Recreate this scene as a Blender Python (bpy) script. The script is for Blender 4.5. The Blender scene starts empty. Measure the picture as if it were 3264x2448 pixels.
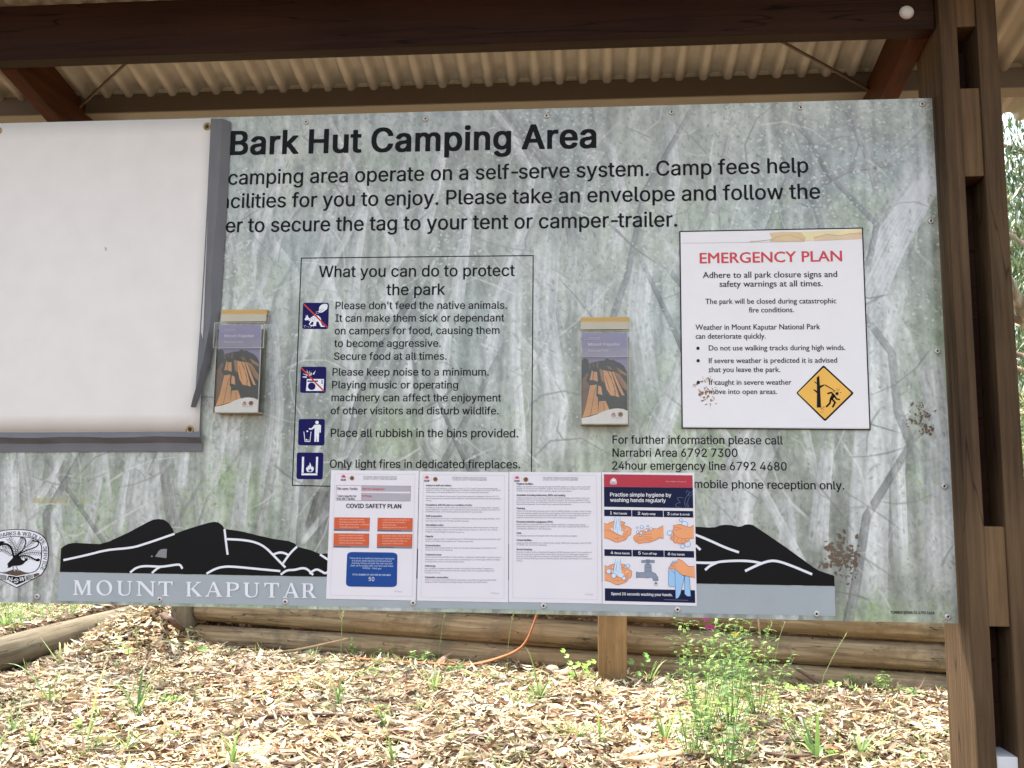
# information board under a timber shelter, leaf litter and log wall behind
import bpy, bmesh, math, random
import numpy as np
from mathutils import Vector, Matrix
from mathutils.geometry import tessellate_polygon

random.seed(7); rng = np.random.default_rng(7)
SC = bpy.context.scene
COL = SC.collection
R = math.radians

# ------------------------------------------------------------------ camera
EYE = 1.45                       # height of the phone above the ground
F_PX, YAW, PITCH, ROLL = 2845.3, 0.0877990, 0.1240119, 0.0104375
W_PX, H_PX = 3264, 2448
_cy, _sy, _cp, _sp = math.cos(YAW), math.sin(YAW), math.cos(PITCH), math.sin(PITCH)
FWD = Vector((-_sy*_cp, _cy*_cp, _sp))
_r = Vector((_cy, _sy, 0)); _u = _r.cross(FWD)
RIGHT = _r*math.cos(ROLL) + _u*math.sin(ROLL)
UP = -_r*math.sin(ROLL) + _u*math.cos(ROLL)
cam = bpy.data.cameras.new('camera')
cam.sensor_width = 36; cam.lens = F_PX/W_PX*36; cam.clip_start = 0.05; cam.clip_end = 2000
camo = bpy.data.objects.new('camera', cam); COL.objects.link(camo)
M = Matrix((RIGHT, UP, -FWD)).transposed().to_4x4(); M.translation = Vector((0, 0, EYE))
camo.matrix_world = M
SC.camera = camo

# ------------------------------------------------------------------ sky, sun, exposure
SUN_EL, SUN_AZ = R(64), R(-38)    # high, beyond the log wall and a little to the left
sunv = Vector((math.sin(SUN_AZ)*math.cos(SUN_EL), math.cos(SUN_AZ)*math.cos(SUN_EL), math.sin(SUN_EL)))
world = bpy.data.worlds.new('World'); SC.world = world; world.use_nodes = True
wn = world.node_tree
sky = wn.nodes.new('ShaderNodeTexSky'); sky.sky_type = 'NISHITA'; sky.sun_disc = False
sky.sun_elevation = SUN_EL; sky.sun_rotation = SUN_AZ; sky.dust_density = 2.5; sky.air_density = 1.2
bg = wn.nodes['Background']; bg.inputs['Strength'].default_value = 0.15
hz = wn.nodes.new('ShaderNodeHueSaturation'); hz.inputs['Saturation'].default_value = .45    # milky summer sky
wn.links.new(sky.outputs[0], hz.inputs['Color']); wn.links.new(hz.outputs[0], bg.inputs[0])
sl = bpy.data.lights.new('sun', 'SUN'); sl.energy = 3.6; sl.angle = R(0.6); sl.color = (1.0, 0.95, 0.87)
so = bpy.data.objects.new('sun', sl); COL.objects.link(so)
so.rotation_euler = (-sunv).to_track_quat('-Z', 'Y').to_euler(); so.location = (-4, 10, 14)
SC.view_settings.view_transform = 'Standard'; SC.view_settings.look = 'None'
SC.view_settings.exposure = 1.97; SC.view_settings.gamma = 1.0
SC.view_settings.use_curve_mapping = False
SC.render.engine = 'CYCLES'
SC.cycles.max_bounces = 10; SC.cycles.diffuse_bounces = 5; SC.cycles.transparent_max_bounces = 16
SC.cycles.use_denoising = True

# ------------------------------------------------------------------ measuring helpers
# REG: windows of the photograph that were measured enlarged: origin and source pixels per unit
REG = dict(R1=(0,0,.4973), R2=(1000,0,.4973), R3=(2100,0,.5262), R4=(600,800,.5425), R5=(1700,700,.5425),
           R6=(2600,700,.5425), L1=(0,1400,.4973), L2=(1000,1480,.28933), L3=(1600,1480,.30741),
           L4=(0,1880,.4973), L5=(1100,1880,.4973), L6=(2100,1600,.5262), L7=(0,1640,.16873),
           H3=(1900,1640,.17179), B=(1820,980,.24123), C=(560,1000,.27135), D=(2540,1120,.13261),
           P=(900,950,.3673), S=(0,0,1.0), G=(2900,0,.1808), V=(2250,1900,.3303), K=(0,1900,.24864))
D = 2.07                         # the sign board stands this far in front of the camera
def src(k, x, y):
    a, b, s = REG[k]; return a + x*s, b + y*s
def ray(k, x, y):
    px, py = src(k, x, y)
    return FWD*F_PX + RIGHT*(px - W_PX/2) - UP*(py - H_PX/2)
def onY(k, x, y, Y=D):
    d = ray(k, x, y); t = Y/d.y
    return Vector((d.x*t, Y, d.z*t + EYE))
def onZ(k, x, y, Z=0.0):
    d = ray(k, x, y); t = (Z - EYE)/d.z
    return Vector((d.x*t, d.y*t, Z))
def S(k, x, y):
    p = onY(k, x, y); return (p.x, p.z)

def lin(c, f=1.0):
    o = []
    for v in c[:3]:
        v = v/255.0
        o.append(f*(v/12.92 if v <= .04045 else ((v + .055)/1.055)**2.4))
    return tuple(o)

# ------------------------------------------------------------------ objects
def thing(name, label, cat, loc=(0,0,0), group=None):
    o = bpy.data.objects.new(name, None); COL.objects.link(o); o.location = loc
    o.empty_display_size = .05
    return tag(o, label, cat, group)
def tag(o, label=None, cat=None, group=None, kind=None):
    if label: o['label'] = label
    if cat: o['category'] = cat
    if group: o['group'] = group
    if kind: o['kind'] = kind
    return o
def link(name, me, parent=None, mats=()):
    for m in mats: me.materials.append(m)
    o = bpy.data.objects.new(name, me); COL.objects.link(o)
    if parent is not None:
        o.parent = parent
        w = Vector((0, 0, 0)); q = parent
        while q is not None: w += q.location; q = q.parent
        o.location = -w           # meshes are written in world coordinates
    return o
def mesh_np(name, V, F, mats=(), parent=None, smooth=False, cols=None, matidx=None):
    """V (n,3), F list of tuples or (m,k) array"""
    me = bpy.data.meshes.new(name)
    if isinstance(F, np.ndarray):
        n, k = F.shape
        me.vertices.add(len(V)); me.vertices.foreach_set('co', np.asarray(V, np.float32).ravel())
        me.loops.add(n*k); me.loops.foreach_set('vertex_index', F.astype(np.int32).ravel())
        me.polygons.add(n); me.polygons.foreach_set('loop_start', np.arange(0, n*k, k, dtype=np.int32))
        me.polygons.foreach_set('loop_total', np.full(n, k, np.int32))
        me.update(calc_edges=True)
    else:
        me.from_pydata([tuple(v) for v in V], [], F)
    if cols is not None:
        a = me.color_attributes.new('Col', 'FLOAT_COLOR', 'POINT')
        c = np.ones((len(V), 4), np.float32); c[:, :3] = cols
        a.data.foreach_set('color', c.ravel())
    if smooth: me.polygons.foreach_set('use_smooth', np.ones(len(me.polygons), bool))
    if matidx is not None: me.polygons.foreach_set('material_index', np.asarray(matidx, np.int32))
    me.update()
    return link(name, me, parent, mats)

class MB:
    """collects solid pieces into one mesh"""
    def __init__(s): s.bm = bmesh.new()
    def box(s, x0, x1, y0, y1, z0, z1, bev=0.0, mat=None):
        r = bmesh.ops.create_cube(s.bm, size=1.0); vs = r['verts']
        for v in vs:
            v.co = Vector((x0 + (v.co.x + .5)*(x1 - x0), y0 + (v.co.y + .5)*(y1 - y0), z0 + (v.co.z + .5)*(z1 - z0)))
        if bev > 0:
            es = {e for v in vs for e in v.link_edges}
            bmesh.ops.bevel(s.bm, geom=list(es), offset=bev, segments=2, affect='EDGES', profile=.6)
        if mat is not None:
            for v in vs: v.co = mat @ v.co
        return s
    def tube(s, pts, rad, seg=8, cap=True, flat=1.0):
        pts = [Vector(p) for p in pts]
        n = len(pts); rr = rad if isinstance(rad, (list, tuple)) else [rad]*n
        rings = []; prev = None
        for i, p in enumerate(pts):
            t = (pts[min(i+1, n-1)] - pts[max(i-1, 0)]).normalized()
            if prev is None:
                a = Vector((0,0,1)) if abs(t.z) < .9 else Vector((1,0,0))
                x = t.cross(a).normalized()
            else: x = (prev - t*prev.dot(t)).normalized()
            prev = x; y = t.cross(x)
            rings.append([s.bm.verts.new(p + (x*math.cos(q)*1.0 + y*math.sin(q)*flat)*rr[i]) for q in [2*math.pi*k/seg for k in range(seg)]])
        for i in range(n-1):
            for k in range(seg):
                f = s.bm.faces.new((rings[i][k], rings[i][(k+1) % seg], rings[i+1][(k+1) % seg], rings[i+1][k])); f.smooth = True
        if cap:
            s.bm.faces.new(rings[0][::-1]); s.bm.faces.new(rings[-1])
        return s
    def lathe(s, c, axis, prof, seg=16):
        """prof: (radius, height along axis)"""
        ax = Vector(axis).normalized(); a = Vector((0,0,1)) if abs(ax.z) < .9 else Vector((1,0,0))
        x = ax.cross(a).normalized(); y = ax.cross(x); rings = []
        for r, h in prof:
            rings.append([s.bm.verts.new(Vector(c) + ax*h + (x*math.cos(q) + y*math.sin(q))*max(r, 1e-5)) for q in [2*math.pi*k/seg for k in range(seg)]])
        for i in range(len(prof)-1):
            for k in range(seg):
                f = s.bm.faces.new((rings[i][k], rings[i][(k+1) % seg], rings[i+1][(k+1) % seg], rings[i+1][k])); f.smooth = True
        s.bm.faces.new(rings[-1])
        return s
    def quad(s, *p):
        s.bm.faces.new([s.bm.verts.new(Vector(q)) for q in p]); return s
    def build(s, name, mat, parent=None):
        bmesh.ops.recalc_face_normals(s.bm, faces=s.bm.faces)
        me = bpy.data.meshes.new(name); s.bm.to_mesh(me); s.bm.free()
        return link(name, me, parent, mat if isinstance(mat, (list, tuple)) else [mat])

def copy_tree(o, parent=None, skip_local=True):
    c = o.copy(); COL.objects.link(c)
    if parent is not None: c.parent = parent
    for ch in list(o.children): copy_tree(ch, c)
    return c

# ------------------------------------------------------------------ materials
def newmat(name):
    m = bpy.data.materials.new(name); m.use_nodes = True
    nt = m.node_tree; return m, nt, nt.nodes['Principled BSDF']
def nd(nt, t, **kw):
    n = nt.nodes.new(t)
    for k, v in kw.items():
        if k.startswith('i_'):
            key = k[2:]; key = int(key) if key.isdigit() else key.replace('_', ' ')
            n.inputs[key].default_value = v
        else: setattr(n, k, v)
    return n
def ramp(nt, fac, stops):
    r = nt.nodes.new('ShaderNodeValToRGB'); e = r.color_ramp.elements
    while len(e) < len(stops): e.new(.5)
    for i, (p, c) in enumerate(stops):
        e[i].position = p; e[i].color = (*c, 1) if len(c) == 3 else c
    nt.links.new(fac, r.inputs[0]); return r
_flat = {}
def paint(c, rough=.35, var=0.04, spec=.5, f=1.0, key=None):
    """printed / painted surface with a faint unevenness"""
    k = (tuple(c), rough, var, spec, f)
    if k in _flat: return _flat[k]
    m, nt, b = newmat('print_%02x%02x%02x' % tuple(int(v) for v in c))
    L = lin(c, f)
    tc = nd(nt, 'ShaderNodeTexCoord'); n = nd(nt, 'ShaderNodeTexNoise', i_Scale=14.0, i_Detail=5.0)
    nt.links.new(tc.outputs['Object'], n.inputs['Vector'])
    r = ramp(nt, n.outputs['Fac'], [(.3, tuple(v*(1 - var) for v in L)), (.7, tuple(min(1, v*(1 + var)) for v in L))])
    nt.links.new(r.outputs[0], b.inputs['Base Color'])
    b.inputs['Roughness'].default_value = rough
    b.inputs['Specular IOR Level'].default_value = spec
    _flat[k] = m; return m
def vcol_mat(name, rough=.6, spec=.3, transl=0.0, noise=0.0):
    m, nt, b = newmat(name)
    a = nd(nt, 'ShaderNodeVertexColor', layer_name='Col'); out = a.outputs[0]
    if noise:
        tc = nd(nt, 'ShaderNodeTexCoord'); n = nd(nt, 'ShaderNodeTexNoise', i_Scale=60.0, i_Detail=4.0)
        nt.links.new(tc.outputs['Object'], n.inputs['Vector'])
        r = ramp(nt, n.outputs['Fac'], [(.25, (1 - noise,)*3), (.75, (1.0,)*3)])
        mx = nd(nt, 'ShaderNodeMix', data_type='RGBA', blend_type='MULTIPLY'); mx.inputs[0].default_value = 1.0
        nt.links.new(out, mx.inputs[6]); nt.links.new(r.outputs[0], mx.inputs[7]); out = mx.outputs[2]
    nt.links.new(out, b.inputs['Base Color'])
    b.inputs['Roughness'].default_value = rough; b.inputs['Specular IOR Level'].default_value = spec
    if transl:
        t = nd(nt, 'ShaderNodeBsdfTranslucent'); nt.links.new(out, t.inputs[0])
        mix = nd(nt, 'ShaderNodeMixShader'); mix.inputs[0].default_value = transl
        nt.links.new(b.outputs[0], mix.inputs[1]); nt.links.new(t.outputs[0], mix.inputs[2])
        nt.links.new(mix.outputs[0], nt.nodes['Material Output'].inputs[0])
    return m
def wood(name, dark, light, axis='Z', rough=.62, grain=1.0, stain=None, bump=.25, spec=.10, crack=0.0):
    """timber with grain running along an axis"""
    m, nt, b = newmat(name)
    tc = nd(nt, 'ShaderNodeTexCoord'); mp = nd(nt, 'ShaderNodeMapping')
    s = [55*grain]*3; s['XYZ'.index(axis)] = 2.2*grain
    mp.inputs['Scale'].default_value = s
    nt.links.new(tc.outputs['Object'], mp.inputs[0])
    n1 = nd(nt, 'ShaderNodeTexNoise', i_Scale=1.0, i_Detail=7.0, i_Roughness=.65); nt.links.new(mp.outputs[0], n1.inputs['Vector'])
    n2 = nd(nt, 'ShaderNodeTexNoise', i_Scale=2.3, i_Detail=4.0); nt.links.new(tc.outputs['Object'], n2.inputs['Vector'])
    md = nd(nt, 'ShaderNodeMath', operation='MULTIPLY_ADD'); md.inputs[1].default_value = .45
    nt.links.new(n2.outputs['Fac'], md.inputs[0])
    sub = nd(nt, 'ShaderNodeMath', operation='MULTIPLY'); sub.inputs[1].default_value = .62
    nt.links.new(n1.outputs['Fac'], sub.inputs[0]); nt.links.new(sub.outputs[0], md.inputs[2])
    r = ramp(nt, md.outputs[0], [(.30, lin(dark)), (.52, tuple(.5*(p + q) for p, q in zip(lin(dark), lin(light)))), (.72, lin(light))])
    out = r.outputs[0]
    if crack:      # drying checks that run with the grain
        mp3 = nd(nt, 'ShaderNodeMapping'); s3 = [16.0]*3; s3['XYZ'.index(axis)] = .8; mp3.inputs['Scale'].default_value = s3; nt.links.new(tc.outputs['Object'], mp3.inputs[0])
        n5 = nd(nt, 'ShaderNodeTexNoise', i_Scale=1.0, i_Detail=2.5); nt.links.new(mp3.outputs[0], n5.inputs['Vector'])
        sb = nd(nt, 'ShaderNodeMath', operation='SUBTRACT'); sb.inputs[1].default_value = .5; nt.links.new(n5.outputs['Fac'], sb.inputs[0])
        ab = nd(nt, 'ShaderNodeMath', operation='ABSOLUTE'); nt.links.new(sb.outputs[0], ab.inputs[0])
        cr = ramp(nt, ab.outputs[0], [(.0, (crack,)*3), (.005, (0,0,0))])
        mx5 = nd(nt, 'ShaderNodeMix', data_type='RGBA'); nt.links.new(cr.outputs[0], mx5.inputs[0]); nt.links.new(out, mx5.inputs[6]); mx5.inputs[7].default_value = (*lin(dark, .35), 1); out = mx5.outputs[2]
    if stain:
        n3 = nd(nt, 'ShaderNodeTexNoise', i_Scale=stain[1], i_Detail=8.0, i_Roughness=.7); nt.links.new(tc.outputs['Object'], n3.inputs['Vector'])
        f = ramp(nt, n3.outputs['Fac'], [(stain[2], (0,0,0)), (stain[2] + .12, (1,1,1))])
        mx = nd(nt, 'ShaderNodeMix', data_type='RGBA'); nt.links.new(f.outputs[0], mx.inputs[0])
        nt.links.new(out, mx.inputs[6]); mx.inputs[7].default_value = (*lin(stain[0]), 1); out = mx.outputs[2]
    nt.links.new(out, b.inputs['Base Color'])
    bp = nd(nt, 'ShaderNodeBump', i_Strength=bump, i_Distance=.004); nt.links.new(n1.outputs['Fac'], bp.inputs['Height'])
    nt.links.new(bp.outputs[0], b.inputs['Normal'])
    b.inputs['Roughness'].default_value = rough; b.inputs['Specular IOR Level'].default_value = spec
    return m
def metal(name, c, rough=.4, met=.9, var=.15):
    m, nt, b = newmat(name); L = lin(c)
    tc = nd(nt, 'ShaderNodeTexCoord'); n = nd(nt, 'ShaderNodeTexNoise', i_Scale=160.0, i_Detail=4.0); nt.links.new(tc.outputs['Object'], n.inputs['Vector'])
    r = ramp(nt, n.outputs['Fac'], [(.3, tuple(v*(1 - var) for v in L)), (.7, tuple(min(1, v*(1 + var)) for v in L))])
    nt.links.new(r.outputs[0], b.inputs['Base Color']); b.inputs['Roughness'].default_value = rough; b.inputs['Metallic'].default_value = met
    return m

# outlines of the plain lettering: advance width, then loops of x, y in 1/254 of the cap height
GL = {
 'A': (240, [[8,0,43,0,68,71,172,71,198,0,231,0,138,254,101,254],[77,99,103,176,120,227,140,162,163,99]]),
 'B': (228, [[30,0,126,0,142,1,153,3,171,9,184,16,194,25,200,33,205,45,208,56,209,66,208,81,201,101,196,109,182,123,168,129,157,132,157,133,172,139,182,146,190,154,197,170,199,188,198,199,195,210,190,221,184,229,173,240,153,250,134,253,30,254],[62,29,62,115,135,115,143,113,153,109,164,100,171,92,174,86,177,77,178,69,176,57,172,48,167,42,165,40,156,35,140,30,136,30],[62,143,62,226,122,226,135,225,147,221,155,215,163,206,167,197,168,185,167,178,162,163,151,152,143,148,128,143]]),
 'C': (255, [[131,-3,146,-3,159,-1,169,2,192,12,201,19,211,28,224,45,234,67,236,80,204,80,199,65,195,57,186,47,179,40,171,36,157,30,135,26,119,28,105,32,92,38,79,48,71,59,63,72,57,89,53,107,52,124,53,148,57,166,62,182,71,196,78,205,92,216,105,223,122,227,142,228,163,223,179,214,190,203,199,189,204,174,236,174,234,187,224,209,211,227,201,236,181,248,173,251,156,255,136,258,113,256,93,251,75,242,57,228,46,215,35,197,28,178,22,153,20,129,22,101,27,79,35,59,46,40,60,24,75,12,93,4,113,-2]]),
 'D': (251, [[30,0,110,0,134,2,155,7,175,15,191,26,206,42,217,59,224,81,229,100,231,126,229,154,225,174,217,195,206,213,191,228,176,239,157,248,136,253,116,254,30,254],[62,29,62,226,112,226,129,225,145,221,160,214,171,206,182,194,190,181,195,165,198,148,200,127,195,92,189,76,182,61,170,48,159,40,143,34,123,30]]),
 'E': (209, [[30,0,188,0,188,29,62,30,62,114,178,114,178,143,62,143,62,226,186,226,186,254,30,254]]),
 'F': (205, [[30,0,62,0,62,111,173,112,173,139,62,139,62,226,185,226,185,254,30,254]]),
 'G': (260, [[131,-3,154,-2,171,2,188,9,202,18,216,33,225,45,232,59,237,80,239,99,239,128,141,128,141,100,207,100,206,87,203,75,198,63,192,52,182,42,171,35,161,31,148,27,133,26,121,28,105,32,92,38,80,49,70,60,63,73,58,86,53,107,52,124,53,148,57,166,62,183,70,196,81,208,92,216,104,223,118,227,134,228,157,224,172,218,190,201,198,189,204,174,237,174,230,198,225,208,218,218,201,236,192,242,170,252,156,255,134,258,112,256,92,251,74,242,60,231,45,215,35,196,27,175,22,153,20,129,22,102,27,79,35,59,45,40,60,24,75,13,93,4,113,-2]]),
 'H': (258, [[30,0,62,0,62,116,196,116,196,0,228,0,228,254,196,254,196,144,62,144,62,254,30,254]]),
 'I': (150, [[16,0,135,0,135,29,91,30,91,226,135,226,135,254,16,254,16,226,59,226,59,30,16,29]]),
 'J': (198, [[91,-3,113,-1,132,5,146,15,159,31,166,50,168,72,168,254,136,254,136,71,135,58,134,55,131,47,124,38,115,30,105,26,94,25,82,26,71,30,60,38,54,48,50,61,49,86,17,86,17,72,19,50,26,31,37,17,54,5,71,-1]]),
 'K': (233, [[30,0,62,0,62,83,99,122,186,0,224,0,122,144,224,254,182,254,102,167,91,157,75,138,62,121,62,254,30,254]]),
 'L': (196, [[30,0,181,0,181,29,62,29,62,254,30,254]]),
 'M': (314, [[30,0,61,0,61,167,60,183,60,218,85,146,144,0,171,0,228,146,239,175,253,218,253,181,252,166,252,0,284,0,284,254,238,254,176,93,158,37,139,95,76,254,30,254]]),
 'N': (262, [[30,0,62,0,62,168,60,215,79,181,100,146,192,1,194,0,232,0,232,254,199,254,199,94,200,82,200,53,202,39,181,75,178,82,174,87,68,253,68,254,30,254]]),
 'O': (267, [[130,-3,155,-2,174,4,192,12,210,27,221,40,232,58,240,77,245,101,247,126,245,153,240,175,232,196,221,215,207,231,192,242,174,251,155,256,134,258,112,256,93,251,75,242,57,228,46,215,35,197,28,178,22,153,20,129,22,101,27,79,35,59,46,40,60,24,75,12,93,4,112,-2],[132,26,119,28,107,31,92,38,83,46,71,58,63,73,57,89,53,106,52,130,53,148,57,165,63,181,71,196,83,208,92,216,105,223,119,227,135,228,148,227,164,222,175,216,185,208,196,196,204,181,210,165,214,148,215,124,214,106,210,89,204,73,196,58,185,46,173,37,162,32,148,28]]),
 'P': (222, [[30,0,62,0,62,93,120,93,136,94,151,98,166,104,177,112,188,122,195,133,200,146,203,162,204,172,203,186,200,201,195,215,187,226,177,236,166,244,152,250,132,253,30,254],[62,121,62,226,118,226,129,225,139,223,148,219,155,214,162,207,167,200,172,186,172,164,170,156,167,147,162,140,155,132,148,128,139,124,129,122,118,121]]),
 'Q': (267, [[200,-24,234,-24,201,20,210,27,221,40,232,58,240,79,245,101,247,126,245,153,240,175,232,196,221,215,207,231,192,242,174,251,155,256,134,258,112,256,93,251,75,242,57,228,46,215,35,197,28,178,22,153,20,129,22,101,27,77,35,58,46,40,60,24,75,12,93,4,112,-2,116,-2,136,-3,155,-2,178,6],[132,26,119,28,107,31,92,38,83,46,71,58,63,73,57,89,53,106,52,130,53,148,57,165,63,181,71,196,83,208,92,216,105,223,119,227,135,228,148,227,164,222,175,216,185,208,196,196,204,181,210,165,214,148,215,124,214,104,210,89,204,73,196,58,183,45,156,80,123,80,160,32,148,28]]),
 'R': (224, [[30,0,62,0,62,99,122,99,124,99,177,0,214,0,157,105,178,116,188,126,195,136,200,147,204,164,205,178,204,191,195,216,188,226,177,238,167,244,153,250,132,253,30,254],[62,128,62,226,118,226,130,225,140,223,149,220,155,216,162,208,167,202,170,193,172,186,173,175,170,159,167,151,162,144,156,138,149,133,140,130,130,128]]),
 'S': (223, [[109,-4,130,-3,147,0,162,5,184,20,193,32,199,43,203,56,204,68,201,89,198,98,188,111,179,119,172,124,150,134,94,150,86,153,71,162,64,168,60,174,58,180,58,195,64,209,76,220,90,226,102,229,127,228,140,225,151,219,161,210,166,201,169,189,200,189,199,202,195,212,189,224,179,235,170,242,159,248,146,254,130,257,116,258,97,257,79,253,68,248,47,235,37,224,31,213,27,200,26,185,28,170,34,156,42,147,57,134,72,126,140,106,155,99,159,96,170,84,172,77,173,70,172,63,168,52,165,46,158,39,151,34,143,30,123,25,102,25,83,29,75,33,68,38,62,44,57,51,52,68,19,68,21,54,26,41,32,30,51,11,65,5,78,0,94,-3]]),
 'T': (224, [[96,0,128,0,128,226,208,226,208,254,16,254,16,226,96,226]]),
 'U': (259, [[126,-4,149,-3,166,1,182,8,195,17,208,28,216,40,223,54,227,70,229,86,229,254,196,254,196,88,193,66,182,48,174,39,155,29,131,26,118,27,105,29,93,34,85,40,82,42,70,57,67,64,63,77,62,88,62,254,30,254,30,84,31,70,36,53,42,40,51,28,63,17,74,10,94,1,110,-3]]),
 'V': (240, [[102,0,139,0,231,254,197,253,134,71,120,27,108,70,42,253,8,254]]),
 'W': (343, [[78,0,114,0,115,1,159,161,165,185,171,217,181,170,228,1,228,0,265,0,335,254,302,254,302,253,260,94,249,47,246,31,230,101,190,253,190,254,153,254,113,101,96,31,84,89,41,253,40,254,8,254]]),
 'X': (237, [[9,0,46,0,110,93,119,109,134,84,191,0,228,0,137,131,223,254,187,254,132,174,119,152,102,181,52,254,15,254,101,130]]),
 'Y': (236, [[102,0,134,0,134,104,228,254,192,254,190,253,134,163,118,132,107,155,101,163,46,253,46,254,8,254,102,104]]),
 'Z': (219, [[21,0,200,0,200,29,58,28,79,56,198,231,198,254,20,254,20,226,154,226,162,227,147,208,21,23]]),
 'a': (195, [[68,-4,90,-4,100,-2,114,4,127,13,134,21,136,26,138,26,138,0,168,0,168,139,161,159,152,173,143,180,130,186,119,190,105,192,86,192,64,187,49,180,40,174,32,165,20,146,50,137,55,146,63,154,76,162,82,164,88,165,106,165,120,161,125,158,130,153,136,142,138,127,137,123,133,117,118,113,80,109,55,103,47,100,39,97,28,88,18,73,15,55,16,44,19,32,24,22,31,13,47,2],[77,23,66,26,59,29,51,36,48,40,46,46,46,53,48,65,52,70,60,76,67,79,82,83,121,89,135,93,138,95,138,68,137,61,132,48,128,41,119,32,114,29,108,27,96,23]]),
 'b': (212, [[113,-4,130,-3,144,1,157,8,169,18,177,29,185,42,191,58,194,79,195,92,194,109,191,132,185,145,178,159,167,172,156,180,145,186,130,191,103,192,94,190,74,178,60,161,57,160,57,254,26,254,26,0,56,0,56,28,58,29,69,16,79,6,87,2,95,-1],[108,23,99,24,89,27,81,32,72,40,67,49,59,69,57,80,56,97,59,118,61,129,67,141,72,148,81,156,89,161,99,164,111,165,121,164,131,161,140,156,148,148,158,130,163,108,164,94,163,82,158,59,153,48,148,41,140,33,130,28,121,24]]),
 'c': (198, [[101,-4,113,-4,121,-2,132,1,146,6,159,16,171,28,179,43,181,51,152,59,146,44,138,35,131,30,116,24,102,23,89,25,82,28,73,33,64,41,59,49,54,59,50,73,48,92,49,106,51,120,54,129,59,139,64,147,81,161,92,164,102,165,114,164,126,161,138,153,143,148,150,136,151,131,181,138,178,145,170,161,153,178,132,188,122,191,114,192,87,191,73,187,58,180,47,172,36,159,28,145,22,129,18,110,17,91,19,72,22,59,28,44,36,29,47,16,58,8,75,0,87,-3]]),
 'd': (212, [[96,-4,111,-3,127,2,137,10,154,29,156,28,156,0,186,0,186,254,155,254,155,160,153,160,144,173,138,178,118,190,109,192,83,191,69,187,54,178,47,172,35,160,27,145,22,131,18,113,17,91,18,75,22,58,27,42,35,29,43,18,56,8,70,0,82,-3],[100,23,91,24,81,28,73,33,67,38,59,48,54,58,51,70,49,82,48,97,51,118,53,129,58,139,65,149,72,156,81,161,91,164,103,165,113,164,123,161,130,157,140,148,145,141,150,131,153,120,155,108,156,93,153,70,150,59,145,48,140,40,132,32,123,27,113,24]]),
 'e': (202, [[103,-4,120,-3,130,-1,141,2,151,7,160,13,174,27,179,36,182,45,153,53,147,41,144,37,138,32,127,26,114,23,97,24,86,26,68,36,61,44,55,53,51,65,48,85,186,86,185,113,179,140,167,162,159,171,142,183,130,188,113,192,86,191,72,187,58,180,48,172,36,159,28,144,22,128,18,112,17,96,18,75,23,56,28,42,36,29,44,19,58,8,73,1,88,-3],[49,110,49,118,54,135,59,143,64,149,73,157,80,160,92,164,102,165,113,164,123,161,131,157,139,150,144,143,149,134,152,124,154,110]]),
 'f': (127, [[40,0,71,0,71,164,114,164,114,190,71,190,71,210,73,223,78,231,82,234,89,236,105,237,114,234,121,260,118,261,100,265,93,265,77,262,60,255,54,251,48,243,44,234,41,226,40,217,40,190,3,190,3,164,40,164]]),
 'g': (213, [[89,-75,118,-74,132,-72,145,-68,157,-62,166,-55,175,-45,181,-33,185,-20,186,-6,186,190,157,190,157,160,154,159,145,172,138,179,133,183,119,190,109,192,83,191,69,187,56,180,47,172,35,160,27,147,22,131,18,114,17,98,18,77,22,61,28,46,35,32,45,22,56,13,70,7,96,2,106,3,120,6,133,12,140,17,153,34,156,34,156,-4,154,-17,149,-29,141,-38,132,-43,118,-47,104,-49,85,-47,76,-43,65,-37,57,-29,51,-20,25,-35,35,-49,41,-55,55,-65,69,-71],[91,30,81,33,66,43,59,52,55,59,51,72,49,84,48,94,49,110,53,129,59,141,64,148,73,156,81,161,91,164,100,165,114,164,124,160,132,156,137,152,145,141,150,133,156,109,156,83,150,61,145,51,132,38,123,33,113,30]]),
 'h': (205, [[26,0,57,0,57,114,60,132,63,140,67,147,80,159,89,162,104,165,117,163,128,159,137,151,143,143,147,131,148,120,148,0,179,0,179,122,178,135,175,148,171,159,164,170,159,176,148,184,136,189,126,191,112,192,100,191,87,187,76,181,66,171,57,157,56,254,26,254]]),
 'i': (83, [[26,0,57,0,56,190,26,190],[41,221,48,222,57,227,60,232,63,242,60,251,57,256,51,259,42,262,36,261,31,259,23,252,21,247,21,236,23,231,31,224]]),
 'j': (83, [[-5,-71,13,-71,32,-65,39,-60,46,-52,51,-45,54,-35,57,-16,57,190,26,190,26,-23,24,-30,20,-35,15,-40,9,-43,-5,-43],[41,221,48,222,57,227,60,232,63,242,60,251,57,256,51,259,42,262,35,261,27,256,23,252,20,242,21,236,23,231,31,224]]),
 'k': (190, [[26,0,57,0,57,70,77,89,147,0,186,0,100,108,180,190,142,190,60,106,57,106,56,254,26,254]]),
 'l': (95, [[68,-1,77,-1,90,2,85,27,72,26,63,28,60,31,58,35,57,41,57,254,26,254,26,40,27,29,31,19,36,11,45,4,56,0]]),
 'm': (305, [[26,0,57,0,57,120,58,129,63,144,66,150,79,160,92,165,108,164,119,161,127,155,132,148,136,140,137,131,137,0,168,0,168,131,170,139,173,145,180,155,188,161,201,165,217,164,228,161,235,156,243,148,247,139,248,128,248,0,278,0,278,141,275,154,270,164,264,172,256,181,249,186,239,190,219,193,201,191,182,183,175,178,163,164,158,155,157,160,151,171,143,180,135,186,123,192,102,193,87,188,72,179,66,173,61,166,56,155,56,190,26,190]]),
 'n': (205, [[26,0,57,0,57,114,60,132,63,140,67,147,80,159,89,162,104,165,117,163,128,159,137,151,143,143,147,131,148,120,148,0,179,0,179,122,178,135,175,148,170,160,164,170,155,178,147,184,136,189,116,192,100,191,87,187,76,181,66,171,56,155,56,190,26,190]]),
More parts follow.
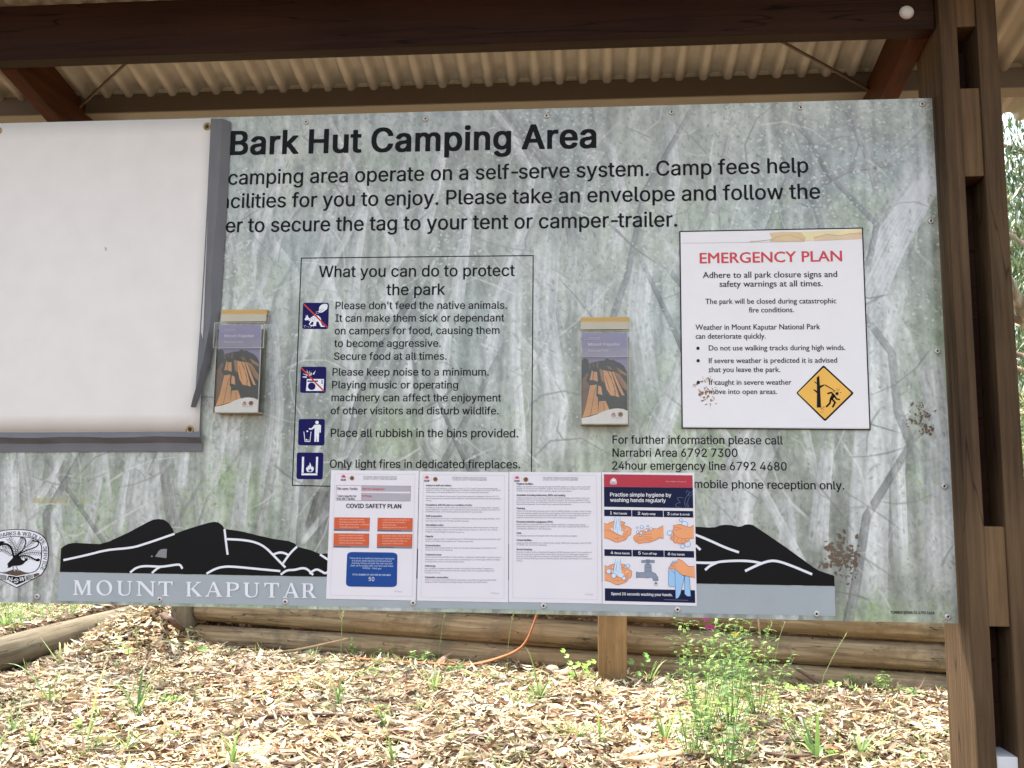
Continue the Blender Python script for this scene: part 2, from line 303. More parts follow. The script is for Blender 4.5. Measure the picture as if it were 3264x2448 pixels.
 'o': (208, [[101,-4,120,-3,136,1,149,8,162,19,171,29,180,43,186,57,189,74,191,93,189,114,185,132,180,146,171,159,162,169,149,180,136,187,120,191,106,192,87,191,72,187,58,180,44,169,36,159,28,145,22,129,18,113,17,97,18,75,22,57,28,44,35,30,44,19,58,8,72,1,87,-3],[102,23,92,24,82,28,73,33,64,41,59,49,53,61,49,80,48,96,51,116,53,127,59,139,64,147,81,161,92,164,106,165,116,164,126,161,135,155,144,147,149,139,154,128,159,106,160,92,159,80,154,60,149,49,144,41,135,33,125,28,116,24]]),
 'p': (212, [[26,-71,57,-71,57,29,60,28,69,16,79,6,87,2,95,-1,106,-3,117,-4,130,-3,144,1,157,8,165,14,169,18,177,29,185,43,191,59,194,79,195,92,194,109,191,131,184,147,177,160,169,170,156,180,144,187,127,191,103,192,95,190,74,178,60,161,56,160,56,190,26,190],[108,23,99,24,89,27,81,32,72,40,67,49,59,69,57,80,56,97,59,118,61,129,67,141,72,148,81,156,89,161,99,164,111,165,121,164,131,161,140,156,148,148,158,130,163,108,164,94,163,82,158,59,153,48,148,41,140,33,130,28,121,24]]),
 'q': (212, [[155,-71,186,-70,186,190,156,190,156,160,153,160,144,173,138,178,117,190,109,192,96,192,83,191,71,188,56,180,47,172,35,160,27,145,22,131,18,113,17,91,18,75,25,47,27,42,34,30,45,16,56,8,67,2,82,-3,96,-4,106,-3,117,-1,125,2,137,10,151,25,153,29,155,29],[100,23,91,24,81,28,73,33,67,38,59,48,54,58,51,70,49,82,48,97,51,118,53,129,58,139,65,149,72,156,81,161,91,164,103,165,113,164,123,161,130,157,140,148,145,141,150,131,153,120,155,108,156,93,153,70,150,59,145,48,140,40,132,32,123,27,113,24]]),
 'r': (130, [[26,0,57,0,57,119,58,127,62,141,66,147,73,153,86,160,102,163,111,163,122,161,122,192,106,192,96,191,85,188,77,185,67,176,62,169,58,160,56,160,56,190,26,190]]),
 's': (182, [[89,-4,106,-3,118,-1,130,3,140,9,148,15,156,24,165,42,166,52,164,65,160,75,154,85,151,88,131,100,115,105,87,111,76,114,62,122,58,126,55,132,54,139,59,153,65,158,74,163,85,165,95,166,105,165,114,163,120,158,128,151,134,139,162,145,159,154,155,162,150,169,136,182,118,190,106,192,92,192,70,189,59,185,48,180,37,171,27,157,24,147,23,138,25,125,29,113,35,105,46,96,59,90,75,85,105,78,115,75,122,72,128,67,131,62,133,58,134,50,133,44,129,37,122,31,114,26,103,24,92,23,80,24,70,26,62,30,54,37,50,45,47,53,18,47,25,27,31,19,38,12,46,6,67,-2]]),
 't': (114, [[82,-2,100,-1,107,1,101,27,86,25,73,27,72,27,65,35,63,48,63,164,102,164,102,190,63,190,63,236,32,236,32,190,3,190,3,164,32,164,32,45,34,32,38,21,47,10,56,4,69,-1]]),
 'u': (205, [[89,-3,105,-1,116,2,129,8,140,19,149,34,149,0,179,0,179,190,148,190,148,75,145,58,142,48,138,43,125,31,116,28,101,25,88,26,77,31,69,36,62,48,58,58,57,70,57,190,26,190,26,67,27,54,30,42,35,29,41,20,49,11,55,6,65,2,77,-2]]),
 'v': (195, [[81,0,113,0,186,190,152,190,112,77,98,30,82,81,42,190,9,190]]),
 'w': (284, [[69,0,98,0,99,1,129,104,142,154,159,86,184,1,184,0,215,0,272,190,240,190,240,189,218,109,213,95,198,34,181,107,158,189,158,190,126,190,96,81,85,34,67,107,44,189,44,190,11,190]]),
 'x': (189, [[10,0,46,0,80,51,94,78,111,49,143,0,179,0,112,96,176,190,141,190,111,144,96,117,80,144,50,190,14,190,78,98]]),
 'y': (195, [[45,-73,54,-72,70,-68,82,-60,88,-53,98,-39,102,-28,186,190,153,190,112,77,104,54,97,29,82,81,42,190,9,190,81,-1,72,-25,69,-32,61,-41,57,-43,47,-45,40,-45,31,-43,31,-44,24,-69,32,-72,41,-72]]),
 'z': (190, [[21,0,169,0,169,28,63,28,63,30,65,33,166,165,166,190,24,190,24,161,126,161,127,160,21,23]]),
 '0': (227, [[110,-3,131,-2,147,3,162,12,174,25,185,40,192,57,198,77,203,126,201,154,198,177,192,197,185,214,174,229,161,242,147,251,131,256,114,258,95,256,79,251,65,242,53,230,42,214,35,197,29,177,25,154,24,131,25,100,29,78,34,57,42,39,53,24,65,12,79,3,95,-2],[111,25,101,26,89,31,82,37,73,46,67,59,62,73,58,88,55,106,55,148,58,166,62,182,67,196,73,208,83,218,91,224,101,228,114,230,125,228,135,224,144,218,153,208,160,197,165,181,169,166,171,149,172,124,169,88,165,73,160,59,153,46,144,36,135,30,125,26]]),
 '1': (227, [[38,0,195,0,195,27,138,27,138,254,99,254,43,213,43,179,105,224,106,224,106,28,38,27]]),
 '2': (227, [[32,0,195,0,195,28,76,28,76,30,147,105,168,129,181,150,188,169,191,186,186,210,181,223,174,232,164,241,153,248,141,254,124,257,114,258,101,257,86,254,73,248,60,241,51,232,43,221,37,209,34,196,33,181,64,181,64,192,69,206,80,220,87,224,102,229,113,230,128,227,136,224,143,220,154,209,159,194,160,178,158,170,152,156,141,141,117,114,32,24]]),
 '3': (227, [[107,-3,126,-2,141,1,153,6,166,13,178,23,183,30,192,49,195,58,196,70,195,86,192,99,185,111,178,121,167,131,153,138,144,142,138,143,125,145,111,145,186,230,186,254,35,254,35,226,144,226,144,224,78,150,78,124,103,124,126,121,136,117,146,112,154,104,158,98,162,90,164,81,165,71,164,63,161,54,157,46,151,40,138,30,127,27,110,25,100,25,92,27,76,33,69,38,63,44,59,51,56,58,55,66,22,66,24,52,28,41,35,29,45,18,54,11,67,5,76,1,93,-2]]),
 '4': (227, [[141,0,171,0,171,53,207,54,207,81,171,81,171,159,141,159,141,81,54,82,54,84,155,254,124,254,20,80,20,54,141,53]]),
 '5': (227, [[109,-3,126,-2,141,1,154,8,165,16,176,27,184,38,191,51,194,69,195,94,193,105,189,115,185,125,179,134,173,142,164,150,156,156,149,159,136,164,114,167,95,164,82,159,68,151,67,151,75,226,183,226,183,254,48,254,34,126,64,123,77,131,92,137,99,138,119,138,129,135,137,131,144,126,152,118,157,111,161,100,163,92,164,80,160,59,152,45,145,37,138,32,130,28,112,25,93,27,80,34,69,44,62,57,61,65,30,65,35,41,41,30,50,19,61,11,81,1,96,-2]]),
 '6': (227, [[111,-3,128,-2,141,1,155,7,165,14,177,26,184,36,190,49,193,63,194,81,193,94,190,106,185,119,178,130,168,140,158,147,146,153,129,156,110,157,93,151,87,149,160,254,126,254,126,253,56,151,41,121,35,104,32,82,33,65,36,50,42,37,50,25,60,15,68,9,82,2,98,-2],[112,24,95,27,87,31,74,43,65,60,62,80,65,99,69,107,78,119,87,126,95,130,106,132,114,133,131,130,139,126,148,119,157,107,161,98,163,89,164,78,161,59,152,44,139,31,131,27,123,25]]),
 '7': (227, [[48,0,82,0,195,224,195,254,31,254,31,226,162,226,158,215]]),
 '8': (227, [[111,-3,130,-2,145,1,157,6,171,13,182,22,189,31,194,40,199,54,200,66,200,78,194,98,184,113,175,122,168,126,159,130,150,132,162,138,170,144,180,154,186,165,190,177,191,188,190,203,186,213,181,225,176,231,164,242,153,249,140,254,128,257,115,258,95,256,86,254,74,249,62,242,50,231,44,223,36,203,35,192,36,177,40,166,46,154,55,145,65,138,76,132,67,130,58,126,42,113,37,106,29,89,26,69,27,54,31,43,37,31,46,20,56,13,69,6,83,1,96,-2],[101,25,90,28,76,34,64,46,58,61,58,78,61,86,66,95,72,103,77,107,93,115,112,118,133,115,149,107,156,100,161,94,165,87,168,78,168,61,167,59,161,46,150,34,136,28,124,25],[104,145,95,147,82,154,72,165,69,173,66,187,67,196,69,204,72,210,82,221,96,228,114,230,128,228,137,225,143,222,150,214,154,210,157,203,159,196,160,187,156,170,154,165,150,161,144,154,136,150,122,145]]),
 '9': (227, [[65,0,100,0,100,1,156,82,169,101,180,121,191,149,194,161,193,189,190,204,184,217,176,228,165,240,158,245,142,253,128,257,115,258,98,257,84,253,71,247,60,239,50,229,42,218,36,204,33,191,32,178,33,161,36,148,41,134,59,114,69,107,80,102,97,98,110,97,121,99,128,101,139,107],[104,122,96,125,87,129,80,134,74,141,69,149,63,166,63,186,69,204,78,216,86,222,95,227,104,229,112,230,123,229,131,227,144,220,152,211,157,204,161,195,163,185,164,176,163,165,161,156,157,147,152,141,144,132,132,125,123,122]]),
 '.': (94, [[47,-2,55,-1,64,4,68,9,71,20,70,27,68,32,64,37,54,43,42,43,32,38,28,33,26,26,25,20,26,16,28,10,30,5,37,1]]),
 ',': (94, [[19,-60,42,-60,68,36,34,36]]),
 '-': (227, [[57,94,168,94,168,122,57,122]]),
 '&': (224, [[96,-3,111,-3,136,3,158,15,164,21,182,0,219,0,183,43,190,53,198,73,201,85,204,112,174,112,174,98,172,88,164,67,110,132,127,145,146,163,158,181,160,188,162,203,161,212,154,230,140,244,132,249,122,253,112,256,102,257,88,256,76,253,65,248,58,244,51,237,44,228,41,219,39,208,38,190,40,182,48,164,68,138,60,132,42,117,29,103,24,95,20,86,17,68,18,54,21,42,27,31,38,18,44,13,55,6,66,2,82,-2],[95,23,78,26,66,32,61,36,51,50,48,65,51,80,59,93,77,109,86,116,146,44,135,34,117,26,106,24],[91,155,84,164,70,187,68,198,70,210,72,215,78,223,83,226,94,230,109,230,116,227,122,224,127,217,130,210,131,197,125,183,114,172]]),
 "'": (103, [[39,159,64,159,68,254,35,254]]),
 '/': (125, [[7,-38,36,-38,36,-37,117,266,90,266,89,265]]),
 ':': (94, [[47,-2,55,-1,64,4,68,9,71,20,70,27,68,32,64,37,54,43,42,43,32,38,28,33,26,26,25,20,26,16,28,10,30,5,37,1],[47,135,55,136,63,141,68,147,71,158,68,170,59,178,48,181,37,178,32,175,28,169,25,158,26,151,30,143,37,138]]),
 '(': (137, [[88,-48,118,-48,101,-9,88,26,80,57,76,87,76,121,80,154,85,175,96,217,118,270,88,270,79,254,67,225,60,202,50,160,45,123,46,82,49,51,56,27,64,2,74,-22]]),
 ')': (137, [[19,-48,48,-48,49,-46,62,-23,72,2,78,19,87,52,91,78,92,106,90,142,82,182,77,202,65,237,48,270,19,270,35,234,47,195,55,162,59,138,61,105,59,72,57,58,49,27,36,-10]]),
 '|': (115, [[44,-82,71,-82,70,336,44,336]]),
 '@': (338, [[176,-68,196,-67,215,-64,239,-58,252,-53,245,-30,245,-29,222,-36,197,-42,176,-43,156,-42,137,-38,123,-34,111,-28,94,-19,80,-6,71,5,57,33,50,66,49,86,50,110,57,143,63,159,72,174,82,186,93,197,106,205,121,212,137,217,154,220,171,221,188,220,209,217,225,212,239,205,250,198,262,186,270,176,278,162,287,137,290,119,291,106,288,66,286,53,282,44,278,39,273,33,267,30,252,30,248,32,242,37,237,49,237,167,210,167,210,154,208,153,192,166,185,169,166,172,154,170,140,167,129,161,119,153,110,144,104,133,98,121,95,106,94,93,95,79,98,62,102,48,108,36,115,27,125,18,136,11,147,8,164,6,175,7,186,10,199,19,206,27,210,34,216,22,220,18,238,8,258,5,268,6,281,9,288,14,298,22,303,29,311,47,314,59,317,82,318,106,317,122,314,143,301,175,292,190,282,203,268,216,253,226,236,235,217,241,192,245,170,246,150,245,130,241,113,236,92,227,76,216,62,205,49,189,38,172,31,155,25,135,21,109,20,86,21,66,25,44,30,25,40,4,49,-12,59,-24,73,-37,92,-49,114,-58,133,-63],[164,32,155,33,146,36,138,43,129,54,125,64,121,82,121,102,124,113,130,127,141,139,150,143,166,146,185,143,197,137,202,131,206,123,209,116,211,90,209,69,206,59,202,51,198,45,191,39,184,35,175,33]]),
 '%': (338, [[249,-5,259,-4,269,-2,278,2,286,10,295,21,300,38,300,69,298,77,295,86,290,94,284,100,278,105,270,109,261,112,240,112,232,109,217,101,211,94,206,85,203,77,200,61,200,47,201,38,206,22,210,15,223,2,232,-2],[66,0,94,0,96,1,270,254,242,254,240,253],[250,17,243,18,237,20,232,26,227,40,226,47,226,61,228,73,232,81,237,86,243,89,252,90,258,89,265,86,269,81,272,75,274,68,274,40,269,26,264,21,258,18],[86,141,98,142,107,145,115,149,122,154,127,160,132,169,137,184,138,193,138,207,137,217,134,226,128,240,121,246,115,251,107,255,98,258,78,258,68,255,60,251,54,246,48,240,43,231,40,223,37,207,37,193,38,184,43,169,48,160,54,153,69,145,77,142],[87,164,80,165,74,168,69,173,66,179,64,186,64,214,69,227,74,232,80,235,89,236,96,235,102,232,106,227,111,214,112,207,112,193,109,179,103,169,96,165]]),
 '>': (227, [[32,8,193,89,193,110,32,192,32,158,154,100,154,99,151,97,32,40]]),
}
HEAVY = {
 'B': (244, [[30,-7,126,-7,151,-5,162,-3,181,3,194,10,205,20,211,28,216,39,219,52,220,73,219,85,212,106,208,114,192,128,182,134,192,141,200,149,208,163,210,182,210,200,206,215,201,226,196,234,185,245,162,256,142,260,123,261,30,261,22,260,19,259,19,-3,20,-6,22,-6],[74,36,74,108,128,108,135,107,143,103,154,95,164,81,166,74,166,68,165,62,161,53,155,46,146,40,128,36],[74,150,74,219,127,219,138,215,145,209,152,202,156,193,156,186,156,181,151,167,141,158,134,154,121,150]]),
 'a': (211, [[68,-11,98,-10,111,-7,126,-1,127,-5,130,-6,176,-6,178,-6,179,-3,179,143,172,164,163,178,153,186,139,192,127,196,113,198,86,199,78,198,57,194,45,189,30,179,21,170,9,150,9,143,12,140,42,131,58,131,61,133,63,138,73,148,79,152,90,158,99,158,110,155,115,152,119,148,125,138,126,128,123,123,109,119,72,115,47,110,37,106,29,102,18,94,14,90,7,78,4,59,4,41,8,27,13,17,21,8,37,-4,59,-10],[83,30,75,32,69,35,62,40,60,45,57,50,59,60,63,66,71,71,89,77,126,82,127,72,126,64,121,52,116,45,110,39,104,35,89,30]]),
 'r': (146, [[26,-7,65,-6,68,-5,68,116,71,130,74,138,79,144,84,148,95,154,105,156,122,154,130,155,133,156,133,195,132,198,122,199,90,198,79,195,68,190,67,195,64,196,26,197,18,196,15,195,15,-3,16,-6,18,-6]]),
 'k': (206, [[26,-7,65,-6,68,-5,68,65,76,72,137,-6,148,-7,186,-7,194,-6,196,-6,197,-3,197,5,116,108,191,185,191,195,188,196,180,197,142,197,132,196,68,131,68,257,67,260,65,260,18,260,16,260,15,257,15,-3,16,-6,18,-6]]),
 'H': (274, [[30,-7,70,-6,73,-4,74,109,184,109,185,-4,188,-6,196,-7,236,-6,239,-5,239,257,238,260,228,261,196,261,188,260,185,258,184,151,74,151,73,259,70,260,62,261,22,260,19,259,19,-3,20,-6,22,-6]]),
 'u': (221, [[89,-10,100,-9,114,-7,126,-4,138,2,138,-4,141,-6,178,-7,187,-6,190,-4,190,193,188,196,148,197,140,196,137,195,137,78,134,62,131,52,125,45,115,37,99,32,87,37,78,42,73,52,69,62,68,74,68,195,65,196,26,197,18,196,15,194,15,63,16,50,19,35,24,24,30,15,39,5,47,0,70,-8]]),
 't': (130, [[82,-9,108,-7,117,-4,118,-2,118,5,112,32,109,33,92,33,86,32,81,33,76,40,74,52,74,157,102,157,112,158,113,161,113,193,112,196,110,196,74,197,74,239,73,242,62,243,24,242,22,242,21,239,21,197,-5,196,-8,195,-8,161,-7,158,-5,158,21,157,21,42,23,28,27,15,37,5,47,-2,61,-7]]),
 'C': (271, [[131,-10,155,-9,168,-7,179,-4,202,6,222,23,235,40,245,62,247,76,247,83,246,86,244,86,204,87,195,86,193,84,188,69,185,63,173,49,163,42,150,37,134,33,115,38,102,44,90,53,82,63,74,76,68,93,64,110,64,134,65,146,68,163,73,178,82,192,90,201,104,212,114,217,130,221,135,221,155,216,169,208,180,199,188,186,191,178,193,170,195,168,204,167,244,168,246,168,247,171,247,178,245,191,235,214,222,232,211,242,191,254,177,259,155,263,136,265,104,262,84,257,65,248,46,232,35,220,24,202,17,183,11,157,9,132,10,100,15,75,24,53,37,33,50,18,67,5,84,-2,104,-8]]),
 'm': (321, [[26,-7,65,-6,68,-4,68,116,69,126,74,140,78,146,89,154,98,158,109,155,115,151,121,144,125,134,126,128,126,-3,127,-6,138,-7,168,-7,176,-6,179,-4,179,128,181,134,184,141,191,150,197,154,207,158,218,155,225,151,232,144,236,135,237,125,237,-4,240,-6,248,-7,278,-7,288,-6,289,-3,289,145,286,159,281,169,276,177,266,186,258,192,246,197,228,199,208,199,191,197,172,188,160,179,153,186,144,192,132,198,128,199,112,200,94,199,77,194,68,189,67,194,64,196,26,197,16,196,15,193,15,-3,16,-6,18,-6]]),
 'p': (228, [[26,-78,65,-77,68,-76,68,1,77,-4,87,-8,105,-10,135,-10,150,-6,167,2,177,10,188,24,196,38,202,54,206,75,206,88,206,113,202,135,196,152,188,165,180,174,166,186,153,193,135,198,117,199,94,198,85,196,68,187,67,194,64,196,26,197,18,196,15,194,15,-74,16,-76,18,-77],[109,30,99,33,91,38,84,44,78,52,70,74,68,84,68,98,71,118,73,126,78,137,83,143,91,150,99,155,110,158,122,155,130,150,136,144,142,136,147,126,150,117,152,105,152,93,150,75,147,63,142,52,137,46,130,38,121,34,113,30]]),
 'i': (99, [[26,-7,65,-6,67,-6,68,-3,68,193,67,196,65,196,18,196,16,196,15,193,15,-3,16,-6,18,-6],[41,214,50,215,62,218,69,223,73,232,74,246,71,257,67,262,55,267,42,269,33,268,26,267,17,262,12,257,10,251,10,232,12,226,21,218,26,216,33,215]]),
 'n': (221, [[26,-7,65,-6,68,-4,68,111,70,122,74,136,79,144,90,153,103,157,109,157,118,153,124,148,132,139,136,127,137,116,137,-5,140,-6,148,-7,187,-6,190,-5,190,126,189,139,187,152,181,165,175,174,165,184,157,190,146,195,135,197,124,198,112,199,92,197,78,193,68,187,67,194,64,196,26,197,18,196,15,195,15,-3,16,-6,18,-6]]),
 'g': (229, [[89,-82,127,-80,141,-78,154,-74,167,-68,176,-61,186,-50,192,-38,196,-24,197,-10,197,193,195,196,186,197,149,196,146,194,146,186,128,196,118,198,96,199,74,197,60,193,46,186,37,178,24,165,16,152,11,135,7,118,6,102,6,77,11,54,17,41,24,27,35,16,46,8,60,1,76,-3,96,-5,118,-3,135,2,145,7,145,0,143,-13,138,-25,131,-32,121,-38,103,-42,93,-41,87,-38,75,-31,68,-25,63,-16,59,-14,42,-14,14,-30,14,-38,15,-41,24,-54,31,-60,39,-66,48,-72,61,-77,81,-81],[98,37,91,39,83,44,76,49,70,56,65,66,62,75,60,87,60,98,62,113,65,125,70,137,75,143,84,151,91,155,103,158,114,155,122,150,128,145,134,137,139,127,145,106,145,86,139,66,134,55,130,51,122,44,114,39,106,37]]),
 'A': (256, [[8,-7,51,-6,54,-4,78,64,162,64,187,-4,188,-6,198,-7,230,-7,239,-6,242,-5,242,4,241,8,149,258,148,260,138,261,102,261,93,260,90,258,-3,4,-3,-3,-2,-6],[92,106,119,187,129,157,147,106]]),
 'e': (218, [[103,-11,124,-10,139,-7,150,-4,161,2,170,8,185,22,190,30,193,42,193,49,188,52,162,59,145,59,142,57,136,45,133,42,123,35,118,32,108,30,94,32,78,42,72,48,66,58,62,68,61,78,186,78,194,79,196,80,197,82,197,114,193,135,190,146,178,167,169,176,152,188,138,194,122,198,100,199,78,197,62,193,48,186,38,177,25,164,18,151,10,132,6,112,6,87,7,71,10,55,17,38,25,24,37,10,48,2,61,-4,80,-9],[62,117,65,130,70,139,75,144,83,151,91,155,102,158,114,155,121,151,128,145,133,139,138,129,141,117]]),
}
# ------------------------------------------------------------------ lettering

_gc = {}
def glyph(ch, heavy):
    """one letter filled: every outer outline with the holes that lie in it"""
    if (ch, heavy) in _gc: return _gc[ch, heavy]
    loops = [[(l[2*i]/254, l[2*i+1]/254) for i in range(len(l)//2)] for l in (HEAVY if heavy else GL)[ch][1]]
    area = lambda P: .5*sum(P[i-1][0]*P[i][1] - P[i][0]*P[i-1][1] for i in range(len(P)))
    def inside(p, P):
        r = False
        for i in range(len(P)):
            (x1, y1), (x2, y2) = P[i-1], P[i]
            if (y1 > p[1]) != (y2 > p[1]) and p[0] < (x2-x1)*(p[1]-y1)/(y2-y1) + x1: r = not r
        return r
    V, F = [], []
    for P in loops:
        if area(P) < 0: continue
        grp = [P] + [h for h in loops if area(h) < 0 and inside(h[0], P)]
        T = tessellate_polygon([[Vector((x, y, 0)) for x, y in q] for q in grp]); o = len(V)
        for q in grp: V += [(x, y, 0.0) for x, y in q]
        F += [tuple(i + o for i in t) for t in T]
    _gc[ch, heavy] = (V, F); return V, F
_tc = {}
def text_shape(s, font='sans', bold=0.0, space=0.0):
    """filled outline of a line of lettering; x runs 0..1 over the inked width, y in cap heights"""
    key = (s, font, bold, space)
    if key in _tc: return _tc[key]
    if font == 'gill':
        c = bpy.data.curves.new('t', 'FONT'); c.body = s; c.resolution_u = 3; cap = .68
    else:
        V, F, x = [], [], 0.0
        for ch in s:
            if ch == ' ': x += .37 + space; continue
            v, f = glyph(ch, font == 'heavy'); o = len(V)
            h_ = .07 if ch == '-' else 0
            V += [(p[0] + x - h_, p[1], p[2]) for p in v]; F += [tuple(i + o for i in t) for t in f]
            x += ((HEAVY if font == 'heavy' else GL)[ch][0]/254 if ch != '-' else .60) + space
        V = np.array(V)
    if font == 'gill':
        o = bpy.data.objects.new('t', c); me = bpy.data.meshes.new_from_object(o)
        V = np.array([(v.co.x, v.co.y, 0) for v in me.vertices], float)/cap
        F = [tuple(p.vertices) for p in me.polygons]
        bpy.data.objects.remove(o); bpy.data.meshes.remove(me)
    x0, x1 = V[:, 0].min(), V[:, 0].max()
    V[:, 0] = (V[:, 0] - x0)/(x1 - x0)
    _tc[key] = (V, F, x1 - x0); return _tc[key]

class Art:
    """flat print on the sign plane: polygons, strokes, discs and lettering gathered in one mesh"""
    def __init__(s, off, Y=D): s.Y = Y - off; s.V = []; s.F = []; s.M = []; s.mats = []; s.k = 0; s.base = Y
    def _m(s, m):
        if m not in s.mats: s.mats.append(m)
        return s.mats.index(m)
    def lift(s, n=1): s.k += n; return s
    def _p(s, k, x, y):
        p = onY(k, x, y, s.base); return (p.x, s.Y - s.k*.00012, p.z)
    def add(s, V, F, m):
        o = len(s.V); s.V += V; s.F += [tuple(i + o for i in f) for f in F]; s.M += [s._m(m)]*len(F)
    def poly(s, k, pts, m, smooth=0):
        P = [s._p(k, *p) for p in pts]
        for _ in range(smooth):
            Q = []
            for i in range(len(P)):
                a, b = np.array(P[i]), np.array(P[(i+1) % len(P)])
                Q += [tuple(.75*a + .25*b), tuple(.25*a + .75*b)]
            P = Q
        T = tessellate_polygon([[Vector((p[0], p[2], 0)) for p in P]])
        s.add(P, [tuple(t) for t in T], m); return s
    def stroke(s, k, pts, w, m, smooth=0, closed=False, round_=False):
        """w in units of the window k"""
        P = [np.array(s._p(k, *p)) for p in pts]
        for _ in range(smooth):
            Q = [P[0]] if not closed else []
            for i in range(len(P) - (0 if closed else 1)):
                a, b = P[i], P[(i+1) % len(P)]; Q += [.75*a + .25*b, .25*a + .75*b]
            if not closed: Q.append(P[-1])
            P = Q
        n = len(P); hw = w*REG[k][2]*s.base/F_PX/2*1.01; L = []
        for i in range(n):
            a = P[i-1] if (i > 0 or closed) else P[i]; b = P[(i+1) % n] if (i < n-1 or closed) else P[i]
            d1 = P[i] - a; d2 = b - P[i]
            d1 = d1/np.linalg.norm(d1) if np.linalg.norm(d1) > 1e-9 else None
            d2 = d2/np.linalg.norm(d2) if np.linalg.norm(d2) > 1e-9 else None
            if d1 is None: d1 = d2
            if d2 is None: d2 = d1
            t = d1 + d2; t = t/max(np.linalg.norm(t), 1e-9); nrm = np.array((-t[2], 0, t[0]))
            c = max(.5, abs(nrm[0]*-d1[2] + nrm[2]*d1[0])); nrm = nrm/c
            L += [tuple(P[i] + nrm*hw), tuple(P[i] - nrm*hw)]
        F = [(2*i, 2*i+1, 2*((i+1) % n)+1, 2*((i+1) % n)) for i in range(n if closed else n-1)]
        s.add(L, F, m)
        if round_:
            for q in (P[0], P[-1]):
                C = [(q[0] + hw*math.cos(t*.5236), q[1], q[2] + hw*math.sin(t*.5236)) for t in range(12)]
                s.add(C, [tuple(range(12))], m)
        return s
    def disc(s, k, x, y, r, m, ry=None, n=20):
        return s.poly(k, [(x + r*math.cos(2*math.pi*i/n), y + (ry or r)*math.sin(2*math.pi*i/n)) for i in range(n)], m)
    def ring(s, k, x, y, r, w, m, n=22):
        return s.stroke(k, [(x + r*math.cos(2*math.pi*i/n), y + r*math.sin(2*math.pi*i/n)) for i in range(n)], w, m, closed=True)
    def rrect(s, k, c, r, m):
        """c: four corners TL TR BR BL; rounded by fraction r"""
        P = []
        for i in range(4):
            a, b, d = np.array(c[i-1], float), np.array(c[i], float), np.array(c[(i+1) % 4], float)
            p0 = b + (a - b)*r; p1 = b + (d - b)*r
            for t in (0, .25, .5, .75, 1): P.append(tuple((1-t)**2*p0 + 2*t*(1-t)*b + t*t*p1))
        return s.poly(k, P, m)
    def text(s, k, body, x0, y0, x1, y1, cap, m, font='sans', bold=0.0, space=0.0):
        a = s._p(k, x0, y0); b = s._p(k, x1, y1); t = s._p(k, x0, y0 - cap)
        h = math.hypot(t[0]-a[0], t[2]-a[2])
        V, F, w = text_shape(body, font, 0, space)
        if bold > .015:      # heavier weight: the same line struck again a hair to each side
            e = bold*h
            for i, (dx, dz) in enumerate(((-e, 0), (e, 0), (-e*.5, e*.4), (e*.5, -e*.4), (0, e*.5), (0, -e*.5))):
                s.add([(a[0]+dx + (b[0]-a[0])*v[0], a[1] - .00003*(i+1), a[2]+dz + (b[2]-a[2])*v[0] + v[1]*h) for v in V], F, m)
        s.add([(a[0] + (b[0]-a[0])*v[0], a[1] - v[2], a[2] + (b[2]-a[2])*v[0] + v[1]*h) for v in V], F, m); return s
    def glyph_run(s, k, body, path, cap, m, bold=0.0, gap=.06):
        """lettering that follows a curved baseline"""
        P = [np.array(s._p(k, *p)) for p in path]
        seg = [np.linalg.norm(P[i+1]-P[i]) for i in range(len(P)-1)]; tot = sum(seg)
        h = cap*REG[k][2]*s.base/F_PX*1.01
        ws = []
        for ch in body:
            ws.append(None if ch == ' ' else text_shape(ch, 'sans', 0))
        adv = [(.32 if w is None else w[2] + gap) for w in ws]; sc = tot/sum(adv)
        d = 0
        for w, a in zip(ws, adv):
            mid = d + a*sc/2; d += a*sc
            if w is None: continue
            i = 0; q = mid
            while i < len(seg)-1 and q > seg[i]: q -= seg[i]; i += 1
            t = (P[i+1]-P[i])/seg[i]; c = P[i] + t*q; n = np.array((-t[2], 0, t[0]))
            wd = w[2]*sc
            s.add([tuple(c + t*(v[0]-.5)*wd + n*v[1]*h - np.array((0, v[2], 0))) for v in w[0]], w[1], m)
        return s
    def build(s, name, parent):
        me = bpy.data.meshes.new(name); me.from_pydata(s.V, [], s.F)
        for m in s.mats: me.materials.append(m)
        me.polygons.foreach_set('material_index', s.M)
        # all printing faces the viewer
        bm = bmesh.new(); bm.from_mesh(me)
        for f in bm.faces:
            f.normal_update()
            if f.normal.y > 0: f.normal_flip()
        bm.to_mesh(me); bm.free()
        return link(name, me, parent)

# ------------------------------------------------------------------ colours of the printing
BLACK = paint((18,18,20), .42, .04, .14); INK = paint((20,21,24), .5, .04, .10); WHITE = paint((232,230,228), .4)
LOGOWHITE = paint((226,228,232), .35); NAVY = paint((20,17,84), .45, .04, .12); SLASH = paint((196,58,44), .45, .04, .2)
BLOCK = paint((160,168,172), .38); RED = paint((204,48,58), .4); PLANINK = paint((34,33,38), .5, .04, .2)
AMBER = paint((234,180,72), .35); PAPER = paint((226,222,226), .35, .015); GREYINK = paint((120,120,126), .5)
BODYINK = paint((112,112,120), .5); HEADINK = paint((62,64,84), .5); ORANGE = paint((204,88,46), .45)
CELL = paint((170,168,174), .5); BLUE = paint((28,70,140), .45, .04, .2); PBLUE = paint((20,28,60), .45, .04, .15); PRED = paint((176,36,58), .4)
SKIN = paint((234,160,108), .5); SKINLINE = paint((176,72,46), .5); WATER = paint((206,226,242), .5); BUBLINE = paint((84,110,160), .5)
TAP = paint((134,144,160), .5); TAPLINE = paint((70,84,112), .5); TOWEL = paint((150,192,228), .5)
LINEGREY = paint((188,186,192), .5); BADGE = paint((150,110,60), .5); BADGEDARK = paint((84,62,44), .5)
PEEL = paint((108,92,76), .8, .2, .2); CHIP = paint((128,128,130), .6); BAR = paint((126,128,138), .5)

